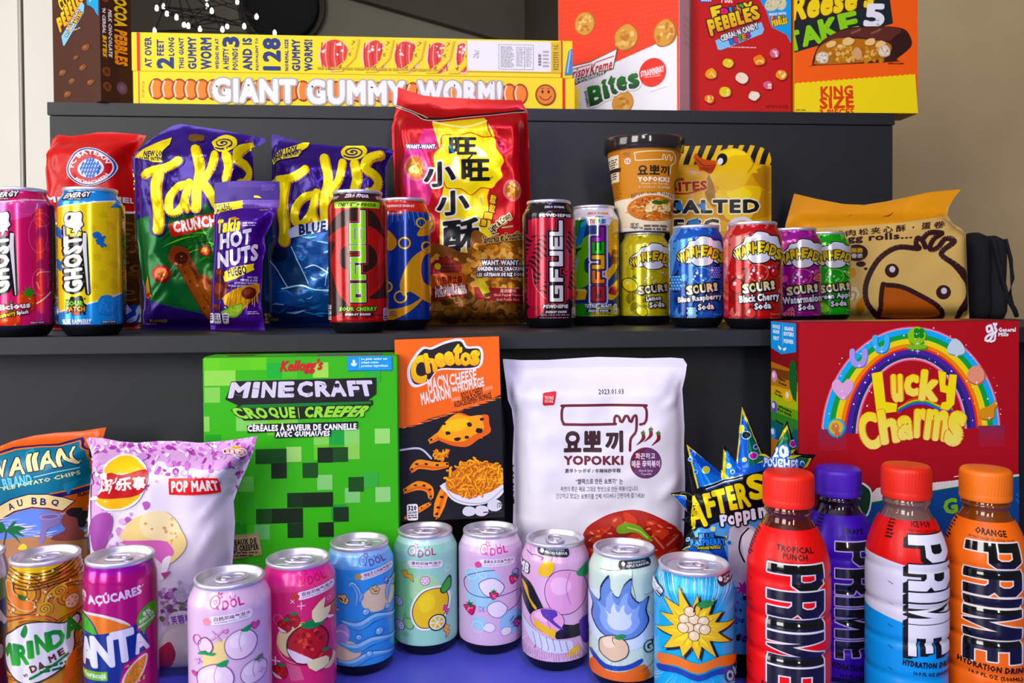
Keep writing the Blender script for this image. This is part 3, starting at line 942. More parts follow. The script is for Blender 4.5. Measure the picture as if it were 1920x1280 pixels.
# --- doughnut bites box
A = Art(); A.f0 = (1047, -88); A.fill(0, 0, 227, 308, 'f0512e'); A.frame(1040, 0, 5.818)
A.R(0, -640, 1400, 640, 'ef4a2a')
for j in range(0, 22):
    A.hold = j % 1 == 0
    for i in range(40): A.R(40 + i * 34 + (j % 2) * 17, -590 + j * 56, 48 + i * 34 + (j % 2) * 17, -584 + j * 56, 'f6705a')
    A.hold = False
A.P([(0, 950), (690, 648), (1340, 450), (1340, 1400), (0, 1400)], 'efefec')
def nut(A, x, y, rx, ry, s):
    A.BL(x, y, rx, ry, 'a86a2c', .05, s); A.BL(x - 4, y - 4, rx * .93, ry * .93, 'd09a4c', .06, s + 1); A.SC(x - rx * .6, y - ry * .6, x + rx * .6, y + ry * .6, 14, rx * .1, rx * .26, ['e0b468', 'c48a40', 'b87a34', 'e8c27c'], s, asp=1.6)
nut(A, 350, 160, 116, 136, 1); nut(A, 808, 392, 130, 148, 2); nut(A, 1218, 412, 122, 150, 3); nut(A, 768, 1110, 124, 130, 4)
A.P([(-60, 640), (400, 602), (712, 498), (718, 505), (668, 725), (580, 735), (-60, 830)], '2a5a3c'); A.P([(-60, 652), (402, 612), (704, 510), (660, 716), (578, 726), (-60, 816)], 'f0efec')
A.L([(-40, 690), (410, 634)], 12, 'b02c28'); A.L([(480, 618), (672, 578)], 12, 'b02c28')
A.T('K', 20, 640, 200, 780, 'b02c28', b=.02, sh=.2); A.T('rispy', 205, 650, 400, 790, 'b02c28', b=.03, sh=.3, rot=-8); A.T('Kreme', 412, 612, 660, 745, 'b02c28', b=.03, sh=.3, rot=-8)
A.P([(215, 815), (240, 780), (560, 724), (592, 735), (570, 765), (245, 830)], '1e4e34'); A.T('DOUGHNUTS', 240, 755, 570, 800, 'e6ece6', b=.04, rot=-9)
for t, x0, y0, x1, y1 in [('B', 385, 870, 560, 1100), ('i', 545, 820, 620, 1050), ('t', 610, 790, 712, 1015), ('e', 700, 812, 826, 985), ('s', 826, 800, 950, 975)]:
    A.T(t, x0, y0, x1, y1, '2e7a34', b=.08, rot=-9, o=[(22, 'd8d8d4'), (16, 'f2f2ee')], grad='12401e')
A.T('DOUGHNUT', 280, 1000, 470, 1044, '1e4e34', b=.05, rot=80)
A.E(1088, 820, 142, 156, 'e23a30', n=40); A.T('STRAWBERRY', 964, 775, 1210, 842, 'f6e8e4', b=.05, rot=-7); A.TX(1005, 840, 1180, 880, 2, 'f0b8b0', 3, al='c')
A.L([(1060, 1028), (1240, 992)], 3, 'c8c8c4')
S_ = Art(); S_.fill(0, 0, 34, 308, 'e8e6e0'); S_.TX(8, 120, 28, 180, 4, 'dcd8cc'); S_.E(27, 160, 6, 14, 'e6e2b0')
W, D, th = .2, .095, R_(-33)
carton('doughnut_bites_box', 'red and white doughnut bites box turned to show its plain white side', 'box', (.359 - W / 2 * math.cos(th), 1.215 - W / 2 * math.sin(th), ZT), W, .25, D, th, {'front': (A, 227, 308), 'right': (S_, 34, 308)}, 'ebe9e4')

# --- fruity cereal box
A = Art(); A.f0 = (1308, -32); A.fill(0, 0, 177, 240, 'c22c2a'); A.frame(1280, 0, 3.0)
A.P([(415, -120), (630, -120), (614, 238), (588, 190), (500, 150), (470, 60), (420, -20)], '1ea0dc')
for x, y in ((498, 25), (552, 18), (520, -30)): A.BL(x, y, 36, 36, 'd8d4a8', .08, x); A.SC(x - 24, y - 24, x + 24, y + 24, 10, 3, 8, ['c8c090', 'e8e4c8', 'b8a880'], x)
A.T('MADE WITH', 485, 68, 585, 86, 'e8f4fa', b=.05, rot=-5)
for i, (t, c) in enumerate(zip('FRUITY', ('f2d01a', 'd83a6a', '3ab0d8', 'f2d01a', '5ac040', 'f08a1a'))): A.T(t, 498 + i * 13, 90 - i * 1.5, 512 + i * 13, 112 - i * 1.5, c, b=.07, o=[(3, '4a1a30')])
A.T('PEBBLES', 500, 104, 592, 138, 'f8dc1a', b=.08, rot=-12, o=[(3, '7a3a10')])
A.E(243, -2, 52, 36, 'c81a20'); A.T('Post', 210, -22, 275, 22, 'f4e8e0', b=.03, sh=.2)
A.R(84, 0, 150, 22, '1c4a90', rot=-4); A.T('limited', 90, 4, 148, 17, 'e8eef8', b=.04)
for t, c, x0, y0, x1, y1, rt in [('F', 'f8dc1a', 148, 40, 215, 112, -14), ('R', 'e0306c', 206, 50, 258, 108, -8), ('U', '2aa0d8', 255, 42, 302, 98, -6), ('I', 'f08a1a', 296, 28, 322, 84, -6), ('T', '58bc3a', 312, 26, 352, 82, -6), ('Y', 'f8dc1a', 340, 14, 392, 84, -12)]:
    A.T(t, x0, y0, x1, y1, c, b=.08, rot=rt, o=[(7, '3a1420')])
for i, t in enumerate('PEBBLES'):
    A.T(t, 132 + i * 41, 112 - i * 13, 182 + i * 41, 205 - i * 13 - (14 if i else 0), 'f8dc1a', b=.08, rot=-15, grad='e8a818', o=[(7, '3a1420')])
A.P([(172, 232), (440, 124), (456, 165), (445, 190), (205, 284), (186, 282)], '8fc6e6')
A.T('CEREAL N CANDY', 195, 165, 425, 200, 'f4f4ec', b=.05, rot=-20, o=[(5, '30343c')])
for i, (t, c) in enumerate(zip('BITES', ('3a7ac8', 'd83a6a', '58bc3a', 'f08a1a', 'a03a9a'))): A.T(t, 255 + i * 24, 218 - i * 9, 280 + i * 24, 250 - i * 9, c, b=.07, rot=-18, o=[(4, '26303c')])
A.TX(250, 264, 420, 274, 1, 'f0c8c0', 4)
for i, (x, y, r) in enumerate([(150, 420, 38), (250, 360, 34), (330, 440, 40), (430, 340, 38), (520, 300, 34), (560, 420, 36), (230, 520, 40), (400, 540, 34), (140, 560, 30), (480, 480, 30)]):
    c = ('f2a81a', 'e8d44a', 'f6e8c8', 'f08a1a', 'd86a8a')[i % 5]; A.BL(x, y, r, r * .85, '8a1c1a', .1, i); A.BL(x - 4, y - 4, r * .9, r * .76, c, .1, i); A.SC(x - r * .5, y - r * .5, x + r * .5, y + r * .4, 6, 4, 8, ['fbf0d8', 'f8d47a'], i)
A.T('NET WT 8 OZ (227g)', 465, 585, 595, 605, '6a1414', rot=-2)
carton('cereal_candy_box', 'red fruity cereal candy box with a blue corner flash beside the orange box', 'box', (.460, 1.2105, ZT), .142, .195, .045, 0, {'front': (A, 177, 240)}, 'c22c2a')

# --- orange chocolate bar box overhanging the right end
A = Art(); A.f0 = (1485, -26); A.fill(0, 0, 235, 238, 'f26a1e'); A.frame(1400, 0, 5.565)
A.P([(300, 0), (1440, -340), (1518, 238), (1390, 280), (470, 560), (300, 560)], '1c2226')
A.T("Reese's", 440, -130, 1330, 150, 'f8dc14', b=.06, sh=.3, rot=-11, o=[(22, '3a1a0c')])
for t, x0, y0, x1, y1 in [('T', 400, 330, 545, 540), ('A', 540, 270, 752, 480), ('K', 735, 190, 945, 415), ('E', 942, 130, 1150, 345)]: A.T(t, x0, y0, x1, y1, '96d41e', b=.09, rot=-13)
A.T('5', 1210, 35, 1430, 285, 'eeeef0', b=.1, sh=.1)
A.P([(660, 690), (690, 560), (760, 440), (900, 350), (1050, 290), (1400, 270), (1620, 290), (1700, 370), (1710, 480), (1560, 610), (1540, 640), (700, 690)], '3a1a14', sm=4)
A.P([(760, 440), (900, 350), (1100, 300), (1420, 276), (1600, 300), (1500, 420), (1100, 380), (880, 420)], '5a2c22', sm=4); A.P([(1500, 420), (1620, 330), (1690, 380), (1690, 470), (1560, 590)], '301410', sm=4)
for x in (1120, 1330): A.L([(x - 40, 345), (x, 330), (x + 50, 305)], 22, '8a5444', sm=3)
A.P([(690, 640), (720, 520), (820, 440), (1000, 400), (1460, 440), (1480, 560), (1400, 610), (1180, 650), (720, 680)], 'b8702c', sm=4)
A.SC(820, 500, 1400, 640, 80, 12, 26, ['d8a850', 'c48a38', 'e2bc6c', 'b07428'], 5, inside=lambda x, y: y < 660)
for x, y in ((765, 610), (1420, 530)): A.BL(x, y, 70, 66, 'c8b48c', .08, x); A.BL(x, y, 60, 56, 'e2d8c0', .1, x); A.SC(x - 40, y - 40, x + 40, y + 40, 14, 6, 12, ['a89870', 'f4ecdc'], x)
for x, y, r in ((860, 470, 45), (1035, 440, 56), (1270, 440, 50), (1380, 460, 48), (950, 490, 30)): A.BL(x, y, r * 1.2, r * .7, 'eccb88', .15, x, rot=-15)
A.BL(1135, 560, 48, 66, 'd8a878', .1, 2)
A.TX(1460, 652, 1680, 676, 1, '7a2c10', 2)
A.P([(300, 900)] + [(480 + i * 54 + j * 27, 884 - (i * 54 + j * 27) * .085 - (12 if j else 0)) for i in range(24) for j in (0, 1)] + [(1800, 1400), (300, 1400)], 'f6e004')
A.T('KING', 745, 900, 1090, 1015, 'dc4a1c', b=.07, rot=-3); A.T('SIZE', 735, 1010, 1100, 1140, 'dc4a1c', b=.09, rot=-3); A.T('3 PIECES', 735, 1140, 1100, 1215, 'dc4a1c', b=.05, rot=-3); A.TX(485, 1150, 600, 1172, 1, '8a7a10')
B_ = Art(); B_.fill(0, 0, 235, 50, 'c8a010'); B_.TX(150, 10, 220, 40, 3, '8a6a10')
carton('chocolate_bar_box', 'orange and yellow king size chocolate bar box overhanging the right end', 'box', (.6323, 1.2085, ZT), .1945, .193, .05, R_(-1.2), {'front': (A, 235, 238), 'bottom': (B_, 235, 50)}, 'f2a014')

# ================================================================== middle step
gc = 'cans on the middle step'


def gfuel(A, x0, y0, x1, y1, cols, outl):
    q = {'L': [(345, 262, 382, 402), (255, 366, 382, 402)], 'E': [(255, 408, 285, 525), (303, 416, 335, 525), (352, 408, 382, 525), (255, 497, 382, 525)],
         'U': [(255, 540, 382, 580), (255, 637, 382, 676), (345, 540, 382, 676)], 'F': [(255, 690, 287, 816), (305, 704, 336, 816), (255, 780, 382, 816)],
         'G': [(255, 850, 288, 995), (255, 965, 382, 995), (347, 850, 382, 995), (308, 850, 382, 880), (303, 850, 333, 928)]}
    fx = lambda x: x0 + (x - 255) / 127 * (x1 - x0); fy = lambda y: y0 + (y - 262) / 733 * (y1 - y0)
    for w, c in outl:
        for k in 'LEUFG':
            for r in q[k]: A.hold = True; A.RR(fx(r[0]) - w, fy(r[1]) - w, fx(r[2]) + w, fy(r[3]) + w, w, c)
        A.hold = False; A.n += 1
    for k, c in zip('LEUFG', cols):
        for r in q[k]: A.hold = True; A.RR(fx(r[0]), fy(r[1]), fx(r[2]), fy(r[3]), 6, c)
    A.hold = False; A.n += 1


def ghost(A, dx=0):
    B = '101012'; W = 'f6f6f4'; o = A.ox; A.ox = o + dx * A.sx
    hd = [(528, 330), (560, 308), (610, 312), (640, 305), (655, 330), (650, 370), (662, 400), (640, 425), (648, 448), (625, 440), (605, 478), (598, 450), (575, 455), (590, 430), (560, 420), (530, 395)]
    A.P(hd, B, sm=3); A.L(hd, 16, B, closed=True, sm=3); A.P(hd, W, sm=3)
    A.E(558, 348, 13, 20, B, 30)
    o1 = [(18, B)]
    A.L([(520, 415), (522, 620)], 36, B); A.L([(668, 470), (690, 905)], 46, B)
    A.V('GHOST', 515, 480, 652, 900, W, b=.06, o=o1, sh=-.12)
    A.L([(520, 412), (528, 620)], 20, W, taper=[4, 18, 16, 4]); A.L([(672, 460), (668, 560), (690, 918)], 30, W, taper=[26, 34, 26, 6])
    A.P([(690, 465), (670, 520), (640, 560), (660, 580)], W); A.ox = o


# --- yellow and blue energy can
A = Art.at(0, 330, 4.13, 174, 356); A.fill(-70, -5, 70, 280, '1e92dc')
A.P([(462, 262), (530, 250), (640, 240), (720, 226), (830, 212), (925, 200), (880, 245), (850, 275), (935, 262), (985, 262), (985, 900), (930, 920), (860, 950), (700, 990), (640, 1010), (560, 1030), (440, 1065), (440, 262)], 'f8f4e8')
A.P([(440, 270), (530, 258), (640, 248), (720, 236), (830, 222), (900, 215), (865, 262), (930, 256), (985, 268), (985, 890), (930, 908), (850, 936), (700, 978), (560, 1016), (440, 1050)], 'fae018')
for i, (x, y, r, q) in enumerate([(810, 320, 36, 0), (870, 400, 40, 40), (740, 430, 30, 80), (830, 560, 44, 20), (760, 640, 40, 60), (890, 690, 46, 10), (800, 770, 50, 90), (720, 850, 40, 30), (880, 840, 40, 70), (590, 290, 26, 10)]):
    A.BL(x, y, r, r * .7, 'ecd014', .25, i, rot=q)
A.T('ENERGY', 505, 152, 718, 196, 'f6f6f6', b=.06, o=[(9, '10141c')], sh=.3, rot=-4); A.R(540, 200, 650, 214, '10141c'); A.T('ZERO SUGAR', 545, 202, 646, 212, 'e8e8e8', b=.05)
ghost(A)
for x, y, s_ in ((778, 505, 1.0), (470, 690, .8), (475, 450, .8)):
    A.BL(x - 18 * s_, y - 30 * s_, 34 * s_, 26 * s_, '2a74c8', .08, 3); A.BL(x + 8 * s_, y + 10 * s_, 30 * s_, 36 * s_, '2a74c8', .15, 4, rot=30); A.L([(x - 20 * s_, y + 10 * s_), (x + 40 * s_, y - 20 * s_)], 18 * s_, '2a74c8'); A.L([(x + 20 * s_, y + 30 * s_), (x + 44 * s_, y + 46 * s_)], 20 * s_, '2a74c8'); A.L([(x + 4 * s_, y + 30 * s_), (x + 20 * s_, y + 54 * s_)], 18 * s_, '2a74c8')
A.BL(598, 1000, 74, 62, '161616', .3, 5, n=16); A.SC(530, 930, 670, 1085, 16, 4, 12, ['161616'], 3)
A.T('SOUR', 530, 965, 655, 1006, '7ec832', b=.06, o=[(6, '161616')]); A.T('PATCH', 530, 1008, 665, 1046, 'f29a1a', b=.06, o=[(6, '161616')]); A.T('kids', 575, 1046, 632, 1070, 'e8402a', b=.05, o=[(4, '161616')])
A.BL(825, 1000, 76, 80, '2a84d2', .06, 6); A.BL(825, 992, 66, 66, '3c94dc', .08, 7)
for x, y in ((805, 985), (850, 1000)): A.RG(x, y, 18, 5, '2470b8'); A.E(x, y, 7, 7, '2a7cc4')
A.L([(785, 1030), (815, 1052), (850, 1040)], 6, '2470b8', sm=4); A.SC(760, 930, 890, 1060, 14, 8, 14, ['3890da', '46a0e4'], 8)
A.T('BLUE RASPBERRY', 505, 1102, 708, 1142, 'eef4fa', b=.05); A.T('NATURAL & ARTIFICIAL FLAVOR', 498, 1158, 728, 1172, '10304a', b=.03); A.R(785, 1118, 890, 1134, '10141c'); A.T('ENERGY DRINK', 790, 1120, 886, 1132, 'e8e8e8', b=.04); A.R(762, 1148, 890, 1168, '10141c'); A.T('16 FL OZ (473 mL)', 768, 1151, 884, 1165, 'e8e8e8', b=.04)
A.R(936, 235, 990, 890, 'd8c016'); A.TX(938, 240, 985, 1165, 60, '14181c', 4, .7)
canat('energy_drink_can', 'tall yellow and blue energy can with white ghost emblem, beside the pink can', 174, .895, ZM, A, .158, .0326, 62, 272, back='1e92dc', group=gc, lid=False)

# --- pink energy can at the left edge
A = Art.at(0, 330, 4.13, 40, 357); A.fill(-70, -5, 70, 280, 'd81468')
A.P([(-150, 235), (60, 232), (200, 215), (380, 196), (420, 215), (300, 275), (420, 258), (420, 265), (285, 282), (250, 330), (120, 365), (-150, 372)], 'e04a94')
A.L([(-150, 236), (60, 230), (200, 212), (380, 198)], 8, 'f4ece8'); A.L([(300, 236), (292, 276), (420, 262)], 6, 'f4d8d8')
A.P([(270, 300), (420, 270), (430, 900), (300, 960), (250, 700), (290, 520)], 'd42a56', sm=3)
for x, y, rx, ry in ((190, 250, 24, 16), (300, 470, 70, 130), (330, 350, 60, 50), (310, 820, 60, 100), (210, 260, 80, 60)): A.RG(x, y, rx, 4, 'e87098', ry, 20)
A.L([(380, 740), (300, 750), (280, 800), (300, 870)], 10, 'ec9aa8', sm=4); A.L([(240, 1000), (330, 950), (400, 880)], 10, 'f4e4dc', sm=4)
A.SC(270, 380, 420, 900, 12, 8, 26, ['dc3c66', 'c82050'], 6)
A.T('ENERGY', -70, 152, 160, 196, 'f6f6f6', b=.06, o=[(9, '10141c')], sh=.3, rot=-4); A.R(-40, 200, 90, 214, '10141c'); A.T('ZERO SUGAR', -35, 202, 86, 212, 'e8e8e8', b=.05)
ghost(A, -560)
for x, y, rx, ry in ((210, 965, 70, 76), (80, 1090, 86, 100), (-60, 1060, 70, 80)):
    A.BL(x, y, rx, ry, 'c83020', .06, x); A.BL(x - 6, y - 8, rx * .85, ry * .85, 'e0482a', .06, x); A.SC(x - rx * .6, y - ry * .6, x + rx * .6, y + ry * .7, 18, 3, 5, ['f8c060'], x); A.ST(x + 14, y - ry * .85, 54, 22, 8, '3a9a2a', 10)
A.T('bubblicious', -150, 985, 232, 1030, 'f2f2f4', b=.07, o=[(8, '8a1030')], rot=-6); A.T('Strawberry', -30, 1048, 130, 1090, 'f2d81a', b=.06, o=[(6, '3a1010')], rot=-14); A.T('Splash', 136, 1030, 218, 1066, 'f4f4f4', b=.05, o=[(6, '3a1010')], rot=-8)
A.R(226, 1114, 330, 1132, '3a0818'); A.T('ENERGY DRINK', 230, 1117, 326, 1129, 'e8e8e8', b=.04); A.R(198, 1146, 330, 1166, '3a0818'); A.T('16 FL OZ (473 mL)', 204, 1149, 324, 1163, 'e8e8e8', b=.04); A.T('ARTIFICIAL FLAVOR', -40, 1152, 160, 1168, '4a0a20', b=.03)
A.R(380, 232, 440, 890, '8a1238'); A.TX(382, 236, 428, 1165, 60, '24060e', 5, .7)
canat('energy_drink_can', 'tall pink energy can cut by the left edge of the photo', 40, .885, ZM, A, .157, .0326, 63, 270, back='d81468', group=gc, lid=False)

# --- red pretzel bag with clear window
out = [(93, 608), (92, 560), (94, 500), (92, 430), (93, 360), (92, 320), (98, 285), (104, 262), (110, 258), (116, 254), (140, 257), (165, 254), (190, 250), (215, 250), (240, 252), (262, 254), (280, 257), (276, 264), (268, 278), (256, 290), (252, 310), (255, 360), (258, 420), (262, 480), (265, 540), (266, 580), (264, 606)]
A = Art(); A.P(out, 'c0201c'); A.frame(0, 220, 3.048, 0, 0)
A.P([(270, 640), (400, 600), (560, 570), (830, 545), (830, 1100), (270, 1100)], '4a3018')
rd = random.Random(5)
for i in range(210):
    x, y = rd.uniform(290, 810), rd.uniform(560, 1090)
    if y > 640 - (x - 270) * .19:
        A.RG(x, y, rd.uniform(14, 30), rd.uniform(8, 13), ('6a4420', '7c5228', '5a3818', '8a6030', '4a2c12')[i % 5], rd.uniform(8, 22), 14, rd.uniform(0, 90), rd.uniform(200, 360))
A.L([(268, 640), (400, 598), (560, 565), (790, 545), (830, 540)], 12, 'e8e0dc')
A.R(260, 1078, 830, 1180, '1c4a9a')
for i in range(18):
    for j in range(2): x, y = 290 + i * 34 + (j % 2) * 0, 1108 + j * 56; A.P([(x, y - 36), (x + 13, y), (x, y + 36), (x - 13, y)], 'c8d4e8')
A.R(260, 1172, 830, 1200, '5a1418')
A.E(528, 290, 128, 104, 'f0ece8', -8, 40); A.E(528, 290, 124, 101, '24509e', -8, 40); A.E(528, 290, 116, 94, 'f0ece8', -8, 40); A.E(528, 290, 110, 89, 'c0242a', -8, 40); A.E(533, 294, 72, 54, 'f0ece8', -8, 36); A.E(533, 294, 68, 51, 'd8e0ea', -8, 36)
for i in range(-4, 5):
    for j in range(-2, 3):
        x, y = 533 + i * 17 + (j % 2) * 8.5, 294 + j * 22
        if ((x - 533) / 64) ** 2 + ((y - 294) / 46) ** 2 < 1: A.P([(x + 5, y - 20), (x + 9, y), (x - 5, y + 20), (x - 9, y)], '2a62b4')
w = lambda q: rotp(np.stack([(q[..., 0] - 528) * 1.2 + 528, (q[..., 1] - 290) * .97 + 290], -1), 528, 290, -8)
A.T('FC BAYERN', 418, 272, 638, 296, 'f4f0ea', b=.03, warp=lambda q: w(ring_warp(528, 290, 77, 528, 292)(q))); A.T('MÜNCHEN', 436, 270, 620, 294, 'f4f0ea', b=.03, warp=lambda q: w(ring_warp(528, 290, 96, 528, 292, True)(q)))
A.T('ME', 318, 458, 372, 490, 'e8dcd8', b=.05); A.T('MEL', 640, 452, 716, 484, 'e8dcd8', b=.05)
bagat('pretzel_bag', 'red pretzel bag with round football club crest behind the blue-yellow can', 'snack bag', 178, 1.06, ZM, out, A, dy=-2, B=.032, Bb=.02, Rr=26, cell=8, seal=[(248, 300)], noise=.003, nscale=80, seed=3, ridge=.4, ex=.6,
      creases=[(110, 262, 250, 272, 3, .003), (104, 266, 130, 330, 5, .004), (262, 260, 245, 330, 5, .004)])


# --- purple rolled-chip bags
YW = 'f2e21a'


def chips(A, sc=1.0):
    """brush lettering of the chip bags in the units of the left bag"""
    PU = '2c1466'
    st = [([(850, 330), (900, 300), (960, 290), (1030, 245)], [26, 34, 40, 34]), ([(925, 300), (905, 420), (920, 560), (915, 640)], [46, 40, 46, 50]),
          ([(1080, 380), (1020, 400), (975, 460), (975, 530), (1010, 545), (1050, 500), (1078, 430)], [24, 36, 40, 40, 36, 30, 26]), ([(1090, 370), (1068, 470), (1080, 525)], [34, 34, 24]),
          ([(1135, 190), (1150, 300), (1135, 400), (1130, 520)], [44, 46, 44, 40]), ([(1235, 215), (1210, 300), (1160, 370)], [40, 34, 24]), ([(1160, 370), (1210, 430), (1245, 500)], [30, 44, 50]),
          ([(1300, 220), (1310, 290), (1295, 350)], [44, 46, 40]), ([(1440, 170), (1380, 190), (1355, 240), (1400, 275), (1425, 320), (1400, 365), (1370, 370)], [30, 40, 44, 40, 42, 40, 24])]
    for dw, c in ((46, PU), (14, 'c89a12')):
        for p, t in st: A.hold = True; q = smooth(p, 5, False); A.L(q + (np.array([3, 5]) if dw == 14 else 0), np.mean(t) + dw, c)
        A.hold = False; A.n += 1
    for p, t in st:
        A.hold = True; A.L(p, 0, YW, sm=6, taper=t)
        for e, k in ((p[0], t[0]), (p[-1], t[-1])): A.E(e[0], e[1], k / 2, k / 2, YW, n=14)
    A.hold = False; A.n += 1
    A.BL(1300, 158, 76, 46, YW, .06, 4, rot=-6)
    a = np.linspace(0, 14, 44); A.L(np.stack([1292 + a * 4.4 * np.cos(a + 1), 160 + a * 2.3 * np.sin(a + 1)], 1), 9, '3a2058')


def flash(A, pts, t1, t2, x, y, rot, w=180):
    A.P(pts, YW); A.T(t1, x - w * .33, y - 34, x + w * .38, y - 4, '221450', b=.06, rot=rot, sh=.2); A.T(t2, x - w * .5, y + 2, x + w * .42, y + 28, '221450', b=.06, rot=rot, sh=.2)


out = [(270, 610), (268, 590), (272, 560), (268, 520), (262, 470), (258, 400), (256, 340), (253, 296), (262, 285), (276, 272), (295, 258), (312, 247), (330, 237), (345, 234), (380, 240), (420, 246), (460, 254), (500, 262), (504, 268), (490, 276), (476, 280), (478, 300), (480, 340), (478, 400), (484, 460), (488, 520), (492, 570), (490, 606), (440, 612), (380, 610), (320, 613)]
A = Art(); A.P(out, '2c1270'); A.frame(0, 220, 3.048, 0, 0)
A.P([(790, 590), (900, 560), (1180, 530), (1192, 488), (1215, 530), (1300, 500), (1560, 480), (1560, 1140), (1300, 1160), (1150, 1120), (1000, 1090), (850, 1030), (810, 900)], '0c6a34')
for i in range(46): x = 830 + (i * 37) % 500; A.E(x + (i % 3) * 6, 1030 + (x - 830) * .22 + (i * 13) % 46, 5, 4, '2a1a70', n=8)
A.P([(1060, 540), (1180, 500), (1560, 470), (1560, 1060), (1300, 1130), (1050, 960), (950, 800)], '125a24', sm=3)
rd = random.Random(2)
for i in range(46):
    cx, cy, r = 1180 + rd.uniform(-40, 60), 820 + rd.uniform(-30, 30), rd.uniform(90, 300); a = rd.uniform(180, 400)
    A.L(np.stack([cx + r * np.cos(np.radians(np.linspace(a, a + rd.uniform(20, 60), 8))), cy + r * .62 * np.sin(np.radians(np.linspace(a, a + 40, 8)))], 1), 0, ('3aa838', '1a8a34', '7cc848', '0a3c18', '0c4a1c')[i % 5], taper=[1, rd.uniform(4, 12), 1])
A.P([(850, 1000), (864, 905), (876, 1000), (888, 1020), (870, 1036), (852, 1026)], 'e8a01a'); A.E(870, 1015, 12, 14, 'c03a1a')
for (x0, y0, x1, y1, w) in ((1040, 800, 1230, 1130, 92), (1170, 940, 1330, 1160, 84)):
    A.L([(x0, y0), (x1, y1)], w, '7a3a1a'); A.L([(x0 - 8, y0 + 10), (x1 - 14, y1)], w * .6, '9c5424'); A.L([(x0 + 26, y0 - 10), (x1 + 22, y1 - 10)], w * .18, '5c2810')
A.BL(1030, 795, 64, 58, '8a3a20', .08, 3, rot=40); A.BL(1040, 806, 40, 38, '4a1a10', .1, 4, rot=40); A.SC(1020, 780, 1240, 1120, 60, 3, 8, ['b87038', '6a2c12', 'a8602c'], 9, inside=lambda x, y: abs((x - 1040) * .87 - (y - 800) * .5) < 40)
for x, y, rx, ry in ((935, 895, 54, 50), (1180, 765, 40, 32)):
    A.BL(x, y, rx, ry, '8c1c14', .06, x); A.BL(x, y, rx * .72, ry * .7, 'c8642c', .08, x); A.SC(x - rx * .4, y - ry * .4, x + rx * .4, y + ry * .4, 8, 4, 7, ['e8c068', '8a2a18'], x)
chips(A)
A.P([(975, 615), (1000, 600), (1330, 530), (1330, 600), (1010, 685), (985, 680)], 'c8301c'); A.T('CRUNCHY FAJITAS', 1000, 556, 1500, 644, 'f4e8e0', b=.09, rot=-9)
A.P([(790, 235), (835, 200), (985, 130), (1000, 125), (990, 170), (950, 205), (945, 262), (900, 262)], YW); A.T('NEW LOOK', 855, 200, 985, 232, '221450', b=.06, rot=-4, sh=.2); A.T('SAME INTENSITY', 832, 234, 985, 256, '221450', b=.06, rot=-2)
A.BL(1140, 130, 60, 26, '6a4a1a', .3, 6); A.T('FLAVORED', 865, 1150, 960, 1166, 'c8a818', b=.03); A.TX(850, 1172, 900, 1182, 1, 'c8a818', 3); A.SC(770, 300, 790, 430, 14, 3, 6, ['d8c018'], 4)
cr = [(330, 240, 480, 300, 5, .006), (262, 290, 330, 420, 6, -.004), (480, 280, 430, 380, 7, .006), (340, 330, 470, 560, 5, .004), (420, 250, 400, 330, 6, -.005), (300, 262, 350, 300, 5, .005), (280, 580, 350, 500, 7, .004)]
bagat('chip_bag', 'purple and green rolled chip bag with huge yellow lettering beside the pretzel bag', 'snack bag', 375, 1.03, ZM, out, A, dy=-2, B=.03, Bb=.02, Rr=60, cell=8, seal=[(240, 300)], noise=.0035, nscale=90, seed=8, ridge=.5, creases=cr, m='foil')

out = [(498, 608), (496, 560), (498, 500), (506, 440), (512, 380), (514, 320), (513, 252), (530, 256), (560, 266), (600, 272), (640, 276), (700, 276), (742, 284), (738, 296), (728, 310), (724, 340), (730, 400), (738, 470), (742, 540), (744, 606), (690, 611), (620, 609), (560, 612)]
A = Art(); A.P(out, '2a1068'); A.frame(380, 220, 3.048, 0, 0)
A.P([(330, 600), (480, 640), (720, 570), (1150, 520), (1150, 1190), (330, 1190)], '0e4a8a'); A.P([(330, 1040), (700, 1110), (1150, 1090), (1150, 1200), (330, 1200)], '142a66')
rd = random.Random(7)
for i in range(90):
    x, y = rd.uniform(380, 760), rd.uniform(680, 1130); L_ = rd.uniform(30, 110)
    A.L([(x, y), (x + L_ * .5, y + rd.uniform(-16, 16)), (x + L_, y + rd.uniform(-26, 26))], 0, ('1c78c0', '0a2e62', '3a9ad8', '16569c', '8ac8ec')[i % 5], sm=4, taper=[1, rd.uniform(3, 14), 1])
A.P([(400, 760), (430, 705), (490, 710), (520, 760), (600, 960), (480, 980)], '10345c', sm=4); A.BL(445, 770, 46, 60, '0c2038', .1, 3); A.L([(500, 715), (530, 780), (605, 950)], 5, 'a8dcf4', sm=4); A.L([(400, 820), (440, 880), (490, 970)], 5, 'c8ecfa', sm=3)
A.L([(460, 980), (560, 960), (640, 985), (760, 990)], 8, 'b8e4f8', sm=4); A.L([(590, 860), (640, 845), (690, 870), (720, 890)], 6, 'd8f0fa', sm=4); A.L([(720, 860), (700, 960)], 5, 'a8d8f4')
B2 = Art(); 
ox, oy, sx = A.ox, A.oy, A.sx
A.ox, A.oy = 514 - 850 / 2.93, 276 - 158 / 2.93 + 12; A.sx = A.sy = 1 / 2.93
chips(A)
A.ox, A.oy, A.sx, A.sy = ox, oy, sx, sx
A.P([(495, 655), (530, 625), (760, 575), (760, 640), (560, 680), (510, 690)], 'd8e4f2'); A.T('BLUE HEAT', 555, 588, 905, 652, '142a5c', b=.08, rot=-8, sh=.15)
A.P([(412, 245), (450, 200), (590, 150), (625, 150), (610, 180), (580, 200), (560, 235), (420, 272)], YW); A.T('NEW LOOK', 415, 185, 560, 232, '221450', b=.06, rot=-17, sh=.2); A.T('SAME INTENSITY', 415, 212, 585, 240, '221450', b=.06, rot=-17)
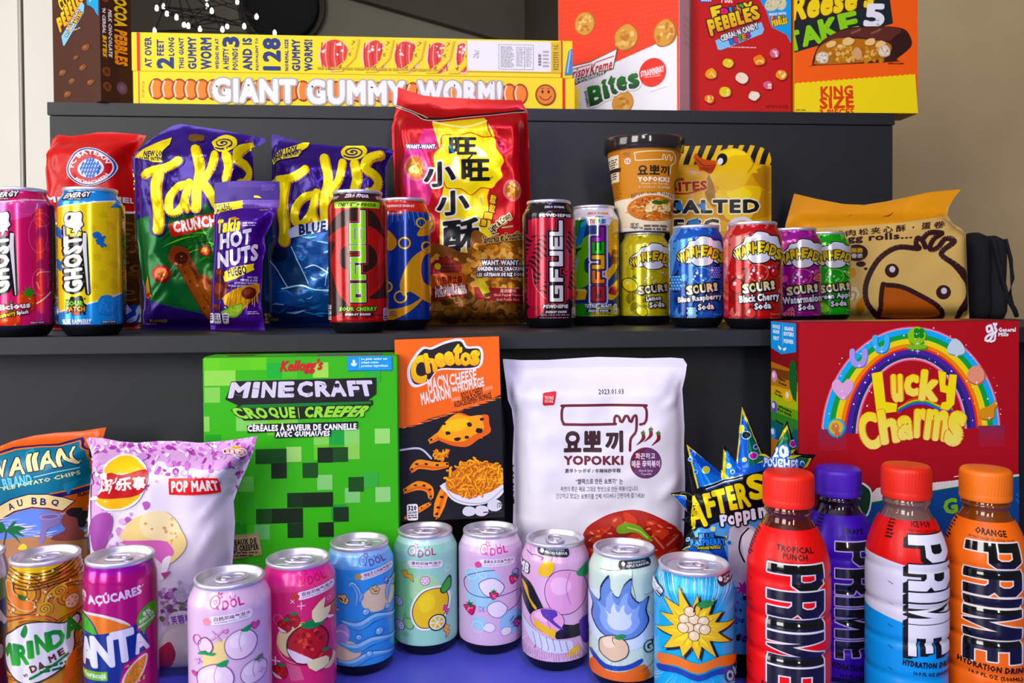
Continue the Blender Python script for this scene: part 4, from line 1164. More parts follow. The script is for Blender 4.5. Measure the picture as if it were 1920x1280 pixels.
A.T('PEPPER', 325, 1118, 405, 1138, 'c8b81a', b=.04); A.T('FLAVORED', 345, 1142, 440, 1158, 'c8b81a', b=.04); A.T('CHIPS', 345, 1162, 390, 1176, 'c8b81a', b=.04)
bagat('chip_bag', 'purple and blue rolled chip bag with yellow lettering behind the tall dark red can', 'snack bag', 620, 1.075, ZM, out, A, dy=-2, B=.03, Bb=.018, Rr=55, cell=8, seal=[(262, 320)], noise=.0035, nscale=90, seed=12, ridge=.5, m='foil',
      creases=[(515, 256, 560, 350, 6, .005), (738, 288, 690, 380, 7, .006), (600, 290, 640, 400, 7, -.004), (500, 500, 560, 430, 7, .004)])

out = [(395, 606), (397, 560), (402, 500), (404, 440), (405, 400), (406, 344), (430, 341), (470, 340), (500, 341), (527, 342), (528, 360), (526, 388), (520, 400), (510, 425), (498, 445), (500, 470), (494, 490), (492, 530), (490, 570), (497, 612), (460, 613), (420, 610)]
A = Art(); A.P(out, '3c127c'); A.frame(380, 340, 4.573, 0, 0)
A.R(100, -10, 700, 240, '280e62'); A.TX(230, 10, 650, 60, 6, '5a3a98', 3, .25); A.R(330, 165, 680, 240, '4a2c80'); A.TX(330, 168, 680, 240, 6, '6a509c', 5, .4); A.TX(520, 40, 640, 90, 4, '6a50a0', 8, .3)
A.P([(110, 200), (360, 168), (352, 190), (366, 196), (350, 215), (362, 232), (110, 285)], YW); A.T('DOUBLE', 118, 195, 246, 232, '2a1650', b=.06, rot=-6); A.T('CRUNCH', 112, 234, 262, 268, '2a1650', b=.06, rot=-6)
A.P([(482, 148), (490, 128), (520, 148)], 'd8c81a'); A.R(455, 128, 484, 146, 'd8c81a'); A.TX(498, 248, 580, 258, 1, 'b8a818', 4)
A.T('Takis', 140, 325, 330, 440, YW, b=.09, rot=-9, sh=.25); A.BL(282, 322, 36, 12, 'c8902a', .3, 3)
A.TX(350, 355, 490, 395, 2, 'b8a8d8', 5)
A.T('HOT', 165, 430, 425, 565, 'ece8f4', b=.05, rot=-11, sh=.25, sd=(6, 8, '2a1058')); A.T('NUTS', 138, 575, 478, 715, 'ece8f4', b=.05, rot=-13, sh=.25, sd=(6, 8, '2a1058'))
A.P([(180, 790), (250, 745), (440, 708), (432, 735), (444, 760), (300, 830), (200, 866)], YW); A.T('FUEGO', 222, 735, 378, 812, '2a1650', b=.08, rot=-11)
for i, (t, x) in enumerate([('HOT CHILI', 385), ('PEPPER & LIME', 328), ('ARTIFICIALLY FLAVORED', 275), ('DOUBLE CRUNCH PEANUTS', 210)]): A.T(t, x, 818 + i * 24, 472, 836 + i * 24, 'e0d8ee', b=.03, rot=2)
A.P([(180, 1000), (260, 930), (360, 900), (490, 880), (495, 950), (400, 1040), (330, 1120), (200, 1060)], 'c8902a')
for i in range(22): A.L([(200 + i * 13, 900 + (i * 31) % 120), (180 + i * 14, 1010 + (i * 17) % 80)], 6, ('e8b83a', 'a86a1a', 'f0c84a')[i % 3])
for x, y, rx, ry, q in ((160, 930, 60, 90, 20), (390, 960, 66, 48, -10), (160, 790, 40, 40, 0), (130, 1080, 40, 30, 0)): A.BL(x, y, rx, ry, '5a2018', .12, x, rot=q); A.BL(x - 10, y - 12, rx * .6, ry * .5, '8a3a28', .15, x, rot=q)
A.P([(170, 1120), (330, 1040), (338, 1110), (290, 1165), (220, 1160)], '7aa838', sm=3); A.P([(195, 1118), (322, 1055), (326, 1105), (280, 1150), (225, 1148)], 'a8cc5a', sm=3); A.SC(200, 1070, 320, 1140, 20, 4, 8, ['88b840', 'c4e080'], 4)
for x in (80, 140, 205): A.RR(x - 25, 1130, x + 25, 1215, 12, 'dcd8e8'); A.TX(x - 18, 1142, x + 18, 1200, 3, '4a3a70', x, .6)
A.TX(380, 1118, 480, 1150, 2, 'b8a8d8', 6)
bagat('nut_bag', 'small purple hot nuts bag leaning between the two big rolled chip bags', 'snack bag', 447, .985, ZM, out, A, dy=-2, B=.016, Bb=.008, Rr=40, cell=8, seal=[(385, 420)], noise=.0022, nscale=60, seed=5, ridge=.4, m='foil',
      creases=[(525, 392, 470, 470, 5, .005), (500, 460, 495, 560, 3, .003)])

# --- dark red cherry can
A = Art.at(600, 340, 4.413, 673, 358); A.fill(-60, -5, 60, 275, 'b41a18')
DK = '2e1412'
A.R(0, 0, 700, 190, '3c1614'); A.P([(60, 190), (600, 190), (600, 420), (545, 420), (480, 300), (400, 245), (250, 245), (140, 300), (80, 420), (60, 420)], 'a81816')
A.P([(70, 470), (95, 370), (170, 280), (260, 242), (400, 242), (490, 320), (535, 470), (470, 410), (400, 380), (300, 372), (180, 400)], DK, sm=3)
A.P([(60, 1080), (60, 560), (140, 515), (110, 640), (120, 780), (170, 940), (240, 1020), (200, 1080)], DK, sm=3); A.P([(400, 965), (480, 900), (540, 800), (560, 690), (600, 690), (600, 930), (500, 970)], DK, sm=3)
A.BL(320, 640, 150, 130, DK, .05, 3, n=12)
for k in range(16):
    a = np.radians(np.linspace(200 - k * 2, 285 + k, 14)); A.hold = True; r = 160 + k * 8; A.L(np.stack([320 + r * np.cos(a) * .95, 640 + r * np.sin(a)], 1), 2, '5a1412'); a = a + 3.14; A.L(np.stack([320 + r * np.cos(a) * .95, 640 + r * np.sin(a)], 1), 2, '5a1412')
A.hold = False
A.T('ZERO SUGAR', 205, 122, 426, 152, 'f0ecf4', b=.05, sh=.2); A.V('ENERGY', 90, 130, 145, 160, 'e0d8e0') if 0 else A.T('ERGY', 96, 132, 146, 158, 'd8d0dc', b=.05, sh=.2); A.T('EXTRA', 492, 132, 556, 158, 'd8d0dc', b=.05)
A.P([(132, 184), (502, 184), (494, 236), (140, 236)], '9ad42e'); A.T('ENERGY + FOCUS', 168, 196, 466, 224, '1c1c10', b=.06, sh=.2)
gfuel(A, 262, 262, 378, 995, ['96dc3c'] * 5, [(22, 'c8302a'), (16, '1c1010'), (6, 'b8b8c0')])
A.T('SOUR CHERRY', 172, 1036, 466, 1070, '96dc3c', b=.08, o=[(7, '1c1010')], sh=.1); A.RR(195, 1082, 440, 1112, 14, '181010'); A.T('ENERGY DRINK', 216, 1088, 418, 1106, 'f0ecf0', b=.05, sh=.2); A.R(440, 1103, 520, 1107, '181010')
A.TX(178, 1116, 460, 1134, 1, '6a1010', 3); A.TX(165, 1146, 470, 1160, 1, '6a1010', 4); A.RR(516, 1046, 552, 1152, 17, 'd8d0f0'); A.T('0', 524, 1058, 544, 1108, '201838'); A.TX(520, 1114, 548, 1146, 2, '201838', 3)
for k in range(3): A.R(76, 1020 + k * 44, 108, 1054 + k * 44, 'e0e0e4'); A.TX(80, 1024 + k * 44, 106, 1050 + k * 44, 2, '303038', k)
canat('energy_drink_can', 'tall dark red can with green upright lettering in front of the blue chip bag', 673, .924, ZM, A, .157, .033, 55, 265, back='a01816', group=gc, lid=False)

# --- blue and gold can behind it
A = Art.at(600, 340, 4.413, 757, 366); A.fill(-60, -5, 60, 270, '173a94')
A.R(400, 100, 1000, 240, 'd4381e'); A.T('PERFORMANCE ENERGY', 480, 178, 795, 200, 'f4ecec', b=.05, sh=.15); A.R(400, 232, 695, 272, 'b02a18'); A.T('LIMITED EDITION', 520, 246, 682, 262, 'f0e4e0', b=.04)
for i in range(26): A.L([(560 + i * 13, 240), (545 + i * 15, 300 + (i * 37) % 60)], 4, ('3a7ad0', '88b8e8', '1c50b0')[i % 3])
G = 'eeb01e'
A.P([(920, 280), (860, 330), (800, 420), (830, 440), (930, 400)], G, sm=3); A.P([(930, 500), (860, 540), (760, 620), (700, 720), (660, 850), (690, 940), (740, 900), (860, 980), (930, 1000), (930, 880), (850, 820), (830, 700), (860, 600), (930, 560)], G, sm=3)
A.P([(480, 1060), (640, 1040), (760, 1000), (865, 925), (800, 1010), (700, 1090), (560, 1150), (480, 1160)], G, sm=3); A.P([(480, 560), (560, 540), (600, 620), (560, 760), (480, 800)], '2450b4', sm=3); A.P([(480, 400), (560, 380), (640, 480), (600, 560), (480, 520)], G, sm=3)
for x, y, r in ((835, 328, 38), (880, 526, 42), (665, 945, 46), (560, 860, 40), (700, 500, 44)): A.RG(x, y, r, 18, '8a5a10'); A.RG(x, y, r, 13, 'f4c030'); A.RG(x - 2, y - 2, r, 4, 'fae890')
A.P([(575, 1070), (640, 1055), (640, 1110), (575, 1120)], G); A.TX(580, 1060, 640, 1110, 4, '1c3a80', 4); A.T('F', 895, 1030, 912, 1062, 'f0f0f4', b=.06)
canat('energy_drink_can', 'tall blue and gold can with round golden rings half behind the dark red can', 758, 1.0, ZM, A, .157, .0325, 50, 250, back='173a94', group=gc, lid=False)

# --- tall red rice cracker bag
out = [(748, 606), (747, 560), (746, 480), (744, 400), (742, 330), (739, 280), (738, 240), (742, 225), (746, 205), (749, 185), (750, 165), (772, 173), (798, 181), (820, 184), (860, 186), (910, 189), (980, 191), (984, 200), (991, 212), (993, 260), (995, 330), (997, 400), (998, 440), (996, 500), (992, 560), (988, 606), (930, 609), (860, 610), (800, 609)]
A = Art(); A.P(out, 'b01426'); A.frame(720, 160, 2.667, 0, 0)
A.P([(70, 10), (80, 15), (210, 55), (700, 84), (712, 110), (720, 135), (500, 150), (240, 180), (160, 150), (70, 105)], 'a8121e')
A.L([(70, 108), (160, 145), (230, 178), (400, 165), (710, 138)], 16, '181014', sm=4); A.L([(70, 112), (160, 150), (230, 183), (400, 170), (710, 142)], 3, 'e8dcc8', sm=4); A.L([(66, 102), (150, 136), (228, 172)], 3, 'e0d0b8', sm=4)
A.P([(250, 195), (510, 172), (560, 250), (560, 420), (520, 560), (560, 900), (280, 900), (285, 600), (310, 480), (280, 300)], 'e8d010'); A.L([(520, 172), (530, 230), (545, 260)], 8, 'b01426'); A.L([(255, 190), (400, 215), (520, 190)], 8, 'fff6a0', sm=3); A.L([(300, 560), (310, 760)], 10, 'f8ec60')
A.P([(110, 330), (200, 300), (240, 420), (230, 600), (120, 560)], 'c83a78', sm=3); A.P([(200, 230), (260, 250), (250, 330), (180, 320)], 'c03070', sm=3)
p = [(255, 350), (290, 310), (300, 250), (380, 255), (440, 240), (500, 262), (560, 265), (570, 320), (608, 380), (590, 420), (600, 460), (570, 490), (545, 520), (490, 515), (440, 550), (390, 520), (320, 515), (300, 470), (262, 430)]
A.P(p, 'f6e414', sm=3); A.L(p, 5, 'c8281a', closed=True, sm=3); A.E(436, 400, 98, 84, 'f8f0b4', -30)
w = lambda q: q
A.T('旺', 330, 262, 470, 352, '16161a', b=.045, o=[(9, 'f6e414')]); A.T('旺', 392, 372, 535, 482, '16161a', b=.045, o=[(9, 'f6e414')]); A.L([(412, 388), (446, 355)], 9, '16161a'); A.P([(328, 292), (352, 320), (366, 350), (340, 335)], '2a6a9a')
A.T('®', 538, 456, 556, 474, '3a2a10')
for t, x0, y0, x1, y1 in (('小', 205, 385, 365, 510), ('小', 266, 528, 432, 650), ('酥', 296, 668, 484, 835)): A.T(t, x0, y0, x1, y1, '16161c', b=.035, o=[(8, 'efe8dc')], rot=-6, sh=.1)
A.T('WANT-WANT.', 118, 298, 268, 320, 'f0f0f4', b=.08, o=[(4, '1c2c5c')])
A.SC(150, 200, 230, 290, 1, 1, 2, ['b01426'], 1)
def cracker(A, x, y, rx, ry, s, halo=True):
    if halo: A.BL(x, y, rx * 1.25, ry * 1.25, 'd86a7a', .06, s)
    A.BL(x, y, rx, ry, 'a8682a', .12, s); rd = random.Random(s)
    for i in range(16):
        a = rd.uniform(0, 6.28); r = rd.uniform(0, .75); A.BL(x + rx * r * math.cos(a), y + ry * r * math.sin(a), rx * .3, ry * .26, ('d8a05a', 'c8843c', 'e8bc7c', 'b87430', 'f0cc94')[i % 5], .2, s + i)
cracker(A, 168, 415, 46, 54, 1); cracker(A, 646, 528, 36, 44, 2); cracker(A, 236, 690, 20, 40, 3)
rd = random.Random(11)
A.P([(225, 830), (300, 800), (420, 840), (440, 740), (480, 730), (560, 790), (640, 780), (740, 800), (740, 1200), (225, 1200)], '7a4a1e', sm=3)
for i in range(420):
    x, y = rd.uniform(235, 740), rd.uniform(800, 1180); f = 1 if y < 1040 else .62; r = rd.uniform(7, 24) + (16 if i < 70 else 0)
    if y > 860 or x > 420: A.BL(x, y, r, r * .8, [('c8883c', 'b06a28', 'd89c50', '8a5220', 'e0b068'), ('7a4c20', '644018', '8a5a2a', '4c2e10', '946a38')][f < 1][i % 5], .25, i, 8)
for t, x0, y0, x1, y1, r in (('粒', 535, 550, 565, 595, 10), ('粒', 530, 598, 560, 640, 10), ('圓', 505, 640, 545, 672, 10), ('脆', 488, 672, 516, 706, 10)): A.T(t, x0, y0, x1, y1, 'e8b81a', b=.05, o=[(5, '5a2010')], rot=r)
for x0, y0, x1, y1 in ((485, 560, 496, 602), (452, 608, 480, 640), (462, 660, 488, 668), (600, 700, 618, 690), (595, 715, 645, 708), (598, 792, 632, 812), (520, 770, 548, 752), (550, 752, 576, 744)): A.L([(x0, y0), (x1, y1)], 7, 'f2e2a0'); A.L([(x0, y0), (x1, y1)], 2.5, '3a1810')
A.T('Light & Crispy', 520, 672, 650, 712, '2a1410', b=.07, o=[(4, 'e8d8a8')], rot=-38); A.T('Savoureux et Croustillant', 498, 742, 700, 784, '2a1410', b=.06, o=[(3, 'd8b878')], rot=-7)
A.T('WANT WANT', 490, 876, 672, 902, 'f4f0ec', b=.05, o=[(5, '201838')]); A.T('GOLDEN RICE CRACKERS', 468, 910, 700, 930, 'f0ece8', b=.04, o=[(5, '201838')]); A.T('LES GÂTEAUX DE RIZ DORÉS', 468, 936, 706, 958, 'f0ece8', b=.04, o=[(5, '201838')])
A.ST(310, 900, 72, 50, 12, '6a1412', 5, .1, sy=.7); A.P([(255, 960), (240, 890), (300, 868), (370, 880), (385, 930)], '8a1c18', sm=3); A.BL(272, 905, 16, 16, 'd8c820', .1, 2); A.TX(285, 890, 372, 945, 3, '3a2418', 4)
A.P([(238, 950), (400, 940), (408, 1000), (412, 1040), (270, 1070), (236, 1010)], 'b4541c', sm=3); A.T('小包獨立裝', 262, 950, 394, 994, '8a1a1e', b=.05, o=[(3, 'd87a3a')]); A.R(245, 1004, 425, 1060, '8a2018', rot=-7); A.T('Individual Packs', 260, 996, 408, 1032, 'f0e4dc', b=.05, rot=-7); A.T('Packs Individuels', 258, 1020, 416, 1052, 'f0e4dc', b=.05, rot=-7)
A.P([(450, 1010), (690, 1020), (688, 1092), (460, 1070)], '8a1420'); A.P([(462, 980), (500, 970), (536, 1050), (508, 1064)], 'c8b83a', sm=2); A.P([(500, 1046), (534, 1036), (536, 1056), (508, 1064)], '4a3a1a')
A.T('黑胡椒味', 582, 1020, 660, 1040, 'e0a8a0', b=.03); A.T('Black Pepper Flavour', 552, 1044, 690, 1060, 'e0a8a0', b=.02); A.T('Goût Poivre Noir', 562, 1066, 676, 1080, 'e0a8a0', b=.02)
bagat('rice_cracker_bag', 'tall shiny red rice cracker bag reaching above the top step edge', 'snack bag', 868, 1.125, ZM, out, A, dy=-2, B=.032, Bb=.022, Rr=22, cell=8, seal=[(205, 250)], noise=.003, nscale=110, seed=21, ridge=.4, m='foil', ex=.6,
      creases=[(745, 205, 830, 232, 6, .006), (985, 215, 900, 240, 6, .005), (830, 235, 850, 300, 8, -.004), (760, 250, 830, 400, 12, .004), (905, 235, 960, 330, 9, .004), (990, 300, 960, 420, 8, .004), (800, 500, 870, 590, 10, .004)])

# --- black and pink patterned can
A = Art.at(980, 360, 4.924, 1030, 373); A.fill(-54, -5, 54, 245, '181014')
A.R(0, 0, 600, 230, '121014'); RDK = 'b8123a'
A.P([(60, 250), (180, 238), (480, 240), (500, 240), (500, 380), (400, 350), (250, 370), (100, 400), (60, 420)], RDK, sm=0)
rd = random.Random(3)
for side in (0, 1):
    for i in range(15):
        y = 385 + i * 42; x0, x1 = ((40, 262) if side == 0 else (372, 500)); n = 14; t = np.linspace(0, 1, n)
        A.L(np.stack([x0 + (x1 - x0) * t, y + 34 * np.sin(t * 6.5 + i * .55 + side * 2) + (40 * t if side == 0 else -20 * t)], 1), 0, RDK, sm=3, taper=[18, 24, 16, 26, 18])
A.BL(215, 680, 55, 80, RDK, .05, 2); A.L([(260, 600), (190, 590), (165, 680), (190, 740), (250, 760)], 4, '181014', sm=4); A.BL(405, 640, 40, 90, RDK, .05, 4)
A.P([(60, 700), (95, 700), (120, 860), (200, 960), (250, 1010), (200, 1030), (60, 1040)], RDK, sm=3); A.L([(95, 700), (115, 850), (190, 950), (245, 1000)], 4, 'd8a0a8', sm=4); A.P([(60, 1060), (180, 1040), (200, 1090), (110, 1170), (60, 1180)], 'a01032', sm=3); A.P([(380, 900), (500, 880), (500, 930), (390, 1000)], RDK)
A.T('ZERO SUGAR', 204, 130, 402, 152, 'e8e4f0', b=.05, sh=.1); A.T('GY', 28, 150, 60, 170, 'c8c4d0', b=.05); A.T('INSPIRED BY', 232, 176, 398, 188, '6a3040', b=.03); A.R(158, 200, 450, 236, '0c0a0c'); A.T('PEWDIEPIE', 162, 204, 444, 232, 'f0eef0', b=.1)
gfuel(A, 252, 264, 368, 1004, ['e4e2e8'] * 5, [(30, '181014'), (24, 'b8304a'), (17, '100c10')])
A.T('PEWDIEPIE', 196, 1032, 412, 1066, 'e8e6ec', b=.07, o=[(4, '181014')], sh=.1); A.T('ENERGY DRINK', 216, 1088, 402, 1110, 'e0dce4', b=.05, sh=.2, o=[(6, '0c0a0c')]); A.T('16 FL OZ (1 PT) 473 mL', 176, 1120, 426, 1138, 'd8a0b0', b=.03); A.TX(165, 1148, 440, 1164, 1, 'c87890', 4)
A.RR(444, 1058, 480, 1160, 17, 'c8a0b8'); A.T('0', 452, 1070, 472, 1115, '2a1420'); A.TX(448, 1122, 476, 1150, 2, '2a1420', 3)
canat('energy_drink_can', 'tall black and crimson wavy striped can with white upright lettering', 1030, 1.03, ZM, A, .157, .033, 49.3, 240, back='181014', group=gc, lid=False)

# --- multicoloured can with falling blocks
A = Art.at(980, 360, 4.924, 1114.5, 380); A.fill(-52, -5, 52, 235, '243a74')
A.R(400, 0, 1000, 240, 'e8e8ec'); A.P([(470, 240), (600, 240), (600, 300), (560, 330), (560, 560), (590, 700), (580, 800), (540, 860), (470, 900)], '2a8a2a'); A.P([(800, 230), (900, 230), (900, 1150), (830, 1180), (760, 980), (800, 880), (880, 800), (890, 700), (860, 520), (780, 400)], 'e0b81a', sm=0)
A.P([(560, 420), (640, 380), (640, 560), (580, 620), (575, 720), (620, 760), (640, 800), (600, 860), (480, 860), (480, 420)], '7cc83a', sm=3); A.P([(780, 395), (850, 430), (885, 560), (870, 690), (800, 800), (760, 850), (760, 740), (830, 660), (800, 560), (770, 520)], 'e8b420', sm=3)
A.P([(470, 900), (600, 920), (760, 980), (830, 1000), (900, 940), (900, 1100), (800, 1080), (600, 1020), (470, 1010)], '1c2c6a', sm=3); A.P([(470, 1040), (620, 1030), (640, 1200), (470, 1210)], '3c9a2a'); A.P([(640, 1100), (760, 1030), (890, 1080), (890, 1210), (620, 1210)], 'b8b020')
for i in range(8): A.L([(590, 250 + i * 34), (860, 240 + i * 34)], 1.5, '34549a')
def cube(A, x, y, w, h, c1, c2, c3, r=15):
    A.P(rotp([(x, y), (x + w, y - h * .25), (x + w, y + h * .75), (x, y + h)], x, y, r), c1); A.P(rotp([(x, y), (x + w, y - h * .25), (x + w * .7, y - h * .5), (x - w * .3, y - h * .25)], x, y, r), c2); A.P(rotp([(x, y), (x - w * .3, y - h * .25), (x - w * .3, y + h * .75), (x, y + h)], x, y, r), c3)
cube(A, 545, 320, 44, 180, '2a8cc8', '5ab8e0', '1c6a9c', 14); cube(A, 515, 920, 80, 80, 'e0c02a', 'f0dc6a', '6a5210', 12); cube(A, 830, 540, 44, 60, '7a3a1a', '9a5228', 'c8742a', 20); cube(A, 835, 590, 50, 70, '8a4a1e', 'c88a3a', '5a2c10', 20); cube(A, 820, 890, 60, 60, 'b0283a', 'd85a5a', '6a1420', 24)
A.P([(490, 510), (560, 505), (520, 540), (490, 600)], '14382a'); A.P([(490, 620), (530, 590), (500, 740), (488, 760)], '8ad0c0')
A.T('ZERO SUGAR', 600, 174, 804, 194, 'e8862a', b=.05, sh=.1); A.T('INSPIRED BY', 665, 212, 750, 222, '3a3a44', b=.05); A.P([(590, 236), (830, 236), (800, 298), (610, 298)], 'f0f0f2')
for i, (t, c) in enumerate(zip('TETRIS', ('d8302a', 'e8862a', 'd8b81a', '3aa83a', '2a7ad0', '8a3ab0'))): A.T(t, 620 + i * 27 - (i > 4) * 4, 238, 645 + i * 27 - (i > 4) * 10 + 0, 284 - (i % 2) * 6, c, b=.09)
gfuel(A, 645, 315, 752, 1010, ['8a1a9a', '3aa82a', 'e0a81c', 'e07a1c', 'a8242a'], [(34, '9a8ad0'), (28, 'd8e8f0'), (22, '5a2a6a'), (10, '201420')])
A.T('TETRIS', 576, 1038, 690, 1072, 'e0e4f4', b=.08, o=[(5, '1c2458')], sh=.2); A.T('BLAST', 722, 1038, 812, 1070, 'e0e4f4', b=.08, o=[(5, '1c2458')], sh=.2); A.RR(588, 1086, 808, 1114, 14, '1c2468'); A.T('ENERGY DRINK', 612, 1092, 786, 1110, 'd8dcf0', b=.05, sh=.2)
A.T('16 FL OZ (1 PT) 473 mL', 582, 1122, 812, 1142, '1a2a10', b=.03); A.TX(568, 1150, 818, 1166, 1, '2a3a14', 4); A.RR(832, 1036, 860, 1136, 14, 'd8e0f0'); A.T('0', 838, 1048, 854, 1092, '1c2458'); A.TX(835, 1100, 857, 1128, 2, '1c2458', 3)
canat('energy_drink_can', 'tall multicoloured can with rainbow upright lettering beside the black crimson can', 1114.5, 1.095, ZM, A, .157, .0328, 46.2, 232, back='243a74', group=gc, lid=False)


# --- sour soda cans
def fruit(A, kind, x, y, s, c1, c2):
    k = '14141a'
    if kind == 'lemon':
        A.BL(x, y, 50 * s, 40 * s, k, .02, 1, rot=35); A.BL(x, y, 45 * s, 35 * s, c1, .02, 1, rot=35); A.BL(x - 12 * s, y - 12 * s, 12 * s, 7 * s, 'f4f4d8', .05, 2, rot=-50); A.BL(x + 30 * s, y - 44 * s, 18 * s, 7 * s, c2, .1, 3, rot=30)
    elif kind == 'berry':
        A.BL(x, y, 46 * s, 56 * s, k, .04, 1); rd = random.Random(4)
        for j in range(5):
            for i in range(4): A.E(x - 27 * s + i * 18 * s + (j % 2) * 9 * s - 4 * s, y - 36 * s + j * 18 * s, 10 * s, 10 * s, c1); A.E(x - 29 * s + i * 18 * s + (j % 2) * 9 * s - 4 * s, y - 39 * s + j * 18 * s, 4 * s, 4 * s, 'c8e0f8')
        A.L([(x + 4 * s, y - 50 * s), (x + 14 * s, y - 74 * s)], 9 * s, k)
    elif kind == 'cherry':
        A.L([(x - 10 * s, y - 30 * s), (x + 4 * s, y - 70 * s), (x + 50 * s, y - 96 * s)], 9 * s, k, sm=4); A.L([(x + 40 * s, y - 20 * s), (x + 55 * s, y - 90 * s)], 9 * s, k)
        A.BL(x, y, 42 * s, 42 * s, k, .03, 1); A.BL(x, y, 36 * s, 36 * s, c1, .03, 1); A.BL(x - 12 * s, y - 12 * s, 9 * s, 12 * s, 'f4dcdc', .1, 2, rot=30); A.BL(x + 20 * s, y - 72 * s, 30 * s, 13 * s, c2, .1, 4, rot=-20)
    else:
        A.P(rotp([(x - 50 * s, y + 30 * s), (x + 40 * s, y + 40 * s), (x + 10 * s, y - 50 * s)], x, y, 10), k, sm=3); A.P(rotp([(x - 42 * s, y + 25 * s), (x + 32 * s, y + 32 * s), (x + 8 * s, y - 40 * s)], x, y, 10), c1, sm=3)
        for i in range(6): A.E(x - 20 * s + (i % 3) * 18 * s, y + 18 * s - (i // 3) * 22 * s, 4 * s, 5 * s, k, n=8)


def sour(xc, D, ytop, rpx, hpx, r, base, dark, splash, words, f, label, dx, dy, turn=0, k=1.0, back=None):
    """artwork in the units of the black cherry can"""
    A = Art(); A.f0 = (0, 0); A.fill(-60, -5, 60, 200, base)
    A.frame(dx - 1035 / 3.048 * k, dy - 700 / 3.048 * k, 3.048 / k, 0, 0)
    rd = random.Random(len(label))
    A.P([(840, 640), (900, 650), (880, 720), (1000, 690), (960, 760), (900, 800), (870, 900), (830, 1000)], splash, sm=2); A.SC(840, 640, 1000, 1120, 26, 4, 14, [dark, splash], 3); A.SC(1090, 650, 1200, 1120, 16, 4, 16, [splash, dark], 5)
    A.SC(850, 900, 960, 1130, 10, 12, 34, [dark, splash], 9)
    f(A)
    cl = [(915, 822), (908, 790), (925, 770), (960, 748), (975, 722), (1010, 715), (1035, 695), (1085, 700), (1105, 715), (1140, 718), (1150, 750), (1165, 780), (1160, 815), (1130, 838), (1085, 820), (1030, 812), (970, 836)]
    A.P(cl, '14141a', sm=4); A.L(cl, 12, '14141a', closed=True, sm=4); A.P(cl, 'e8ecf4', sm=4)
    st_ = [(985, 815), (1030, 790), (1090, 800), (1100, 830), (1070, 850), (1010, 850)]
    A.P(st_, '14141a', sm=4); A.L(st_, 10, '14141a', closed=True, sm=4); A.P(st_, 'e8ecf4', sm=4)
    for i, t in enumerate('WARHEADS'):
        x = 915 + i * 30.5; y = 742 + abs(i - 3.5) ** 2 * 3.0; h = 66 if i == 3 else 56
        A.T(t, x, y, x + 37, y + h, 'e0b81c', b=.08, rot=(i - 3.5) * 5.5, o=[(5, '14141a')], grad='f0dc3a')
    A.RG(1040, 905, 50, 6, splash, 44, 20); A.SC(985, 860, 1095, 940, 14, 4, 9, [splash, 'e8ecf4'], 8)
    for i, t in enumerate('SOUR!'): A.T(t, 955 + i * 37, 960 - i * 4, 994 + i * 36 - (14 if i == 4 else 0), 1010 - i * 5 - (0), 'f2e080', b=.1, rot=-6, o=[(8, '14141a')], grad='e8e8d8')
    A.T(words[0], *words[2], 'eef0f4', b=.05, rot=-5, o=[(6, '14141a')]); A.T(words[1], 1018, 1056, 1105, 1092, 'eef0f4', b=.05, rot=-5, o=[(6, '14141a')])
    A.T('12 FL OZ', 882, 1108, 942, 1122, splash, b=.03); A.T('(355mL)', 882, 1130, 940, 1146, splash, b=.03); A.T('Naturally', 1102, 1112, 1150, 1126, splash, b=.03); A.T('Flavored', 1102, 1132, 1150, 1146, splash, b=.03)
    canat('soda_can', label, xc, D, ZM, A, .1222 * r / .033, r, rpx, hpx, turn=turn, back=back or dark, group='sour soda cans on the middle step', lid=False)


def f(A): fruit(A, 'lemon', 905, 950, 1.05, 'e8dc1a', '5a8a1a'); fruit(A, 'lemon', 975, 1115, .75, 'e8dc1a', '5a8a1a')
sour(1208, 1.105, 432, 46, 178, .033, 'ccc012', '8a8410', 'd8d060', ('Lemon', 'Soda', (1000, 1018, 1085, 1050)), f, 'yellow lemon sour soda can holding up the noodle cup', 14, 25, k=.93, turn=0)
def f(A): fruit(A, 'berry', 895, 945, .92, '3a8ad8', '5a8a1a'); fruit(A, 'berry', 1120, 890, .7, '6a5ad0', '5a8a1a'); fruit(A, 'berry', 985, 1110, .7, '8ac0f0', '5a8a1a'); A.BL(1125, 720, 30, 60, '3a3aa0', .2, 3)
sour(1305.6, 1.01, 429, 51, 180, .0333, '1c5ab4', '123a86', '5a98d8', ('Blue Raspberry', 'Soda', (910, 1012, 1148, 1052)), f, 'blue raspberry sour soda can in front of the duck pouch', 8, 24, k=.97)
def f(A): fruit(A, 'cherry', 925, 970, .95, 'c81c20', 'b03a3a'); fruit(A, 'cherry', 1125, 900, .6, 'c81c20', 'b03a3a'); fruit(A, 'cherry', 1000, 1112, .72, 'd84a40', 'b03a3a')
sour(1411, .962, 428, 54, 184, .0332, 'b81e1c', '8a1416', 'd8706a', ('Black Cherry', 'Soda', (940, 1012, 1148, 1062)), f, 'red black cherry sour soda can third in the row of five', 8.6, 21.7)
def f(A): fruit(A, 'melon', 1130, 905, .7, 'e06a7a', '3a8a3a'); fruit(A, 'melon', 975, 1105, .9, 'e06a8a', '3a8a3a'); A.BL(1120, 720, 34, 46, '8a2a5a', .2, 3)
sour(1488, 1.055, 427, 48.5, 172, .0332, '9a148a', '6a0c5c', 'd85a9a', ('Watermelon', 'Soda', (935, 1010, 1145, 1052)), f, 'magenta watermelon sour soda can fourth in the row of five', 12.7, 24, k=.94)
def f(A): fruit(A, 'lemon', 975, 1100, .85, '8ad83a', '2a8a2a'); fruit(A, 'lemon', 1125, 890, .6, '8ad83a', '2a8a2a')
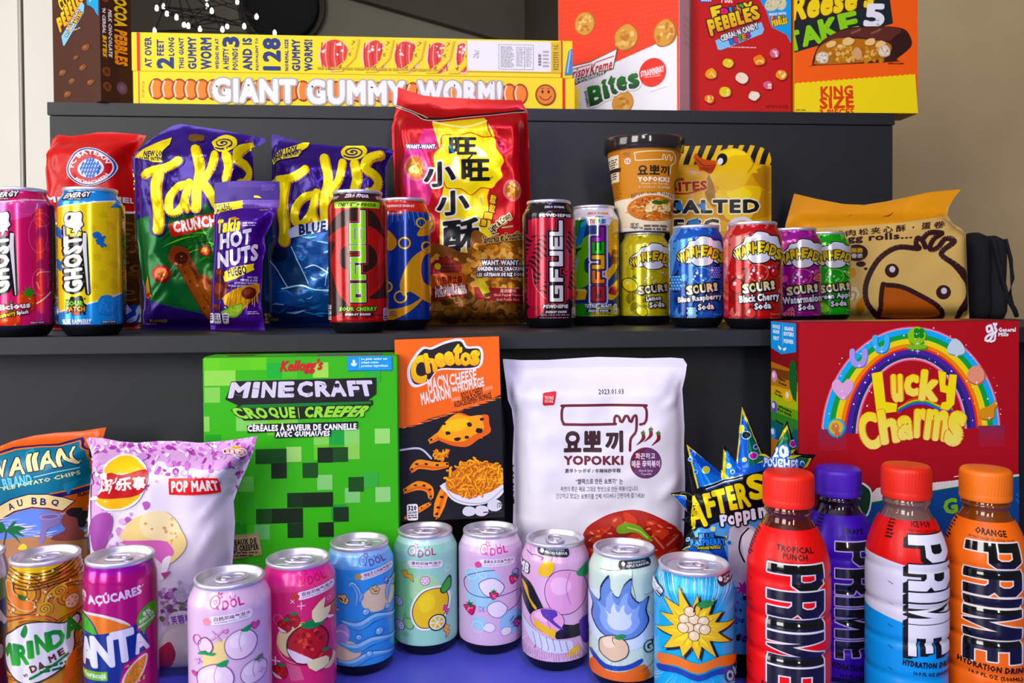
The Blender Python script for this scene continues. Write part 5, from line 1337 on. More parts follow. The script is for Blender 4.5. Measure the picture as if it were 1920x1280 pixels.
sour(1545, 1.118, 432, 45, 170, .033, '3cb03a', '1c7a24', '8ae06a', ('Green Apple', 'Soda', (935, 1010, 1145, 1052)), f, 'green apple sour soda can last in the row beside the beige bag', 16, 22.5, k=.9)

# --- noodle cup standing on the yellow can
A = Art.at(1080, 220, 3.048, 1187, 246); A.fill(-80, -20, 80, 200, 'c8862a')
A.R(60, 130, 200, 640, 'b87828'); A.R(60, 180, 185, 330, 'e8dcc0'); A.TX(112, 200, 180, 320, 9, '5a4a3a', 3); A.R(100, 252, 196, 276, '3a2010'); A.TX(120, 340, 200, 430, 8, '7a4a18', 5)
A.RR(208, 170, 252, 198, 3, '5a3410'); A.RR(210, 172, 250, 196, 3, 'c8862a'); A.TX(214, 176, 246, 194, 2, '5a3410', 4); A.E(236, 222, 18, 17, 'e8dcc8'); A.TX(224, 214, 248, 234, 2, '8a3020', 4)
LG = 'f2e2b8'; 
A.L([(475, 296), (478, 250), (502, 225), (504, 190), (490, 172), (470, 168), (290, 176), (278, 190), (280, 212), (295, 222), (425, 217), (432, 212), (432, 195), (438, 188), (446, 195), (447, 214), (455, 218), (460, 195), (466, 188), (474, 195), (475, 216), (482, 218), (486, 195)], 5, LG, sm=3)
for t, x0, x1 in (('요', 290, 350), ('뽀', 356, 416), ('끼', 420, 470)): A.T(t, x0, 250, x1, 304, '2a1c14', b=.035)
A.T('YOPOKKI', 292, 314, 470, 342, 'f6ecd4', b=.07); A.T('Cheese Cup Rapokki', 310, 346, 465, 360, 'f0dcb0', b=.02); A.T('チーズラポッキ / 芝士炒年糕', 296, 364, 474, 380, 'f0dcb0', b=.01)
A.E(520, 355, 22, 44, '2a1c14'); A.T('치즈', 510, 335, 530, 362, 'e8d8a8')
A.P([(150, 440), (250, 432), (300, 410), (440, 400), (560, 410), (560, 660), (150, 660)], 'ece0c0', sm=0)
A.T('RAPOKKI • RAMEN • TOPOKKI', 255, 398, 495, 428, '6a4a20', b=.04, warp=arc_warp(380, .0006))
A.E(382, 490, 160, 80, 'e8dcc4', n=36); A.E(382, 492, 152, 74, 'c8762c', n=36)
rd = random.Random(9)
for i in range(150):
    a, r = rd.uniform(0, 6.28), rd.random() ** .5; x, y = 382 + 140 * r * math.cos(a), 494 + 66 * r * math.sin(a)
    A.L([(x, y), (x + rd.uniform(-16, 16), y + rd.uniform(-8, 8)), (x + rd.uniform(-26, 26), y + rd.uniform(-10, 10))], 5, ('e0a050', 'b85e20', 'd88a3a', 'ecc080', 'a04a18')[i % 5], sm=3)
A.SC(320, 450, 470, 510, 60, 4, 12, ['f2e2b0', 'ecd898', 'e8cc84'], 5, asp=1.8)
A.BL(400, 458, 30, 12, '3a5a1c', .1, 2); A.BL(444, 452, 20, 13, '4a6a24', .1, 3, rot=-20)
A.T('145g/5.1oz', 250, 590, 320, 612, '4a3a2a', b=.03, rot=5); A.T('NET WT', 252, 574, 296, 588, '4a3a2a', b=.03, rot=5); A.TX(326, 586, 480, 622, 2, '6a5a4a', 5, .6); A.R(482, 576, 530, 606, 'd8ccb0')
for k in range(12): A.R(484 + k * 4, 578, 486 + k * 4, 604, '3a3028')
py, _ = on(1208, 1.105, ZM); cupz = ZM + .1222 + .0008
cu = tag(empty('noodle_cup', (py.x, py.y, cupz), math.atan2(-py.x, py.y)), 'orange rice cake noodle cup with dark lid standing on the yellow soda can', 'noodle cup')
H, r0, r1 = .118, .0335, .050; ph = np.radians(np.linspace(-90, 90, 31)); zs = [H, H * .75, H * .5, H * .25, .004, 0.001]
P = np.zeros((31, 6, 3)); N = P.copy()
for j, z in enumerate(zs):
    rr = r0 + (r1 - r0) * z / H
    P[:, j] = np.stack([rr * np.sin(ph), -rr * np.cos(ph), np.full(31, z)], 1); N[:, j] = np.stack([np.sin(ph), -np.cos(ph), np.full(31, -.14)], 1)
gx = 72 * np.sin(ph); gx[0] -= 1e-6; gx[-1] += 1e-6
# the print is drawn in picture proportions, so widen it where the cup narrows
for a in A.t:
    f_ = 1.0 - .30 * np.clip(a[..., 1] / 172, 0, 1); a[..., 0] /= f_
V, F = lathe([(0.0001, 0.001), (r0, 0.001), (r1, H)], 30, 0, 180)
mesh('cup', [lay(Sheet(gx, [(H - z) / H * 172 + 6 for z in zs], P, N), A), raw(V, F, 'b87828')], [M['card'], M['ink']], cu)
geo('base_rim', [lathe([(r0 - .002, 0), (r0 + .0006, 0), (r0 + .0008, .004), (r0, .005)], 40)], mat('white_paper_rim', .5, color='f0eee6'), cu)
geo('lid', [lathe([(r1 - .001, H - .012), (r1 + .003, H - .012), (r1 + .0035, H - .004), (r1 + .004, H + .003), (r1 + .002, H + .006), (r1 - .002, H + .006), (r1 - .004, H + .002), (.0001, H + .002)], 48)], M['lidplastic'], cu)

# --- salted egg pouch with a rubber duck
out = [(1256, 604), (1256, 500), (1257, 400), (1258, 320), (1259, 275), (1300, 275), (1360, 274), (1408, 274), (1430, 279), (1443, 288), (1446, 300), (1446, 360), (1446, 440), (1443, 520), (1442, 604), (1350, 606)]
A = Art(); A.P(out, 'c8940e'); A.frame(1080, 220, 3.048, 0, 0)
A.P([(520, 160), (1130, 160), (1130, 300), (1000, 285), (520, 285)], 'e0b818')
for i in range(11): x = 545 + i * 62; A.P([(x, 290), (x + 34, 290), (x + 82, 160), (x + 48, 160)], '15130c')
A.R(520, 280, 1130, 660, 'd8a416'); A.P([(540, 300), (700, 290), (760, 340), (800, 420), (760, 560), (640, 480), (540, 420)], 'e0b024', sm=3); A.P([(800, 420), (960, 420), (1120, 440), (1120, 560), (860, 600), (800, 520)], 'c08a10', sm=3); A.P([(1000, 310), (1120, 290), (1120, 420), (1060, 410)], 'b8860e', sm=3); A.P([(760, 330), (800, 440), (790, 520), (740, 440)], '9a6c0a', sm=3)
A.P([(800, 470), (810, 420), (880, 400), (1040, 400), (1050, 460), (1010, 560), (960, 600), (860, 580)], 'e8c41a', sm=4); A.BL(930, 440, 70, 40, 'f4da3a', .1, 3)
A.P([(765, 330), (775, 240), (830, 195), (900, 182), (960, 200), (1000, 240), (1020, 275), (1055, 290), (1030, 305), (1035, 325), (1000, 330), (960, 395), (870, 425), (800, 390)], 'e6c01c', sm=4); A.P([(800, 235), (850, 200), (920, 190), (970, 220), (900, 225), (840, 250)], 'f4dc4a', sm=4); A.L([(1000, 245), (1010, 280), (980, 320)], 8, 'b88a10', sm=3)
A.P([(675, 225), (690, 208), (710, 235), (760, 250), (800, 255), (798, 290), (770, 325), (740, 310), (708, 308), (700, 285), (680, 250)], 'c8561a', sm=4); A.P([(710, 290), (770, 290), (796, 280), (775, 325), (740, 312)], '9a3a10', sm=3); A.L([(690, 240), (730, 280), (795, 278)], 5, '7a2c0c', sm=3)
A.E(834, 246, 30, 36, '14120c', 20); A.E(824, 258, 15, 20, 'e8e8ee', 20)
A.T('MAIK', 540, 348, 626, 366, '8a1a2a', b=.06, rot=-3); A.T('BITES', 538, 368, 752, 424, 'a8142a', b=.09, rot=-3, o=[(5, 'e8c860')]); A.L([(545, 432), (640, 436), (752, 404)], 8, 'a8142a', sm=4)
A.T('SALTED', 545, 472, 1046, 552, '15140f', b=.09, o=[(7, 'f4ecc8')], sp=1.05); A.T('EGG', 560, 582, 820, 660, '15140f', b=.09, o=[(7, 'f4ecc8')]); A.P([(640, 590), (700, 575), (720, 640), (660, 650)], '2a7ab0'); A.P([(560, 520), (600, 470), (620, 540)], '3a86b8'); A.P([(690, 500), (745, 490), (735, 540)], '2a7ab0')
A.E(945, 640, 82, 70, 'dcdce4'); A.E(950, 645, 66, 54, 'd8a040'); A.BL(960, 650, 46, 30, 'b86a20', .15, 4); A.TX(1030, 600, 1100, 620, 1, '8a6a10', 3)
bagat('snack_pouch', 'yellow salted egg snack pouch with a rubber duck and black stripes', 'snack bag', 1350, 1.17, ZM, out, A, dy=-2, B=.018, Bb=.016, Rr=50, cell=8, noise=.0015, nscale=90, seed=31, ridge=.2, seal=[(285, 330)])

# --- beige egg roll bag with a chick drawing
out = [(1468, 602), (1469, 520), (1471, 440), (1473, 420), (1480, 395), (1489, 363), (1530, 373), (1580, 383), (1620, 385), (1660, 379), (1700, 371), (1740, 362), (1770, 359), (1801, 357), (1787, 374), (1778, 390), (1775, 405), (1785, 420), (1803, 432), (1810, 442), (1812, 500), (1815, 560), (1817, 604), (1640, 606)]
A = Art(); A.P(out, 'd8b874'); A.frame(1440, 320, 3.048, 0, 0)
A.P([(90, 330), (150, 128), (400, 190), (560, 200), (760, 165), (860, 130), (1105, 110), (1020, 215), (1020, 262), (900, 280), (760, 300), (500, 318), (90, 345)], 'dc9a2c'); A.P([(820, 150), (1105, 112), (1020, 215), (1020, 258), (760, 290)], 'e4a02c'); A.P([(240, 160), (380, 190), (310, 320), (100, 330), (130, 280)], 'e09c30')
A.L([(640, 268), (680, 262), (710, 242)], 0, '4a3010', sm=4, taper=[1, 7, 2]); A.L([(445, 268), (480, 252)], 2, '6a4a1a')
BR = '34161a'
for i, t in enumerate('海苔肉松夹心酥·蛋卷'): A.T(t, 300 + i * 71 + (20 if t == '·' else 0), 350 - i * 6 + (14 if t == '·' else 0), 356 + i * 71 - (24 if t == '·' else 0), 388 - i * 6 - (12 if t == '·' else 0), BR, b=.03, rot=-6)
A.T('egg rolls...', 405, 362, 822, 412, BR, b=.045, rot=-3)
A.E(505, 470, 66, 48, BR); A.T('酥脆', 475, 442, 540, 470, 'd8b040', b=.03); A.T('香浓', 475, 474, 540, 500, 'e8dcd0', b=.03); A.E(530, 534, 28, 16, BR); A.E(558, 561, 11, 8, BR)
A.P([(460, 560), (495, 560), (500, 600), (460, 610)], 'd89a30', sm=3); A.P([(450, 680), (500, 665), (520, 720), (460, 740)], 'e8dcb0', sm=3); A.P([(500, 770), (540, 720), (560, 760), (520, 830)], 'c8862a', sm=3); A.L([(470, 690), (500, 700), (490, 740)], 8, 'c89040', sm=3)
A.L([(640, 850), (570, 770), (552, 690), (575, 600), (640, 500), (740, 440), (860, 448), (845, 425), (850, 390), (880, 400), (900, 440)], 30, BR, sm=4)
A.L([(880, 400), (910, 362), (960, 356), (990, 365), (950, 390), (925, 440), (940, 455), (975, 440), (1010, 395), (1045, 395), (1050, 420), (1000, 460), (995, 490), (1060, 540), (1100, 610), (1120, 690), (1108, 760), (1080, 850)], 30, BR, sm=4)
A.E(706, 573, 41, 40, BR); A.E(708, 565, 17, 18, 'd8d0d4'); A.E(1003, 698, 42, 41, BR); A.E(1006, 690, 17, 18, 'd8d0d4')
q = [(650, 660), (670, 655), (760, 665), (860, 710), (980, 785), (960, 850), (650, 850), (640, 780)]
A.P(q, 'b05a18', sm=3); A.L(q, 28, BR, closed=True, sm=3)
bagat('egg_roll_bag', 'beige paper egg roll bag with a big chick face drawing and orange top fold', 'snack bag', 1640, 1.2, ZM, out, A, dy=-2, B=.03, Bb=.02, Rr=24, cell=8, noise=.0015, nscale=120, seed=41, m='card', ex=.6,
      seal=[(400, 428)], creases=[(1475, 420, 1800, 405, 7, .006)])

# --- black cloth bag behind it
cb = tag(empty('cloth_bag', (lambda p: (p.x, p.y, ZM + .0006))(on(1838, 1.265, ZM)[0])), 'black folded cloth bag with straps standing at the right end of the middle step', 'bag')
def roll(x, y, rx, ry, h, s):
    rd = random.Random(s); V = []; F = []; n = 18; zz = [0, .01, .03, .05, .07, .09, .105, .115, .121]
    for j, z in enumerate(zz):
        f_ = (0.82, 1, 1.03, .97, 1.02, .98, .95, .78, .3)[j]
        for i in range(n):
            a = 6.2832 * i / n; w_ = f_ * (1 + .05 * math.sin(a * 5 + s) + .03 * rd.uniform(-1, 1)); V.append((x + rx * w_ * math.cos(a), y + ry * w_ * math.sin(a), z * h / .121))
    for j in range(len(zz) - 1):
        for i in range(n): F.append((j * n + i, j * n + (i + 1) % n, (j + 1) * n + (i + 1) % n, (j + 1) * n + i))
    F.append(tuple(range(n))[::-1]); F.append(tuple(range((len(zz) - 1) * n, len(zz) * n)))
    return V, F
geo('fold', [roll(-.012, 0, .02, .03, .131, 1)], M['black'], cb); geo('fold', [roll(.013, -.004, .0165, .03, .126, 2)], M['black'], cb)
geo('strap', [tube(smooth3 if 0 else [(.0, -.03, .118), (.004, -.034, .09), (.01, -.035, .06), (.02, -.034, .03), (.03, -.036, .012), (.037, -.03, .004)], .0035, 8)], M['black'], cb)
geo('strap', [tube([(.026, -.02, .12), (.03, -.026, .09), (.03, -.03, .06), (.026, -.03, .035), (.031, -.028, .022)], .003, 8)], M['black'], cb)

# ================================================================== table
# --- luau chips bag at the left edge
out = [(-60, 1130), (-62, 1000), (-58, 900), (-50, 850), (0, 838), (30, 826), (70, 816), (110, 811), (160, 808), (206, 801), (200, 820), (196, 850), (180, 900), (176, 960), (172, 1010), (172, 1130), (60, 1135)]
A = Art(); A.P(out, 'd0601c'); A.frame(0, 790, 5.118, 0, 0)
A.P([(-400, 340), (0, 292), (160, 240), (400, 222), (580, 215), (700, 180), (830, 148), (845, 300), (862, 420), (850, 560), (860, 670), (500, 740), (-400, 900)], '241c5c', sm=0); A.P([(-400, 365), (0, 315), (170, 262), (400, 240), (580, 236), (700, 205), (800, 178), (822, 300), (835, 420), (822, 560), (830, 640), (500, 700), (-400, 880)], 'e87a2a'); A.P([(-400, 372), (0, 330), (170, 278), (400, 252), (580, 248), (700, 216), (782, 192), (800, 300), (822, 430), (812, 560), (822, 625), (500, 690), (-400, 900)], '12748e')
A.P([(250, 300), (320, 265), (360, 300), (310, 310), (300, 420)], '3a9cb4'); A.P([(600, 620), (740, 560), (640, 720)], '2a88a8')
for t, x0, x1, y0, y1 in (('H', -340, -200, 440, 585), ('A', -190, -60, 410, 560), ('W', -70, 105, 372, 535), ('A', 112, 262, 345, 512), ('I', 285, 333, 312, 480), ('I', 346, 394, 302, 470), ('A', 404, 562, 285, 452), ('N', 570, 742, 258, 428)):
    A.T(t, x0, y0, x1, y1, 'f4e4a8', b=.025, o=[(9, '1c1444')], rot=-8)
A.T('®', 740, 380, 768, 412, 'd8e0a0'); A.T('BRAND', 65, 520, 338, 620, '7ad0ea', b=.05, rot=-9); A.L([(-80, 620), (40, 602)], 9, 'b8dce4'); A.L([(360, 530), (560, 485), (745, 458)], 9, 'b8dce4', sm=3)
A.T('KETTLE STYLE POTATO CHIPS', -330, 588, 758, 628, 'e8ecb0', b=.03, rot=-11)
w = lambda q: q + np.stack([0 * q[..., 0], ((q[..., 0] - 290) / 400) ** 2 * 120], -1)
A.P([(-200, 960), (-40, 830), (120, 740), (300, 690), (480, 690), (600, 730), (690, 785), (590, 880), (480, 838), (330, 825), (150, 870), (0, 960), (-200, 1100)], '241c5c'); A.P([(-190, 965), (-35, 840), (125, 750), (300, 700), (480, 700), (600, 742), (678, 786), (588, 868), (480, 828), (330, 815), (145, 860), (-8, 950), (-200, 1080)], 'f0dca0')
for t, x, y, r in (('L', -160, 890, -38), ('U', -70, 850, -34), ('A', 120, 815, -20), ('U', 210, 780, -12), ('B', 355, 760, 2), ('B', 440, 768, 6), ('Q', 536, 785, 12)): A.T(t, x - 28, y - 34, x + 28, y + 34, '2a2464', b=.03, rot=r)
A.T('FLAVORED', 705, 705, 858, 745, '3a1a10', b=.04, rot=-7)
A.P([(-200, 1100), (0, 965), (150, 880), (330, 835), (480, 850), (600, 900), (760, 900), (760, 1400), (-200, 1400)], '6a8ad8', sm=2)
for i in range(22): x = -150 + (i * 173) % 800; y = 880 + (i * 61) % 260; A.L([(x, y), (x + 80, y + 8), (x + 180, y - 6)], 0, ('d8d8f0', 'a0a8e8', 'e8d8d0')[i % 3], sm=4, taper=[2, 16, 2])
A.P([(-200, 1130), (400, 1100), (760, 1120), (760, 1400), (-200, 1400)], 'b0805c')
for a0, l in ((-150, 150), (-120, 180), (-60, 190), (-20, 200), (10, 180), (40, 200), (-175, 120)):
    a = R_(a0); A.P([(70, 1050), (70 + l * .5 * math.cos(a) - 18 * math.sin(a), 1050 + l * .5 * math.sin(a) * .7 - 26), (70 + l * math.cos(a), 1050 + l * math.sin(a) * .7 + 30), (70 + l * .45 * math.cos(a) + 10, 1062 + l * .45 * math.sin(a) * .7 + 8)], '1c6a3a', sm=3)
A.L([(72, 1050), (45, 1200)], 14, '3a4a30'); A.P([(200, 1200), (240, 1170), (280, 1190), (270, 1225), (200, 1225)], 'e0d060', sm=3)
A.P([(400, 900), (440, 880), (560, 885), (565, 960), (550, 1010), (470, 1030), (440, 1150), (390, 1160), (420, 980)], '8a7ab0', sm=3); A.E(485, 915, 84, 28, 'a898c8'); A.E(485, 915, 70, 20, '7a68a0')
A.P([(580, 930), (620, 890), (690, 870), (740, 900), (745, 1000), (700, 1060), (760, 1100), (760, 1170), (560, 1160), (490, 1120), (600, 1060), (575, 1000)], '8a4a44', sm=3); A.P([(610, 890), (650, 850), (730, 870), (765, 940), (740, 1050), (700, 1040), (690, 960), (640, 930)], '2a1c24', sm=3)
A.SC(740, 830, 850, 1150, 40, 8, 24, ['e0e0f0', 'b8b8e0', 'c8503a', '6a6ab0'], 4); A.L([(755, 985), (790, 1060)], 10, 'e8d8a0')
bagat('chip_bag', 'orange and teal luau barbecue chip bag behind the mottled pink bag', 'snack bag', 60, .85, ZD, out, A, B=.03, Bb=.012, Rr=60, seal=[(812, 850)], noise=.0025, nscale=110, seed=51, ridge=.3,
      creases=[(200, 806, 150, 860, 9, .004), (60, 822, 70, 880, 10, -.004)], m='film')

# --- mottled pink chip bag
out = [(174, 1250), (170, 1180), (174, 1100), (174, 1020), (172, 960), (178, 900), (182, 870), (176, 840), (168, 822), (176, 818), (200, 820), (230, 826), (262, 829), (300, 826), (340, 826), (380, 830), (430, 826), (460, 822), (488, 818), (480, 846), (468, 876), (452, 910), (442, 940), (444, 980), (440, 1040), (434, 1100), (430, 1180), (425, 1246), (300, 1252)]
A = Art(); A.P(out, 'e6e0f0'); A.frame(0, 780, 2.56, 0, 0)
A.P([(420, 80), (1260, 80), (1230, 190), (1100, 260), (900, 250), (760, 220), (700, 300), (560, 420), (500, 520), (440, 520)], 'd4a8d4', sm=2)
rd = random.Random(8)
for i in range(560):
    x = rd.uniform(430, 1250); y = 85 + 260 * rd.random() ** 1.3
    if rd.random() < .95 - (y - 90) / 420: A.BL(x, y, rd.uniform(5, 20), rd.uniform(4, 14), ('b45ab0', 'c878c4', '9c3a9c', 'd8a0d8', 'f4ecf8', 'ecd4ee')[i % 6], .35, i, 7, rd.uniform(0, 180))
for i in range(160):
    x = rd.uniform(450, 720); y = rd.uniform(200, 620)
    if rd.random() < .6 - (x - 450) / 500: A.BL(x, y, rd.uniform(5, 22), rd.uniform(6, 20), ('c890cc', 'a85aae', 'f2e8f6', 'd8b0da')[i % 4], .35, i, 7)
A.P([(480, 480), (540, 450), (560, 500), (530, 620), (490, 620)], '9a50a0', sm=3); A.P([(455, 220), (480, 230), (480, 480), (455, 640), (448, 500)], 'f0eaf4')
A.SC(780, 830, 930, 1000, 160, 5, 16, ['b07ab8', 'c8a0cc', '8a4a90', 'e8d8ee', '6a7a5a'], 5); A.SC(860, 790, 1110, 880, 40, 10, 30, ['c8c4d8', 'd8d4e4', 'b8b8c8'], 7)
A.P([(530, 230), (560, 200), (620, 198), (680, 220), (715, 260), (720, 310), (700, 370), (660, 420), (600, 446), (540, 440), (515, 420), (500, 400), (520, 340), (540, 300)], 'f6f2ee', sm=4); A.P([(538, 232), (565, 206), (620, 204), (672, 226), (705, 262), (640, 275), (545, 270)], 'f2c81a', sm=3); A.P([(510, 380), (600, 380), (690, 372), (650, 412), (598, 438), (545, 432), (508, 402)], 'f0b81a', sm=3)
A.P([(545, 268), (600, 282), (710, 258), (718, 310), (700, 362), (620, 388), (510, 378), (530, 340)], 'b8201c', sm=3)
A.T("Lay's", 526, 292, 590, 360, 'f4eeea', b=.05, sh=.25, rot=-4); A.T('乐事', 582, 290, 714, 352, 'f4eeea', b=.04, rot=-3)
A.R(824, 296, 1056, 372, 'd8281c', rot=-1); A.T('POP MART', 836, 308, 1050, 362, 'f4f0ee', b=.06, rot=-1)
A.BL(1150, 168, 30, 18, 'e8a81a', .05, 2); A.P([(1075, 172), (1110, 160), (1140, 168), (1182, 158), (1182, 185), (1150, 204), (1110, 192), (1076, 196)], 'f4f0f0', sm=3); A.P([(1080, 174), (1110, 165), (1140, 172), (1176, 164), (1176, 184), (1150, 198), (1112, 188), (1080, 190)], 'b81c20', sm=3)
A.T('百事食品', 1086, 170, 1172, 192, 'f4e8e4', b=.03, rot=3)
A.P([(590, 580), (640, 500), (700, 470), (800, 458), (890, 560), (905, 620), (860, 680), (800, 700), (640, 600)], 'ecd69a', sm=3); A.P([(700, 470), (800, 458), (880, 548), (800, 600), (700, 560)], 'f0e2b8', sm=3); A.SC(640, 480, 880, 640, 16, 5, 10, ['d8a070', 'e0b888'], 6)
A.P([(590, 600), (700, 590), (800, 600), (846, 650), (820, 690), (810, 740), (780, 700), (700, 640)], 'd070b8', sm=3); A.P([(790, 690), (830, 670), (820, 720), (800, 770), (780, 780)], 'f0ecf4', sm=3); A.P([(782, 750), (834, 740), (800, 778)], 'b84a8a')
A.P([(820, 950), (870, 930), (916, 940), (916, 1000), (826, 1005)], 'ece4f0', sm=2); A.T('芙蓉桂', 826, 950, 925, 994, '8a4ab0', b=.03, rot=-10)
A.BL(880, 1090, 110, 100, 'd8ccc8', .05, 2); A.BL(880, 1090, 96, 86, 'e6dcd4', .05, 3); A.BL(815, 1130, 42, 50, 'b83a50', .1, 3)
bagat('chip_bag', 'mottled pink and white blossom chip bag behind the magenta can', 'snack bag', 305, .80, ZD, out, A, B=.034, Bb=.012, Rr=60, seal=[(824, 862)], noise=.0022, nscale=110, seed=61, ridge=.3,
      creases=[(178, 824, 250, 900, 9, .004), (482, 824, 420, 900, 10, .006), (455, 900, 400, 960, 9, .004), (446, 940, 390, 1040, 10, .004), (300, 832, 310, 880, 9, -.003)], m='film')

# --- green pixel pattern cereal box
A = Art.at(340, 640, 3.048, 391, 667); A.fill(0, 0, 358, 560, '4fb52e')
PX = 87.0; rd = random.Random(6)
for x, y, c in [(0, 0, '74cc2e'), (1, 0, '6cc82e'), (2, 0, '6cc830'), (3, 0, '70cc30'), (4, .55, '3cb04a'), (5, .6, '5cc048'), (7, .55, 'a4dc6a'), (0, 1.0, '98d868'), (1, 1.0, '98d868'), (0, 2.1, '8cd068'), (-.7, 4, '90d070'), (2, 4, '8cd074'), (3, 4, '86cc66'), (4, 4.3, '7ccc50'), (5, 4.2, '80cc58'), (7, 5, '8cd46c'), (8, 5, '3aa44e'), (9, 5, '90d478'), (11, 5, 'a0dc80'), (0, 5.2, '3aa03e'), (7, 6, '74c84c'), (5.2, 6.1, 'a4d87e'), (9, 6, '90d068'), (10.2, 7.9, '4cac4e'), (7.2, 8, '8cd080'), (2.1, 8, '70c060'), (9, 8.9, '88cc80'), (11, 8.9, '98d48a'), (2.1, 9.1, '48a840'), (8.1, 10, '389a4a'), (1.6, 11, '3a9a3a'), (3.1, 11.2, '70bc70'), (2.1, 10.1, '4aa83c'), (9.5, 3, '5cbc44'), (10.4, .9, '46b048')]:
    A.R(160 + x * PX, 66 + y * PX, 160 + (x + 1) * PX, 66 + (y + 1) * PX, c)
DKG = ('1c4a1c', '10240f', '13301a')
# loose scatter of dark squares
for x, y, w_, h_, c in [(440, 606, 175, 85, DKG[0]), (528, 690, 87, 87, DKG[1]), (704, 690, 87, 87, DKG[0]), (876, 604, 87, 85, DKG[0]), (790, 604, 87, 87, DKG[1]), (616, 862, 87, 85, DKG[2]), (703, 862, 172, 85, DKG[1]), (440, 950, 87, 85, DKG[0]), (528, 950, 175, 85, DKG[1]), (790, 1036, 87, 85, DKG[1]), (876, 950, 87, 85, DKG[2]), (616, 1036, 87, 85, DKG[2]), (964, 778, 87, 85, DKG[0])]: A.R(x, y, x + w_, y + h_, c)
A.T("Kellogg's", 588, 96, 822, 178, 'd01c34', b=.022, sh=.3, o=[(1.5, 'a8142a')], rot=-2)
A.R(966, 84, 1222, 166, '1c78b0'); A.R(964, 80, 1216, 160, '2a9ad8'); A.L([(1034, 88), (1034, 152)], 2, 'b8e0f4')
for i, t in enumerate(('Le grain entier est', 'indiqué comme', 'premier ingrédient')): A.T(t, 1044, 90 + i * 20, (1192, 1142, 1196)[i], 106 + i * 20, 'e8f6fc', b=.05)
A.P([(1002, 98), (1010, 112), (1002, 130), (994, 112)], 'e8f6fc', sm=3); A.P([(986, 118), (1000, 128), (1000, 138), (988, 132)], 'e8f6fc', sm=3); A.P([(1018, 118), (1004, 128), (1004, 138), (1016, 132)], 'e8f6fc', sm=3)
wp = lambda q: np.stack([(q[..., 0] - 700) * (1.0 - (q[..., 1] - 210) * -.0009) + 700, q[..., 1]], -1)
A.P([(318, 215), (1130, 205), (1128, 300), (1060, 350), (350, 355), (275, 318)], '17181a')
x = 300
for t, a, b_, sl in [('M', 300, 412, 26), ('I', 428, 466, 18), ('N', 480, 560, 12), ('E', 572, 664, 6), ('C', 680, 768, 0), ('R', 780, 866, -6), ('A', 866, 956, -10), ('F', 966, 1032, -18), ('T', 1020, 1112, -22)]:
    A.T(t, a, 220, b_, 312, 'd6d0de', b=.1, sh=-sl / 110.0 * -1, o=[(4, '17181a')])
for a, b_, c, d in ((430, 255, 470, 262), (600, 270, 640, 290), (820, 235, 850, 250), (1000, 290, 1030, 280), (330, 290, 380, 300), (740, 300, 760, 280)): A.L([(a, b_), (c, d)], 3, '5a5666')
A.R(890, 236, 918, 258, '1c1c20'); A.P([(365, 345), (1108, 335), (1108, 360), (1010, 425), (700, 436), (380, 440), (305, 378)], '17181a')
A.P([(370, 350), (1095, 342), (1100, 356), (340, 372)], '1c7a34')
for t, a, b_, sl in [('C', 325, 385, .9), ('R', 392, 448, .7), ('O', 450, 508, .5), ('Q', 520, 572, .35), ('U', 580, 626, .2), ('E', 632, 668, .1), ('C', 722, 770, -.05), ('R', 776, 832, -.2), ('E', 836, 884, -.35), ('E', 886, 936, -.5), ('P', 930, 988, -.65), ('E', 980, 1030, -.8), ('R', 1024, 1080, -.95)]:
    A.T(t, a, 366, b_, 430, '9ade5c', b=.08, sh=-sl, o=[(3, '17181a')])
A.L([(684, 372), (690, 430)], 5, '9ade5c')
A.P([(395, 470), (440, 462), (1022, 456), (1018, 498), (400, 512)], '17181a'); A.P([(552, 506), (868, 500), (866, 538), (550, 544)], '17181a')
A.T('CÉRÉALES À SAVEUR DE CANNELLE', 400, 458, 1014, 504, 'f0f0f2', b=.06); A.T('AVEC GUIMAUVES', 556, 506, 862, 538, 'f0f0f2', b=.06)
A.P([(180, 1100), (455, 1086), (474, 1212), (180, 1250)], 'a8946c'); A.P([(180, 1118), (455, 1100), (472, 1196), (180, 1230)], 'b4a078'); A.T('CEAUX DE', 296, 1118, 442, 1152, '1c1810', b=.08, rot=-4); A.T('VES CREEPER', 290, 1152, 454, 1188, '1c1810', b=.08, rot=-4); A.TX(296, 1192, 462, 1226, 2, '4a4028', 3)
TP = Art(); TP.fill(0, 0, 358, 100, '58b83a'); TP.P([(35, 60), (80, 45), (90, 75), (40, 90)], '7a2a30'); TP.R(205, 55, 330, 92, '8a3aa8'); TP.R(100, 30, 160, 80, '70c850')
p, _ = on(570, .842, ZD)
carton('cereal_box', 'bright green pixel pattern cereal box under the front edge of the step', 'cereal box', (p.x, p.y, ZD + .0003), .1957, .2985, .058, R_(-.6), {'front': (A, 358, 548), 'top': (TP, 358, 100)}, '4fae2c', bev=.0015)

# --- orange and black macaroni box standing on the can rims
A = Art.at(720, 620, 3.369, 750, 634); A.fill(0, 0, 197, 342, '16151c')
A.P([(60, 20), (800, 20), (800, 400), (765, 418), (640, 470), (500, 505), (300, 555), (240, 580), (130, 605), (60, 600)], 'f0701c')
for i in range(22): x = 130 + i * 30; y = 600 - i * 8.5; A.L([(x, y + 8), (x + 40 + (i * 17) % 40, y - 2 + (i * 7) % 12)], 0, 'e86a1c' if i % 3 else 'f0a070', sm=2, taper=[1, 7, 1])
lg = [(190, 215), (270, 110), (330, 110), (420, 75), (520, 60), (560, 110), (640, 115), (655, 170), (630, 235), (520, 245), (400, 240), (350, 260), (300, 320), (220, 345), (185, 300)]
A.P(lg, 'f0f0f4', sm=4); A.L(lg, 14, 'f0f0f4', closed=True, sm=4); A.P(rotp(np.array(lg) * [.95, .93] + [22, 14], 420, 200, 0), '1c1a20', sm=4)
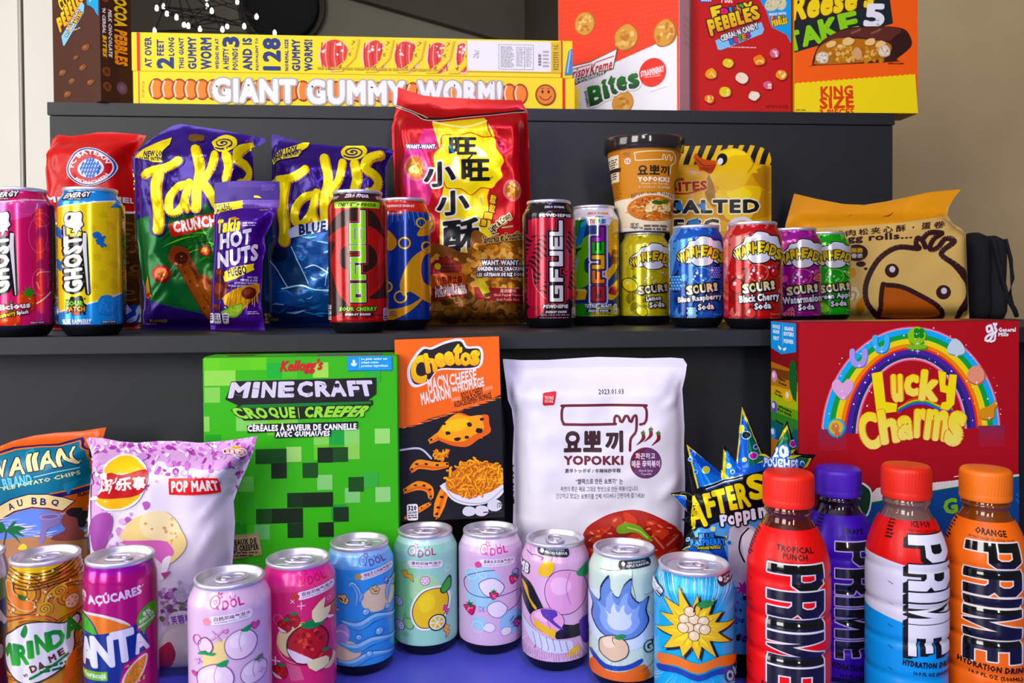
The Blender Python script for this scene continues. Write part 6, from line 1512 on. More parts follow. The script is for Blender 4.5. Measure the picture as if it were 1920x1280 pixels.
for t, x0, y0, x1, y1, r in [('C', 200, 145, 310, 325, 12), ('h', 288, 135, 362, 262, -8), ('e', 352, 138, 418, 232, -8), ('e', 410, 130, 476, 222, -6), ('t', 470, 85, 530, 220, 4), ('o', 515, 140, 582, 226, 0), ('s', 576, 128, 640, 226, 6)]:
    A.T(t, x0, y0, x1, y1, 'f8dc2a', b=.1, rot=r, grad='f0b41a', sd=(-3, 4, 'e87a1a'))
A.T("MAC'N", 300, 285, 432, 372, 'f8ece4', b=.03, rot=-12, sh=.15); A.T('CHEESE', 440, 262, 615, 335, 'f8ece4', b=.03, rot=-10, sh=.15); A.T('MACARONI', 255, 368, 448, 448, 'f8ece4', b=.035, rot=-12, sh=.1); A.T('au', 456, 358, 486, 388, 'f8ece4', b=.05, rot=-10); A.T('FROMAGE', 490, 318, 662, 378, 'f8ece4', b=.035, rot=-11, sh=.1)
A.T('SAVEUR', 448, 422, 506, 448, 'f8b890', b=.04, rot=-10); A.T('BOLD & CHEESY', 512, 380, 652, 424, '1c1412', b=.02, rot=-13); A.T('FLAVOUR', 655, 362, 716, 388, 'f8b890', b=.04, rot=-12); A.T('AUDACIEUSEMENT FROMAGÉ', 462, 416, 706, 466, '1c1412', b=.02, rot=-12)
# swooping orange spotted ribbons and a spoon of pasta
for p_, w_ in (([(130, 1010), (220, 975), (290, 1000), (300, 1060)], 58), ([(180, 880), (230, 840), (330, 855), (420, 850)], 60), ([(130, 1180), (240, 1120), (300, 1090)], 34), ([(300, 700), (420, 640), (560, 620), (640, 680)], 60), ([(330, 1180), (370, 1060), (420, 960)], 70)):
    A.L(p_, 0, 'f09424', sm=6, taper=[w_ * .5, w_, w_ * .9, w_ * .5]); A.L(np.array(p_) + [0, w_ * .2], 0, 'e06a18', sm=6, taper=[w_ * .1, w_ * .3, w_ * .3, w_ * .1])
    for k in range(5): q_ = smooth(p_, 6, False); c = q_[int((k + .5) * len(q_) / 5)]; A.BL(c[0], c[1] - w_ * .1, w_ * .18, w_ * .12, '1a1418', .2, k)
A.BL(520, 640, 190, 110, 'e06a18', .22, 6, n=12, rot=-14); A.BL(500, 625, 165, 88, 'f4a82a', .2, 6, n=12, rot=-14); A.BL(470, 600, 90, 40, 'f8c84a', .15, 5, rot=-14)
for x, y, r in ((420, 650, 16), (480, 690, 20), (560, 600, 18), (620, 640, 24), (540, 680, 14), (400, 590, 12), (640, 570, 14)): A.BL(x, y, r, r * .7, '1a1418', .2, x)
A.L([(118, 745), (240, 740), (310, 805)], 12, 'c8c8d8', sm=4)
rd = random.Random(4)
def pasta(A, cx, cy, rx, ry, n, s):
    for i in range(n):
        a, r = rd.uniform(0, 6.28), rd.random() ** .5; x, y = cx + rx * r * math.cos(a), cy + ry * r * math.sin(a); t = rd.uniform(0, 6.28)
        pts = [(x + s * (k - 2) * math.cos(t) + s * .5 * (k % 2) * math.sin(t), y + s * (k - 2) * math.sin(t) - s * .5 * (k % 2) * math.cos(t)) for k in range(5)]
        A.L(pts, s * 1.15, ('c86a14', 'd8841c', 'b85a10')[i % 3], sm=2); A.L(np.array(pts) + [-s * .15, -s * .2], s * .6, ('f4b030', 'f8c04a', 'f0a020')[i % 3], sm=2)
pasta(A, 372, 790, 56, 28, 16, 11)
A.P([(385, 965), (400, 1030), (450, 1085), (540, 1115), (640, 1110), (730, 1075), (775, 1020), (785, 950)], 'e8e8f0', sm=3); A.L([(390, 975), (440, 1060), (540, 1100), (660, 1095), (770, 1010)], 8, 'b8b8c8', sm=4)
A.E(590, 950, 195, 105, 'd07a18', -8); pasta(A, 590, 940, 180, 105, 110, 14)
for x, y, r in ((540, 1150, 42), (620, 1150, 46), (705, 1120, 50)): A.BL(x, y, r, r * .75, 'd8d8e4', .06, x)
A.RR(146, 1088, 216, 1192, 14, 'f0f0f4'); A.T('320', 154, 1098, 208, 1130, '1a1a24', b=.06); A.T('CALORIES', 154, 1134, 210, 1150, '2a2a34', b=.05); A.TX(154, 1156, 212, 1184, 2, '3a3a44', 4); A.T('170 g', 722, 1104, 776, 1146, '2a2a38', b=.04); A.TX(630, 1158, 776, 1172, 1, '3a3a48', 5)
p, _ = on(850, .869, ZD)
carton('macaroni_box', 'orange and black cheese macaroni box resting on the rims of two pastel cans', 'box', (p.x, .8655, ZD + .1230), .1105, .1925, .0235, R_(-1.2), {'front': (A, 197, 342)}, 'e8681a', edge='2a1c1c', roll=R_(-1.3))

# --- white rice cake bag
out = [(958, 1192), (960, 1100), (962, 1020), (964, 940), (963, 860), (966, 800), (962, 765), (955, 748), (952, 720), (948, 690), (946, 672), (952, 672), (980, 674), (1030, 674), (1064, 672), (1100, 670), (1124, 669), (1160, 670), (1210, 672), (1260, 671), (1282, 673), (1289, 684), (1286, 705), (1280, 730), (1282, 760), (1284, 800), (1283, 840), (1285, 900), (1284, 960), (1282, 1010), (1276, 1100), (1272, 1192), (1110, 1196)]
A = Art(); A.P(out, 'eeedf3'); A.frame(930, 660, 3.2, 0, 0)
for k in range(6): A.L([(55, 48 + k * 9), (600, 40 + k * 9), (1135, 44 + k * 9)], 1.6, 'd8d6e0')
A.P([(288, 245), (300, 240), (364, 232), (371, 240), (358, 310), (350, 316), (296, 318), (288, 310)], 'd01828'); A.T('YOUNG', 300, 260, 352, 282, 'f8e8e8', b=.02); A.T('POONG', 300, 282, 350, 302, 'f8e8e8', b=.02); A.T('2023.01.03', 622, 222, 774, 254, '2a3040', b=.02)
MR = '6a1a2c'
A.L([(870, 434), (895, 428), (908, 400), (908, 350), (895, 328), (870, 320), (440, 318), (412, 326), (402, 350), (402, 400), (412, 424), (440, 432), (700, 432), (716, 425), (716, 400), (724, 384), (738, 384), (748, 396), (750, 412), (762, 418), (772, 400), (780, 384), (794, 384), (802, 400), (806, 412), (818, 416), (824, 396), (832, 384), (846, 384), (848, 430), (842, 480), (812, 520), (808, 590)], 16, MR, sm=3)
for t, x0, x1 in (('요', 412, 518), ('뽀', 528, 640), ('끼', 660, 768)): A.T(t, x0, 470, x1, 600, '3a2024', b=.055)
A.T('YOPOKKI', 412, 620, 768, 676, MR, b=.075); A.T('激辛トッポギ / 辛辣味炒年糕', 418, 696, 752, 722, '3a2430', b=.02)
A.T('“쌀떡으로 만든 요뽀끼” 는', 482, 756, 764, 790, '4a3a58', b=.02); A.T('자연의 좋은 재료 그대로 정성으로 만든 떡볶이입니다.', 392, 804, 860, 836, '4a4468', b=.005); A.T('건강하고 맛있는 요뽀끼를 언제 어디서나 간편하게 즐기세요!', 364, 846, 896, 878, '4a4468', b=.005)
A.E(902, 664, 94, 94, '6a3a68', n=40); A.P([(815, 640), (830, 600), (905, 572), (830, 720), (812, 690)], '6a1a2c'); A.T('화끈하고', 840, 604, 958, 642, 'f0e4f0', b=.03); A.T('매운 辛떡볶이', 818, 648, 986, 692, 'f0e4f0', b=.03); A.T('Hot & Spicy', 862, 704, 944, 720, 'e8d8e8', b=.02); A.T('Topokki', 872, 724, 934, 740, 'e8d8e8', b=.02)
for x, y in ((885, 485), (930, 465), (975, 488)): A.L([(x, y), (x + 2, y + 30), (x - 16, y + 52), (x - 40, y + 72)], 0, '7a1a28', sm=4, taper=[20, 22, 12, 2]); A.BL(x, y - 2, 14, 9, '4a7a2c', .2, x); A.L([(x, y - 6), (x + 4, y - 18)], 4, '4a7a2c')
A.L([(60, 690), (80, 680), (100, 700), (108, 740)], 1, 'eeedf3')
for i, t in enumerate('YOPOKKI'): A.T(t, 92, 670 + i * 34, 116, 700 + i * 34, '3a2024', b=.06)
A.P([(530, 1080), (640, 990), (780, 950), (900, 960), (1050, 1030), (1130, 1120), (1110, 1200), (980, 1230), (540, 1240)], 'b02c1c', sm=4)
rd = random.Random(12)
for i in range(46):
    x, y = rd.uniform(560, 1100), rd.uniform(985, 1220)
    if y > 980 + abs(x - 830) * .28: A.BL(x, y, rd.uniform(30, 64), rd.uniform(22, 40), ('c8341c', 'a8241a', 'd84a24', '8a1c14', 'c04020')[i % 5], .12, i, rot=rd.uniform(-40, 40)); A.BL(x - 10, y - 10, 16, 6, 'f08a6a', .2, i, rot=rd.uniform(-40, 40))
A.P([(765, 965), (800, 965), (850, 1010), (830, 1040), (790, 1030)], 'd8442a', sm=3); A.P([(725, 1050), (780, 1022), (860, 1040), (900, 1080), (945, 1130), (900, 1120), (840, 1080), (740, 1085)], '7aa82c', sm=3); A.L([(790, 1050), (860, 1070), (910, 1110)], 8, 'c8d87a', sm=3)
for x0, y0, x1, y1 in ((1000, 1190, 1090, 1100), (960, 1120, 1010, 1180)): A.L([(x0, y0), (x1, y1)], 44, 'a8281a'); A.L([(x0 - 8, y0 - 8), (x1 - 8, y1 - 8)], 12, 'e0765a')
bagat('rice_cake_bag', 'white rice cake bag with maroon lettering between the macaroni box and the spiky pouch', 'snack bag', 1120, .905, ZD, out, A, B=.022, Bb=.012, Rr=55, seal=[(688, 740)], noise=.002, nscale=120, seed=71, ridge=.4, m='matte',
      creases=[(950, 692, 1005, 730, 10, -.004), (948, 700, 975, 770, 10, .005), (1286, 690, 1250, 740, 10, -.004), (1282, 735, 1240, 760, 9, .004), (968, 780, 1000, 860, 12, .003), (1282, 880, 1230, 930, 12, .004), (960, 950, 1000, 1000, 12, .003)])

# --- spiky popping candy pouch
out = [(1280, 1180), (1284, 1140), (1300, 1060), (1278, 1026), (1288, 1005), (1300, 985), (1278, 972), (1296, 966), (1258, 923), (1282, 919), (1300, 925), (1284, 828), (1352, 885), (1358, 832), (1380, 862), (1391, 757), (1432, 850), (1446, 858), (1476, 788), (1496, 850), (1530, 852), (1516, 872), (1495, 884), (1495, 1000), (1488, 1180), (1480, 1226), (1400, 1240), (1300, 1232)]
A = Art(); A.P(out, '0c0c10'); A.frame(1240, 740, 2.56, 0, 0)
def spike(p, c, yw='e8d820'): A.P(p, yw); c0 = np.mean(p, 0); A.P((np.array(p) - c0) * .87 + c0, c)
spike([(122, 230), (300, 365), (300, 480), (180, 470)], '1c54b8'); spike([(388, 55), (365, 335), (300, 258), (300, 400), (560, 420), (480, 280)], '1c58b8'); spike([(604, 142), (640, 300), (720, 305), (660, 420), (480, 330)], '145a3a'); spike([(52, 472), (120, 480), (128, 560)], '1c54b8'); spike([(100, 740), (200, 690), (200, 760)], '2a64c8')
A.P([(410, 120), (480, 290), (540, 300), (420, 340)], '1a6a54'); A.P([(310, 270), (370, 340), (330, 400), (310, 380)], '2a7ad0'); A.P([(150, 320), (290, 400), (200, 460)], '2a78d0', sm=0)
A.P([(150, 640), (400, 560), (560, 620), (560, 1240), (260, 1240), (200, 800)], '5a9ad8'); A.P([(330, 640), (420, 620), (480, 700), (480, 900), (400, 960), (330, 860)], 'c8c8d8', sm=3); A.P([(390, 660), (440, 650), (470, 720), (440, 800), (400, 790)], 'f0f0f8', sm=3); A.L([(420, 640), (385, 680), (375, 740), (400, 800)], 8, '101018', sm=4); A.P([(210, 730), (330, 820), (300, 720)], '1c48b0'); A.ST(395, 930, 46, 20, 8, 'b03aa0', 10, .3); A.SC(300, 960, 460, 1190, 50, 4, 14, ['24a0c8', '12304a', '0c1420', '7a3ab0', '3a5ac8'], 3)
A.P([(120, 500), (190, 440), (420, 380), (520, 350), (560, 480), (520, 540), (300, 580), (140, 650)], '0c0c10')
for x, y, r, c in ((215, 358, 15, 'e8d820'), (383, 162, 17, 'e8d820'), (408, 192, 17, '0c0c10'), (441, 290, 15, 'b8288a'), (629, 234, 15, 'b8288a'), (326, 340, 9, 'e8d820'), (404, 310, 8, 'e8d820'), (170, 366, 7, '1c54b8'), (450, 248, 9, '3a2a7a'), (672, 328, 7, '1c54b8'), (250, 640, 9, 'e8d820'), (345, 368, 7, '1c54b8'), (142, 305, 7, '1c54b8'), (130, 690, 8, '2a64c8'), (325, 706, 10, '2a64c8')): A.E(x, y, r + 4, r + 4, 'a8d8f0', n=16); A.E(x, y, r, r, c, n=16)
for k in range(4): A.L([(210 + k * 4, 432 + k * 8), (300, 408 + k * 6), (392, 384 + k * 7)], 4, ('b8e0f0', '0c0c10', 'f0f0f0', '2a68c0')[k], sm=3)
for i, (t, x0, y0, x1, y1) in enumerate([('A', 130, 480, 212, 635), ('F', 212, 465, 262, 585), ('T', 252, 450, 318, 575), ('E', 318, 435, 364, 548), ('R', 362, 420, 420, 540), ('S', 414, 378, 500, 500), ('H', 505, 370, 580, 500), ('O', 585, 370, 650, 490)]): A.T(t, x0, y0, x1, y1, 'f0dc1e', b=.1, rot=-12, o=[(6, '0c0c10')], sd=(4, 8, 'a88a10'))
for i, t in enumerate('Poppin'): A.T(t, 284 + i * 36, 570 - i * 7 + (10 if i == 1 else 0), 322 + i * 36 - (i == 4) * 14, 628 - i * 8 + (14 if t == 'p' else 0), 'f0f0f6', b=.1, rot=-8, o=[(7, '101420')])
A.P([(470, 330), (520, 290), (640, 300), (660, 340), (620, 350), (480, 350)], '2a5ac0'); A.ST(560, 300, 110, 60, 9, 'e8d820', 4, .3, sy=.5)
A.T('20', 528, 244, 610, 304, 'd8eaf8', b=.09, o=[(7, '2454b0')], rot=-3); A.T('POUCHES', 488, 306, 650, 352, 'd8eaf8', b=.08, o=[(6, '2454b0')], rot=4)
A.P([(140, 690), (165, 700), (180, 670), (200, 685), (240, 660), (270, 680), (316, 672), (305, 715), (240, 728), (180, 724), (150, 728)], 'e0d020'); A.P([(148, 694), (180, 680), (240, 668), (308, 678), (298, 712), (240, 722), (152, 722)], '10121c'); A.T('BLUE', 186, 662, 256, 690, '2a7ae0', b=.09, o=[(4, '0c0c18')], rot=-3); A.T('RASPBERRY', 146, 688, 308, 720, '2a7ae0', b=.09, o=[(4, '0c0c18')], rot=-4); A.T('Artificially Flavored', 176, 724, 282, 738, 'e8dc50', b=.03, o=[(3, '10121c')], rot=-2)
bagat('candy_pouch', 'spiky die cut blue and yellow popping candy pouch behind the red bottle', 'candy pouch', 1400, .768, ZD, out, A, B=.012, Bb=.006, Rr=60, cell=7, noise=.0012, nscale=90, seed=81, ridge=.4, m='foil')

# --- big dark red marshmallow cereal box
A = Art.at(1440, 590, 3.46, 1497, 603); A.fill(0, 0, 415, 640, 'a80c26')
RB = [('30b0e8', 1.0, .935), ('1ca04a', .935, .875), ('f0dc1e', .875, .81), ('f08a1c', .81, .765), ('d8401c', .765, .74), ('4a2490', .74, .68), ('1c2a6a', .68, .635)]
cx, cy, rx, ry = 925, 750, 575, 665
def arcp(f, a0=182, a1=356, n=44): a = np.radians(np.linspace(a0, a1, n)); return np.stack([cx + rx * (f - (0 if f > .99 else 0)) * np.cos(a), cy + ry * (1 - (1 - f) * .75) * np.sin(a)], 1)
A.P(np.concatenate([arcp(1.025), arcp(.6)[::-1]]), 'd8607a'); A.P(np.concatenate([arcp(1.012), arcp(.615)[::-1]]), 'e8a8c0')
for c, f0, f1 in RB: A.P(np.concatenate([arcp(f0), arcp(f1)[::-1]]), c)
for x in (330, 1370):
    for k in range(4): A.R(x - 6, 700 + k * 34, x + 170, 734 + k * 34, lin('a80c26') * (.55 + .15 * k) + lin('4a3a6a') * (.4 - .1 * k))
rd = random.Random(3)
def mallow(x, y, r, c, c2, pts=None):
    if pts is None: A.BL(x + 5, y + 6, r, r, c2, .06, x); A.BL(x, y, r * .95, r * .92, c, .06, x)
    else:
        p = np.array(pts, float) * r + (x, y); A.P(p + (6, 8), c2, sm=3); A.P(p, c, sm=3)
    A.ST(x + r * .1, y + r * .85, 18, 3, 4, 'f8f4fa')
heart = [(0, -.55), (.5, -.95), (1, -.6), (.9, .1), (0, .95), (-.9, .1), (-1, -.6), (-.5, -.95)]; hoof = [(-1, -.9), (-.45, -1), (-.4, 0), (0, .4), (.4, 0), (.45, -1), (1, -.9), (.95, .2), (.5, .9), (-.5, .9), (-.95, .2)]
mallow(475, 455, 66, 'e0b0d4', 'b884b0', heart); mallow(577, 265, 56, 'a8a0e0', '7c74c0', hoof); mallow(722, 180, 54, '5ab8e8', '2a80bc', hoof[::-1]); mallow(955, 130, 60, '96cc46', '4a8a24'); mallow(955, 175, 60, '88c03c', '4a8a24', [(-1, .2), (1, .2), (.9, .6), (-.9, .6)])
for dx, dy in ((-16, -14), (16, -14), (-16, 14), (16, 14)): A.E(970 + dx, 115 + dy, 18, 18, '2a8a34')
mallow(1212, 205, 60, 'c8dcdc', '6a98b0', [(-1, .4), (-.3, -.9), (.6, -.5), (1, .5), (.2, .8)]); mallow(1345, 378, 62, 'e49a7c', 'b8684c'); mallow(1430, 600, 62, 'd89838', 'a86a1c', [(-.8, -.1), (.3, -.5), (.7, -1), (.9, -.5), (.6, 0), (.5, .8), (-.7, .9), (-1, .3)]); mallow(435, 690, 60, '5ab0d0', '2a7a9c'); A.E(432, 690, 44, 44, 'e8c040'); A.E(428, 692, 26, 28, 'c88a5a'); A.P([(430, 690), (420, 750), (470, 740)], 'd8744c')
for i in range(70):
    a = R_(rd.uniform(182, 356)); f_ = rd.uniform(.58, 1.08); x, y = cx + rx * f_ * math.cos(a), cy + ry * f_ * math.sin(a); A.hold = i % 8 != 0; A.E(x, y, *(2 * [rd.uniform(2, 6)]), 'f4e8f0', n=8)
A.hold = False
YA = 'f8e81c'
A.P([(830, 590), (900, 530), (1000, 515), (1100, 560), (1180, 585), (1190, 605), (1100, 600), (1000, 555), (900, 570), (840, 610)], 'e8742a', sm=3)
for k, c in enumerate(('d83a2a', 'f0c41c', '3aa84a', '2a6ac8', '6a2a9a')): A.L([(835, 575 + k * 7), (920, 530 + k * 9), (1010, 522 + k * 10), (1100, 562 + k * 9), (1185, 580 + k * 6)], 10, c, sm=4)
for t, x0, y0, x1, y1, r in [('u', 790, 365, 862, 545, -2), ('c', 872, 370, 968, 508, 0), ('k', 975, 345, 1100, 540, 6)]:
    A.T(t, x0, y0, x1, y1, YA, b=.09, rot=r, o=[(5, 'e8941c')], grad='f8e87a')
def big(p): A.P(p, 'e8941c', sm=0); c0 = np.mean(p, 0); A.L(p, 6, 'e8941c', closed=True); A.P(p, YA)
big([(662, 362), (728, 350), (750, 540), (826, 552), (820, 600), (695, 612)])
big([(1095, 350), (1145, 362), (1140, 440), (1160, 450), (1170, 375), (1216, 378), (1200, 560), (1160, 598), (1110, 585), (1120, 550), (1150, 545), (1150, 490), (1110, 480)])
for t, x0, y0, x1, y1, r in [('C', 582, 600, 712, 838, -14), ('h', 708, 580, 835, 800, -8), ('a', 830, 625, 935, 780, -3), ('r', 938, 582, 1022, 770, 2), ('m', 1010, 590, 1162, 790, 7), ('s', 1150, 600, 1268, 828, 14)]:
    A.T(t, x0, y0, x1, y1, YA, b=.1, rot=r, o=[(5, 'e8941c')], grad='f8ec8a')
A.L([(1440, 70), (1415, 80), (1420, 110), (1445, 100), (1440, 70), (1455, 120), (1430, 165), (1405, 160), (1420, 135), (1475, 110), (1468, 84)], 16, 'f4f0f2', sm=4); A.L([(1470, 110), (1466, 160), (1440, 172)], 13, 'f4f0f2', sm=4); A.P(np.array(heart) * 15 + (1468, 66), 'f4f0f2', sm=3)
A.T('General', 1490, 84, 1606, 112, 'f4f0f2', b=.05); A.T('Mills', 1490, 114, 1558, 140, 'f4f0f2', b=.05)
A.P([(690, 1078), (720, 1070), (1060, 1050), (1640, 1010), (1640, 1700), (200, 1700), (200, 1180), (600, 1170)], 'e8e0d0'); A.P([(200, 1190), (640, 1165), (1060, 1100), (1640, 1022), (1640, 1700), (200, 1700)], '1c6a3a'); A.P([(200, 1200), (640, 1178), (1060, 1108), (1640, 1032), (1640, 1700), (200, 1700)], '1a4a86'); A.T('• COLLECTION', 1052, 1040, 1290, 1082, 'f0e8e8', b=.07, rot=-4)
A.P([(560, 1040), (640, 1060), (665, 1120), (640, 1240), (560, 1260)], 'e8f0e0', sm=3); A.P([(560, 1050), (630, 1068), (655, 1120), (632, 1230), (560, 1250)], '123a24', sm=3)
for i, t in enumerate('GAME'): A.T(t, 1130 + i * 115, 1150 - i * 10, 1225 + i * 115, 1250 - i * 10, '96cc2a', b=.09, rot=-5)
A.SC(1480, 1110, 1640, 1200, 20, 4, 10, ['2a6ab0'], 3); A.L([(690, 1078), (720, 1074)], 6, 'f0e8e8'); A.L([(1200, 1016), (1230, 1012)], 6, 'f0e8e8')
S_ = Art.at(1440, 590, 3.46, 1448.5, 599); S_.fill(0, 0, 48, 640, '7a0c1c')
S_.P([(30, 300), (190, 330), (190, 1700), (30, 1700)], 'a8681c')
for k, c in enumerate(('6a3a18', 'a8741c', 'c8a01e', 'a8b42a', '6a9a2a', '3a7a34', '1c5a5a', '1c4a7a')): S_.R(25, 340 + k * 58, 200, 400 + k * 58, c)
S_.P([(28, 32), (184, 34), (184, 212), (98, 240), (30, 208)], '1c94d8'); S_.L([(104, 40), (104, 180)], 1.5, 'b8e0f4')
for t, x0, x1, y in (('WHOLE', 40, 88, 52), ('GRAIN', 42, 84, 84), ('FIRST', 46, 82, 128), ('GRAINS', 114, 170, 58), ('ENTIERS', 112, 172, 92), ('PREMIER', 112, 170, 138)): S_.T(t, x0, y, x1, y + 26, 'e8f4fa', b=.05)
S_.P([(78, 185), (98, 200), (92, 214), (80, 205)], 'e8f4fa', sm=2); S_.P([(128, 192), (106, 202), (112, 216), (124, 208)], 'e8f4fa', sm=2)
for y, x, c in ((395, 52, 'c88ab8'), (595, 50, '5a4ab0'), (500, 138, 'd8b038'), (700, 140, '3a7a4a'), (770, 46, '3a8ac8')): S_.BL(x, y, 18 if x < 100 else 28, 40 if x < 100 else 34, c, .1, y); S_.BL(x - 4, y - 8, 10, 20, 'e8d0dc', .1, y)
for t, x0, y0, x1 in (('Hearts', 82, 395, 122), ('The moon', 78, 420, 128), ('Stars', 62, 478, 96), ('Too shine', 54, 500, 106), ('and horseshoes', 80, 576, 160), ('For luck', 76, 600, 160), ('Clovers', 60, 676, 110)): S_.T(t, x0, y0, x1, y0 + 16, '1c1408', b=.04, rot=8)
S_.P([(150, 290), (186, 280), (186, 520), (150, 440)], '1c5a2c', sm=2)
TP = Art(); TP.fill(0, 0, 415, 130, '8a1020'); TP.P([(120, 40), (200, 30), (330, 50), (310, 90), (150, 95)], 'c8a01e', sm=3); TP.R(0, 60, 415, 63, '6a0c18')
Y = .803; a_ = atY(1497, 610, Y); b_ = atY(1912, 600, Y); ztop = atY(1700, 603, Y).z
carton('cereal_box', 'large dark red marshmallow cereal box with a rainbow behind the bottles', 'cereal box', ((a_.x + b_.x) / 2, Y, ZD + .0003), b_.x - a_.x, ztop - ZD, .07, 0,
       {'front': (A, 415, (ztop - ZD) / (b_.x - a_.x) * 415), 'left': (S_, 48, (ztop - ZD) / (b_.x - a_.x) * 415), 'top': (TP, 415, 130)}, '9a0c22', bev=.0012)


# ================================================================== cans on the table
gq = 'pastel sparkling water cans'
PK = 'b82a86'


def dol(A, x, y, k=1.0, txt='白桃风味气泡水', ic='e89aa8', rot=-6, c=PK):
    """brand mark and flavour strip of the pastel cans; (x, y) = left end of the mark"""
    A.RG(x + 36 * k, y + 62 * k, 34 * k, 7 * k, c, 40 * k); A.L([(x + 30 * k, y + 76 * k), (x + 46 * k, y + 70 * k), (x + 44 * k, y + 52 * k), (x + 28 * k, y + 54 * k), (x + 26 * k, y + 66 * k)], 5 * k, c, sm=3); A.L([(x + 50 * k, y + 88 * k), (x + 66 * k, y + 108 * k)], 7 * k, c)
    A.L([(x + 50 * k, y + 22 * k), (x + 56 * k, y - 2 * k), (x + 66 * k, y + 14 * k), (x + 84 * k, y + 4 * k), (x + 76 * k, y + 24 * k), (x + 92 * k, y + 34 * k), (x + 70 * k, y + 36 * k)], 5 * k, c, sm=2)
    A.T('D', x + 90 * k, y + 52 * k, x + 138 * k, y + 112 * k, c, b=.02, rot=rot); A.T('O', x + 146 * k, y + 46 * k, x + 196 * k, y + 104 * k, c, b=.02, rot=rot); A.T('L', x + 206 * k, y + 40 * k, x + 244 * k, y + 98 * k, c, b=.02, rot=rot)
    A.L([(x + 152 * k, y + 46 * k), (x + 144 * k, y + 28 * k)], 5 * k, c); A.L([(x + 182 * k, y + 44 * k), (x + 188 * k, y + 26 * k)], 5 * k, c)
    yy = y + 150 * k; xx = x - 30 * k
    A.RR(xx + 30 * k, yy - 4 * k, xx + 330 * k, yy + 62 * k, 26 * k, 'e8e4f0', rot=rot * .8); A.RR(xx + 33 * k, yy - 1 * k, xx + 327 * k, yy + 59 * k, 24 * k, 'f2eef6', rot=rot * .8); A.BL(xx + 20 * k, yy + 46 * k, 30 * k, 28 * k, ic, .1, 3)
    A.T(txt, xx + 66 * k, yy + 3 * k, xx + 318 * k, yy + 34 * k, '6a1c4a', b=.02, rot=rot * .8); A.T('sparkling water (汽水)', xx + 66 * k, yy + 38 * k, xx + 300 * k, yy + 52 * k, '5a2a4a', b=.015, rot=rot * .8)


def heart_(A, x, y, s, c, r=0): A.P(rotp(np.array(heart) * s + (x, y), x, y, r), '6a1c50', sm=3); A.P(rotp(np.array(heart) * s * .84 + (x, y), x, y, r), c, sm=3)
def cross_(A, x, y, s, c, r=0):
    for w_, cc in ((10, c), (4, 'f4ecf4')):
        for q in (0, 90): p = rotp([(x - s, y), (x + s, y)], x, y, q + r); A.L(p, w_, cc)
def straw(A, x, y, s, r=0): A.P(rotp([(x - s, y - s * .6), (x + s, y - s * .6), (x + s * .7, y + s * .5), (x, y + s * 1.2), (x - s * .7, y + s * .5)], x, y, r), '5a1030', sm=3); A.P(rotp(np.array([(x - s, y - s * .6), (x + s, y - s * .6), (x + s * .7, y + s * .5), (x, y + s * 1.2), (x - s * .7, y + s * .5)]) * .0 + (np.array([(-s, -s * .6), (s, -s * .6), (s * .7, s * .5), (0, s * 1.2), (-s * .7, s * .5)]) * .88 + (x, y)), x, y, r), 'd8286a', sm=3); A.SC(x - s * .5, y - s * .3, x + s * .5, y + s * .6, 8, s * .06, s * .1, ['f8d8e4'], int(x)); A.ST(x, y - s * .75, s * .8, s * .3, 6, '1c6a3a', r)
def slice_(A, x, y, r, c, c2): A.E(x, y, r, r, c); A.E(x, y, r * .86, r * .86, 'f0f8ec'); [A.P([(x + r * .12 * math.cos(R_(q + 30)), y + r * .12 * math.sin(R_(q + 30))), (x + r * .75 * math.cos(R_(q + 8)), y + r * .75 * math.sin(R_(q + 8))), (x + r * .75 * math.cos(R_(q + 52)), y + r * .75 * math.sin(R_(q + 52)))], c2) for q in range(0, 360, 60)]


# white-pink peach can
K = Deck(434, .69, .127, .0332); A = K.art(340, 980, 3.84, 'dcc0dc')
for y, c in ((380, 'e8d4e6'), (470, 'e2cae2'), (1500, 'dcc0dc')): pass
A.P([(170, 900), (240, 860), (330, 820), (330, 1100), (170, 1080)], 'f0dc9a'); A.SC(60, 560, 660, 700, 10, 16, 44, ['e2cce4'], 4)
for k in range(14): A.L([(520 - k * 2, 960 + k * 14), (640, 930 + k * 14)], 3, 'f4ecf6')
dol(A, 215, 500, 1.0)
A.P([(140, 880), (150, 840), (190, 810), (230, 840), (245, 890), (220, 930), (190, 915), (160, 930)], '6a2a6a', sm=3); A.P([(146, 882), (156, 845), (190, 818), (226, 845), (238, 890), (216, 922), (190, 908), (162, 922)], 'f0d8e8', sm=3); A.RG(136, 840, 26, 6, 'c84a90', 36); A.P([(138, 945), (165, 915), (195, 920), (260, 925), (240, 945), (180, 940)], '2a9a5a', sm=3)
for x, y, s, r in ((430, 880, 110, -10), (260, 1120, 120, 12), (520, 1110, 90, 20)):
    A.BL(x, y, s * 1.06, s * 1.0, '7a4a86', .04, x); A.BL(x, y, s, s * .94, 'f0dcec', .04, x); A.BL(x - s * .2, y - s * .25, s * .55, s * .45, 'f8ecf4', .08, x); A.L([(x + s * .1, y - s * .9), (x - s * .1, y - s * .2), (x + s * .05, y + s * .5)], 5, 'c88ab8', sm=4); A.P([(x, y - s * .9), (x + s * .7, y - s * 1.2), (x + s * .5, y - s * .75)], '2a9a5a', sm=3)
heart_(A, 532, 768, 30, 'e04a9a', 8); heart_(A, 118, 1096, 20, 'e04a9a'); heart_(A, 330, 770, 18, 'e88ac0', -10); cross_(A, 268, 800, 44, 'b82a86', 50); cross_(A, 144, 994, 20, 'b82a86', 10); cross_(A, 575, 1128, 18, 'b82a86'); A.RG(562, 1030, 20, 6, 'b82a86', 24)
K.put('soda_can', 'pale pink peach sparkling water can, nearest of the pastel cans', A, m='pastel', back='dcc0dc', group=gq, tab=R_(20))

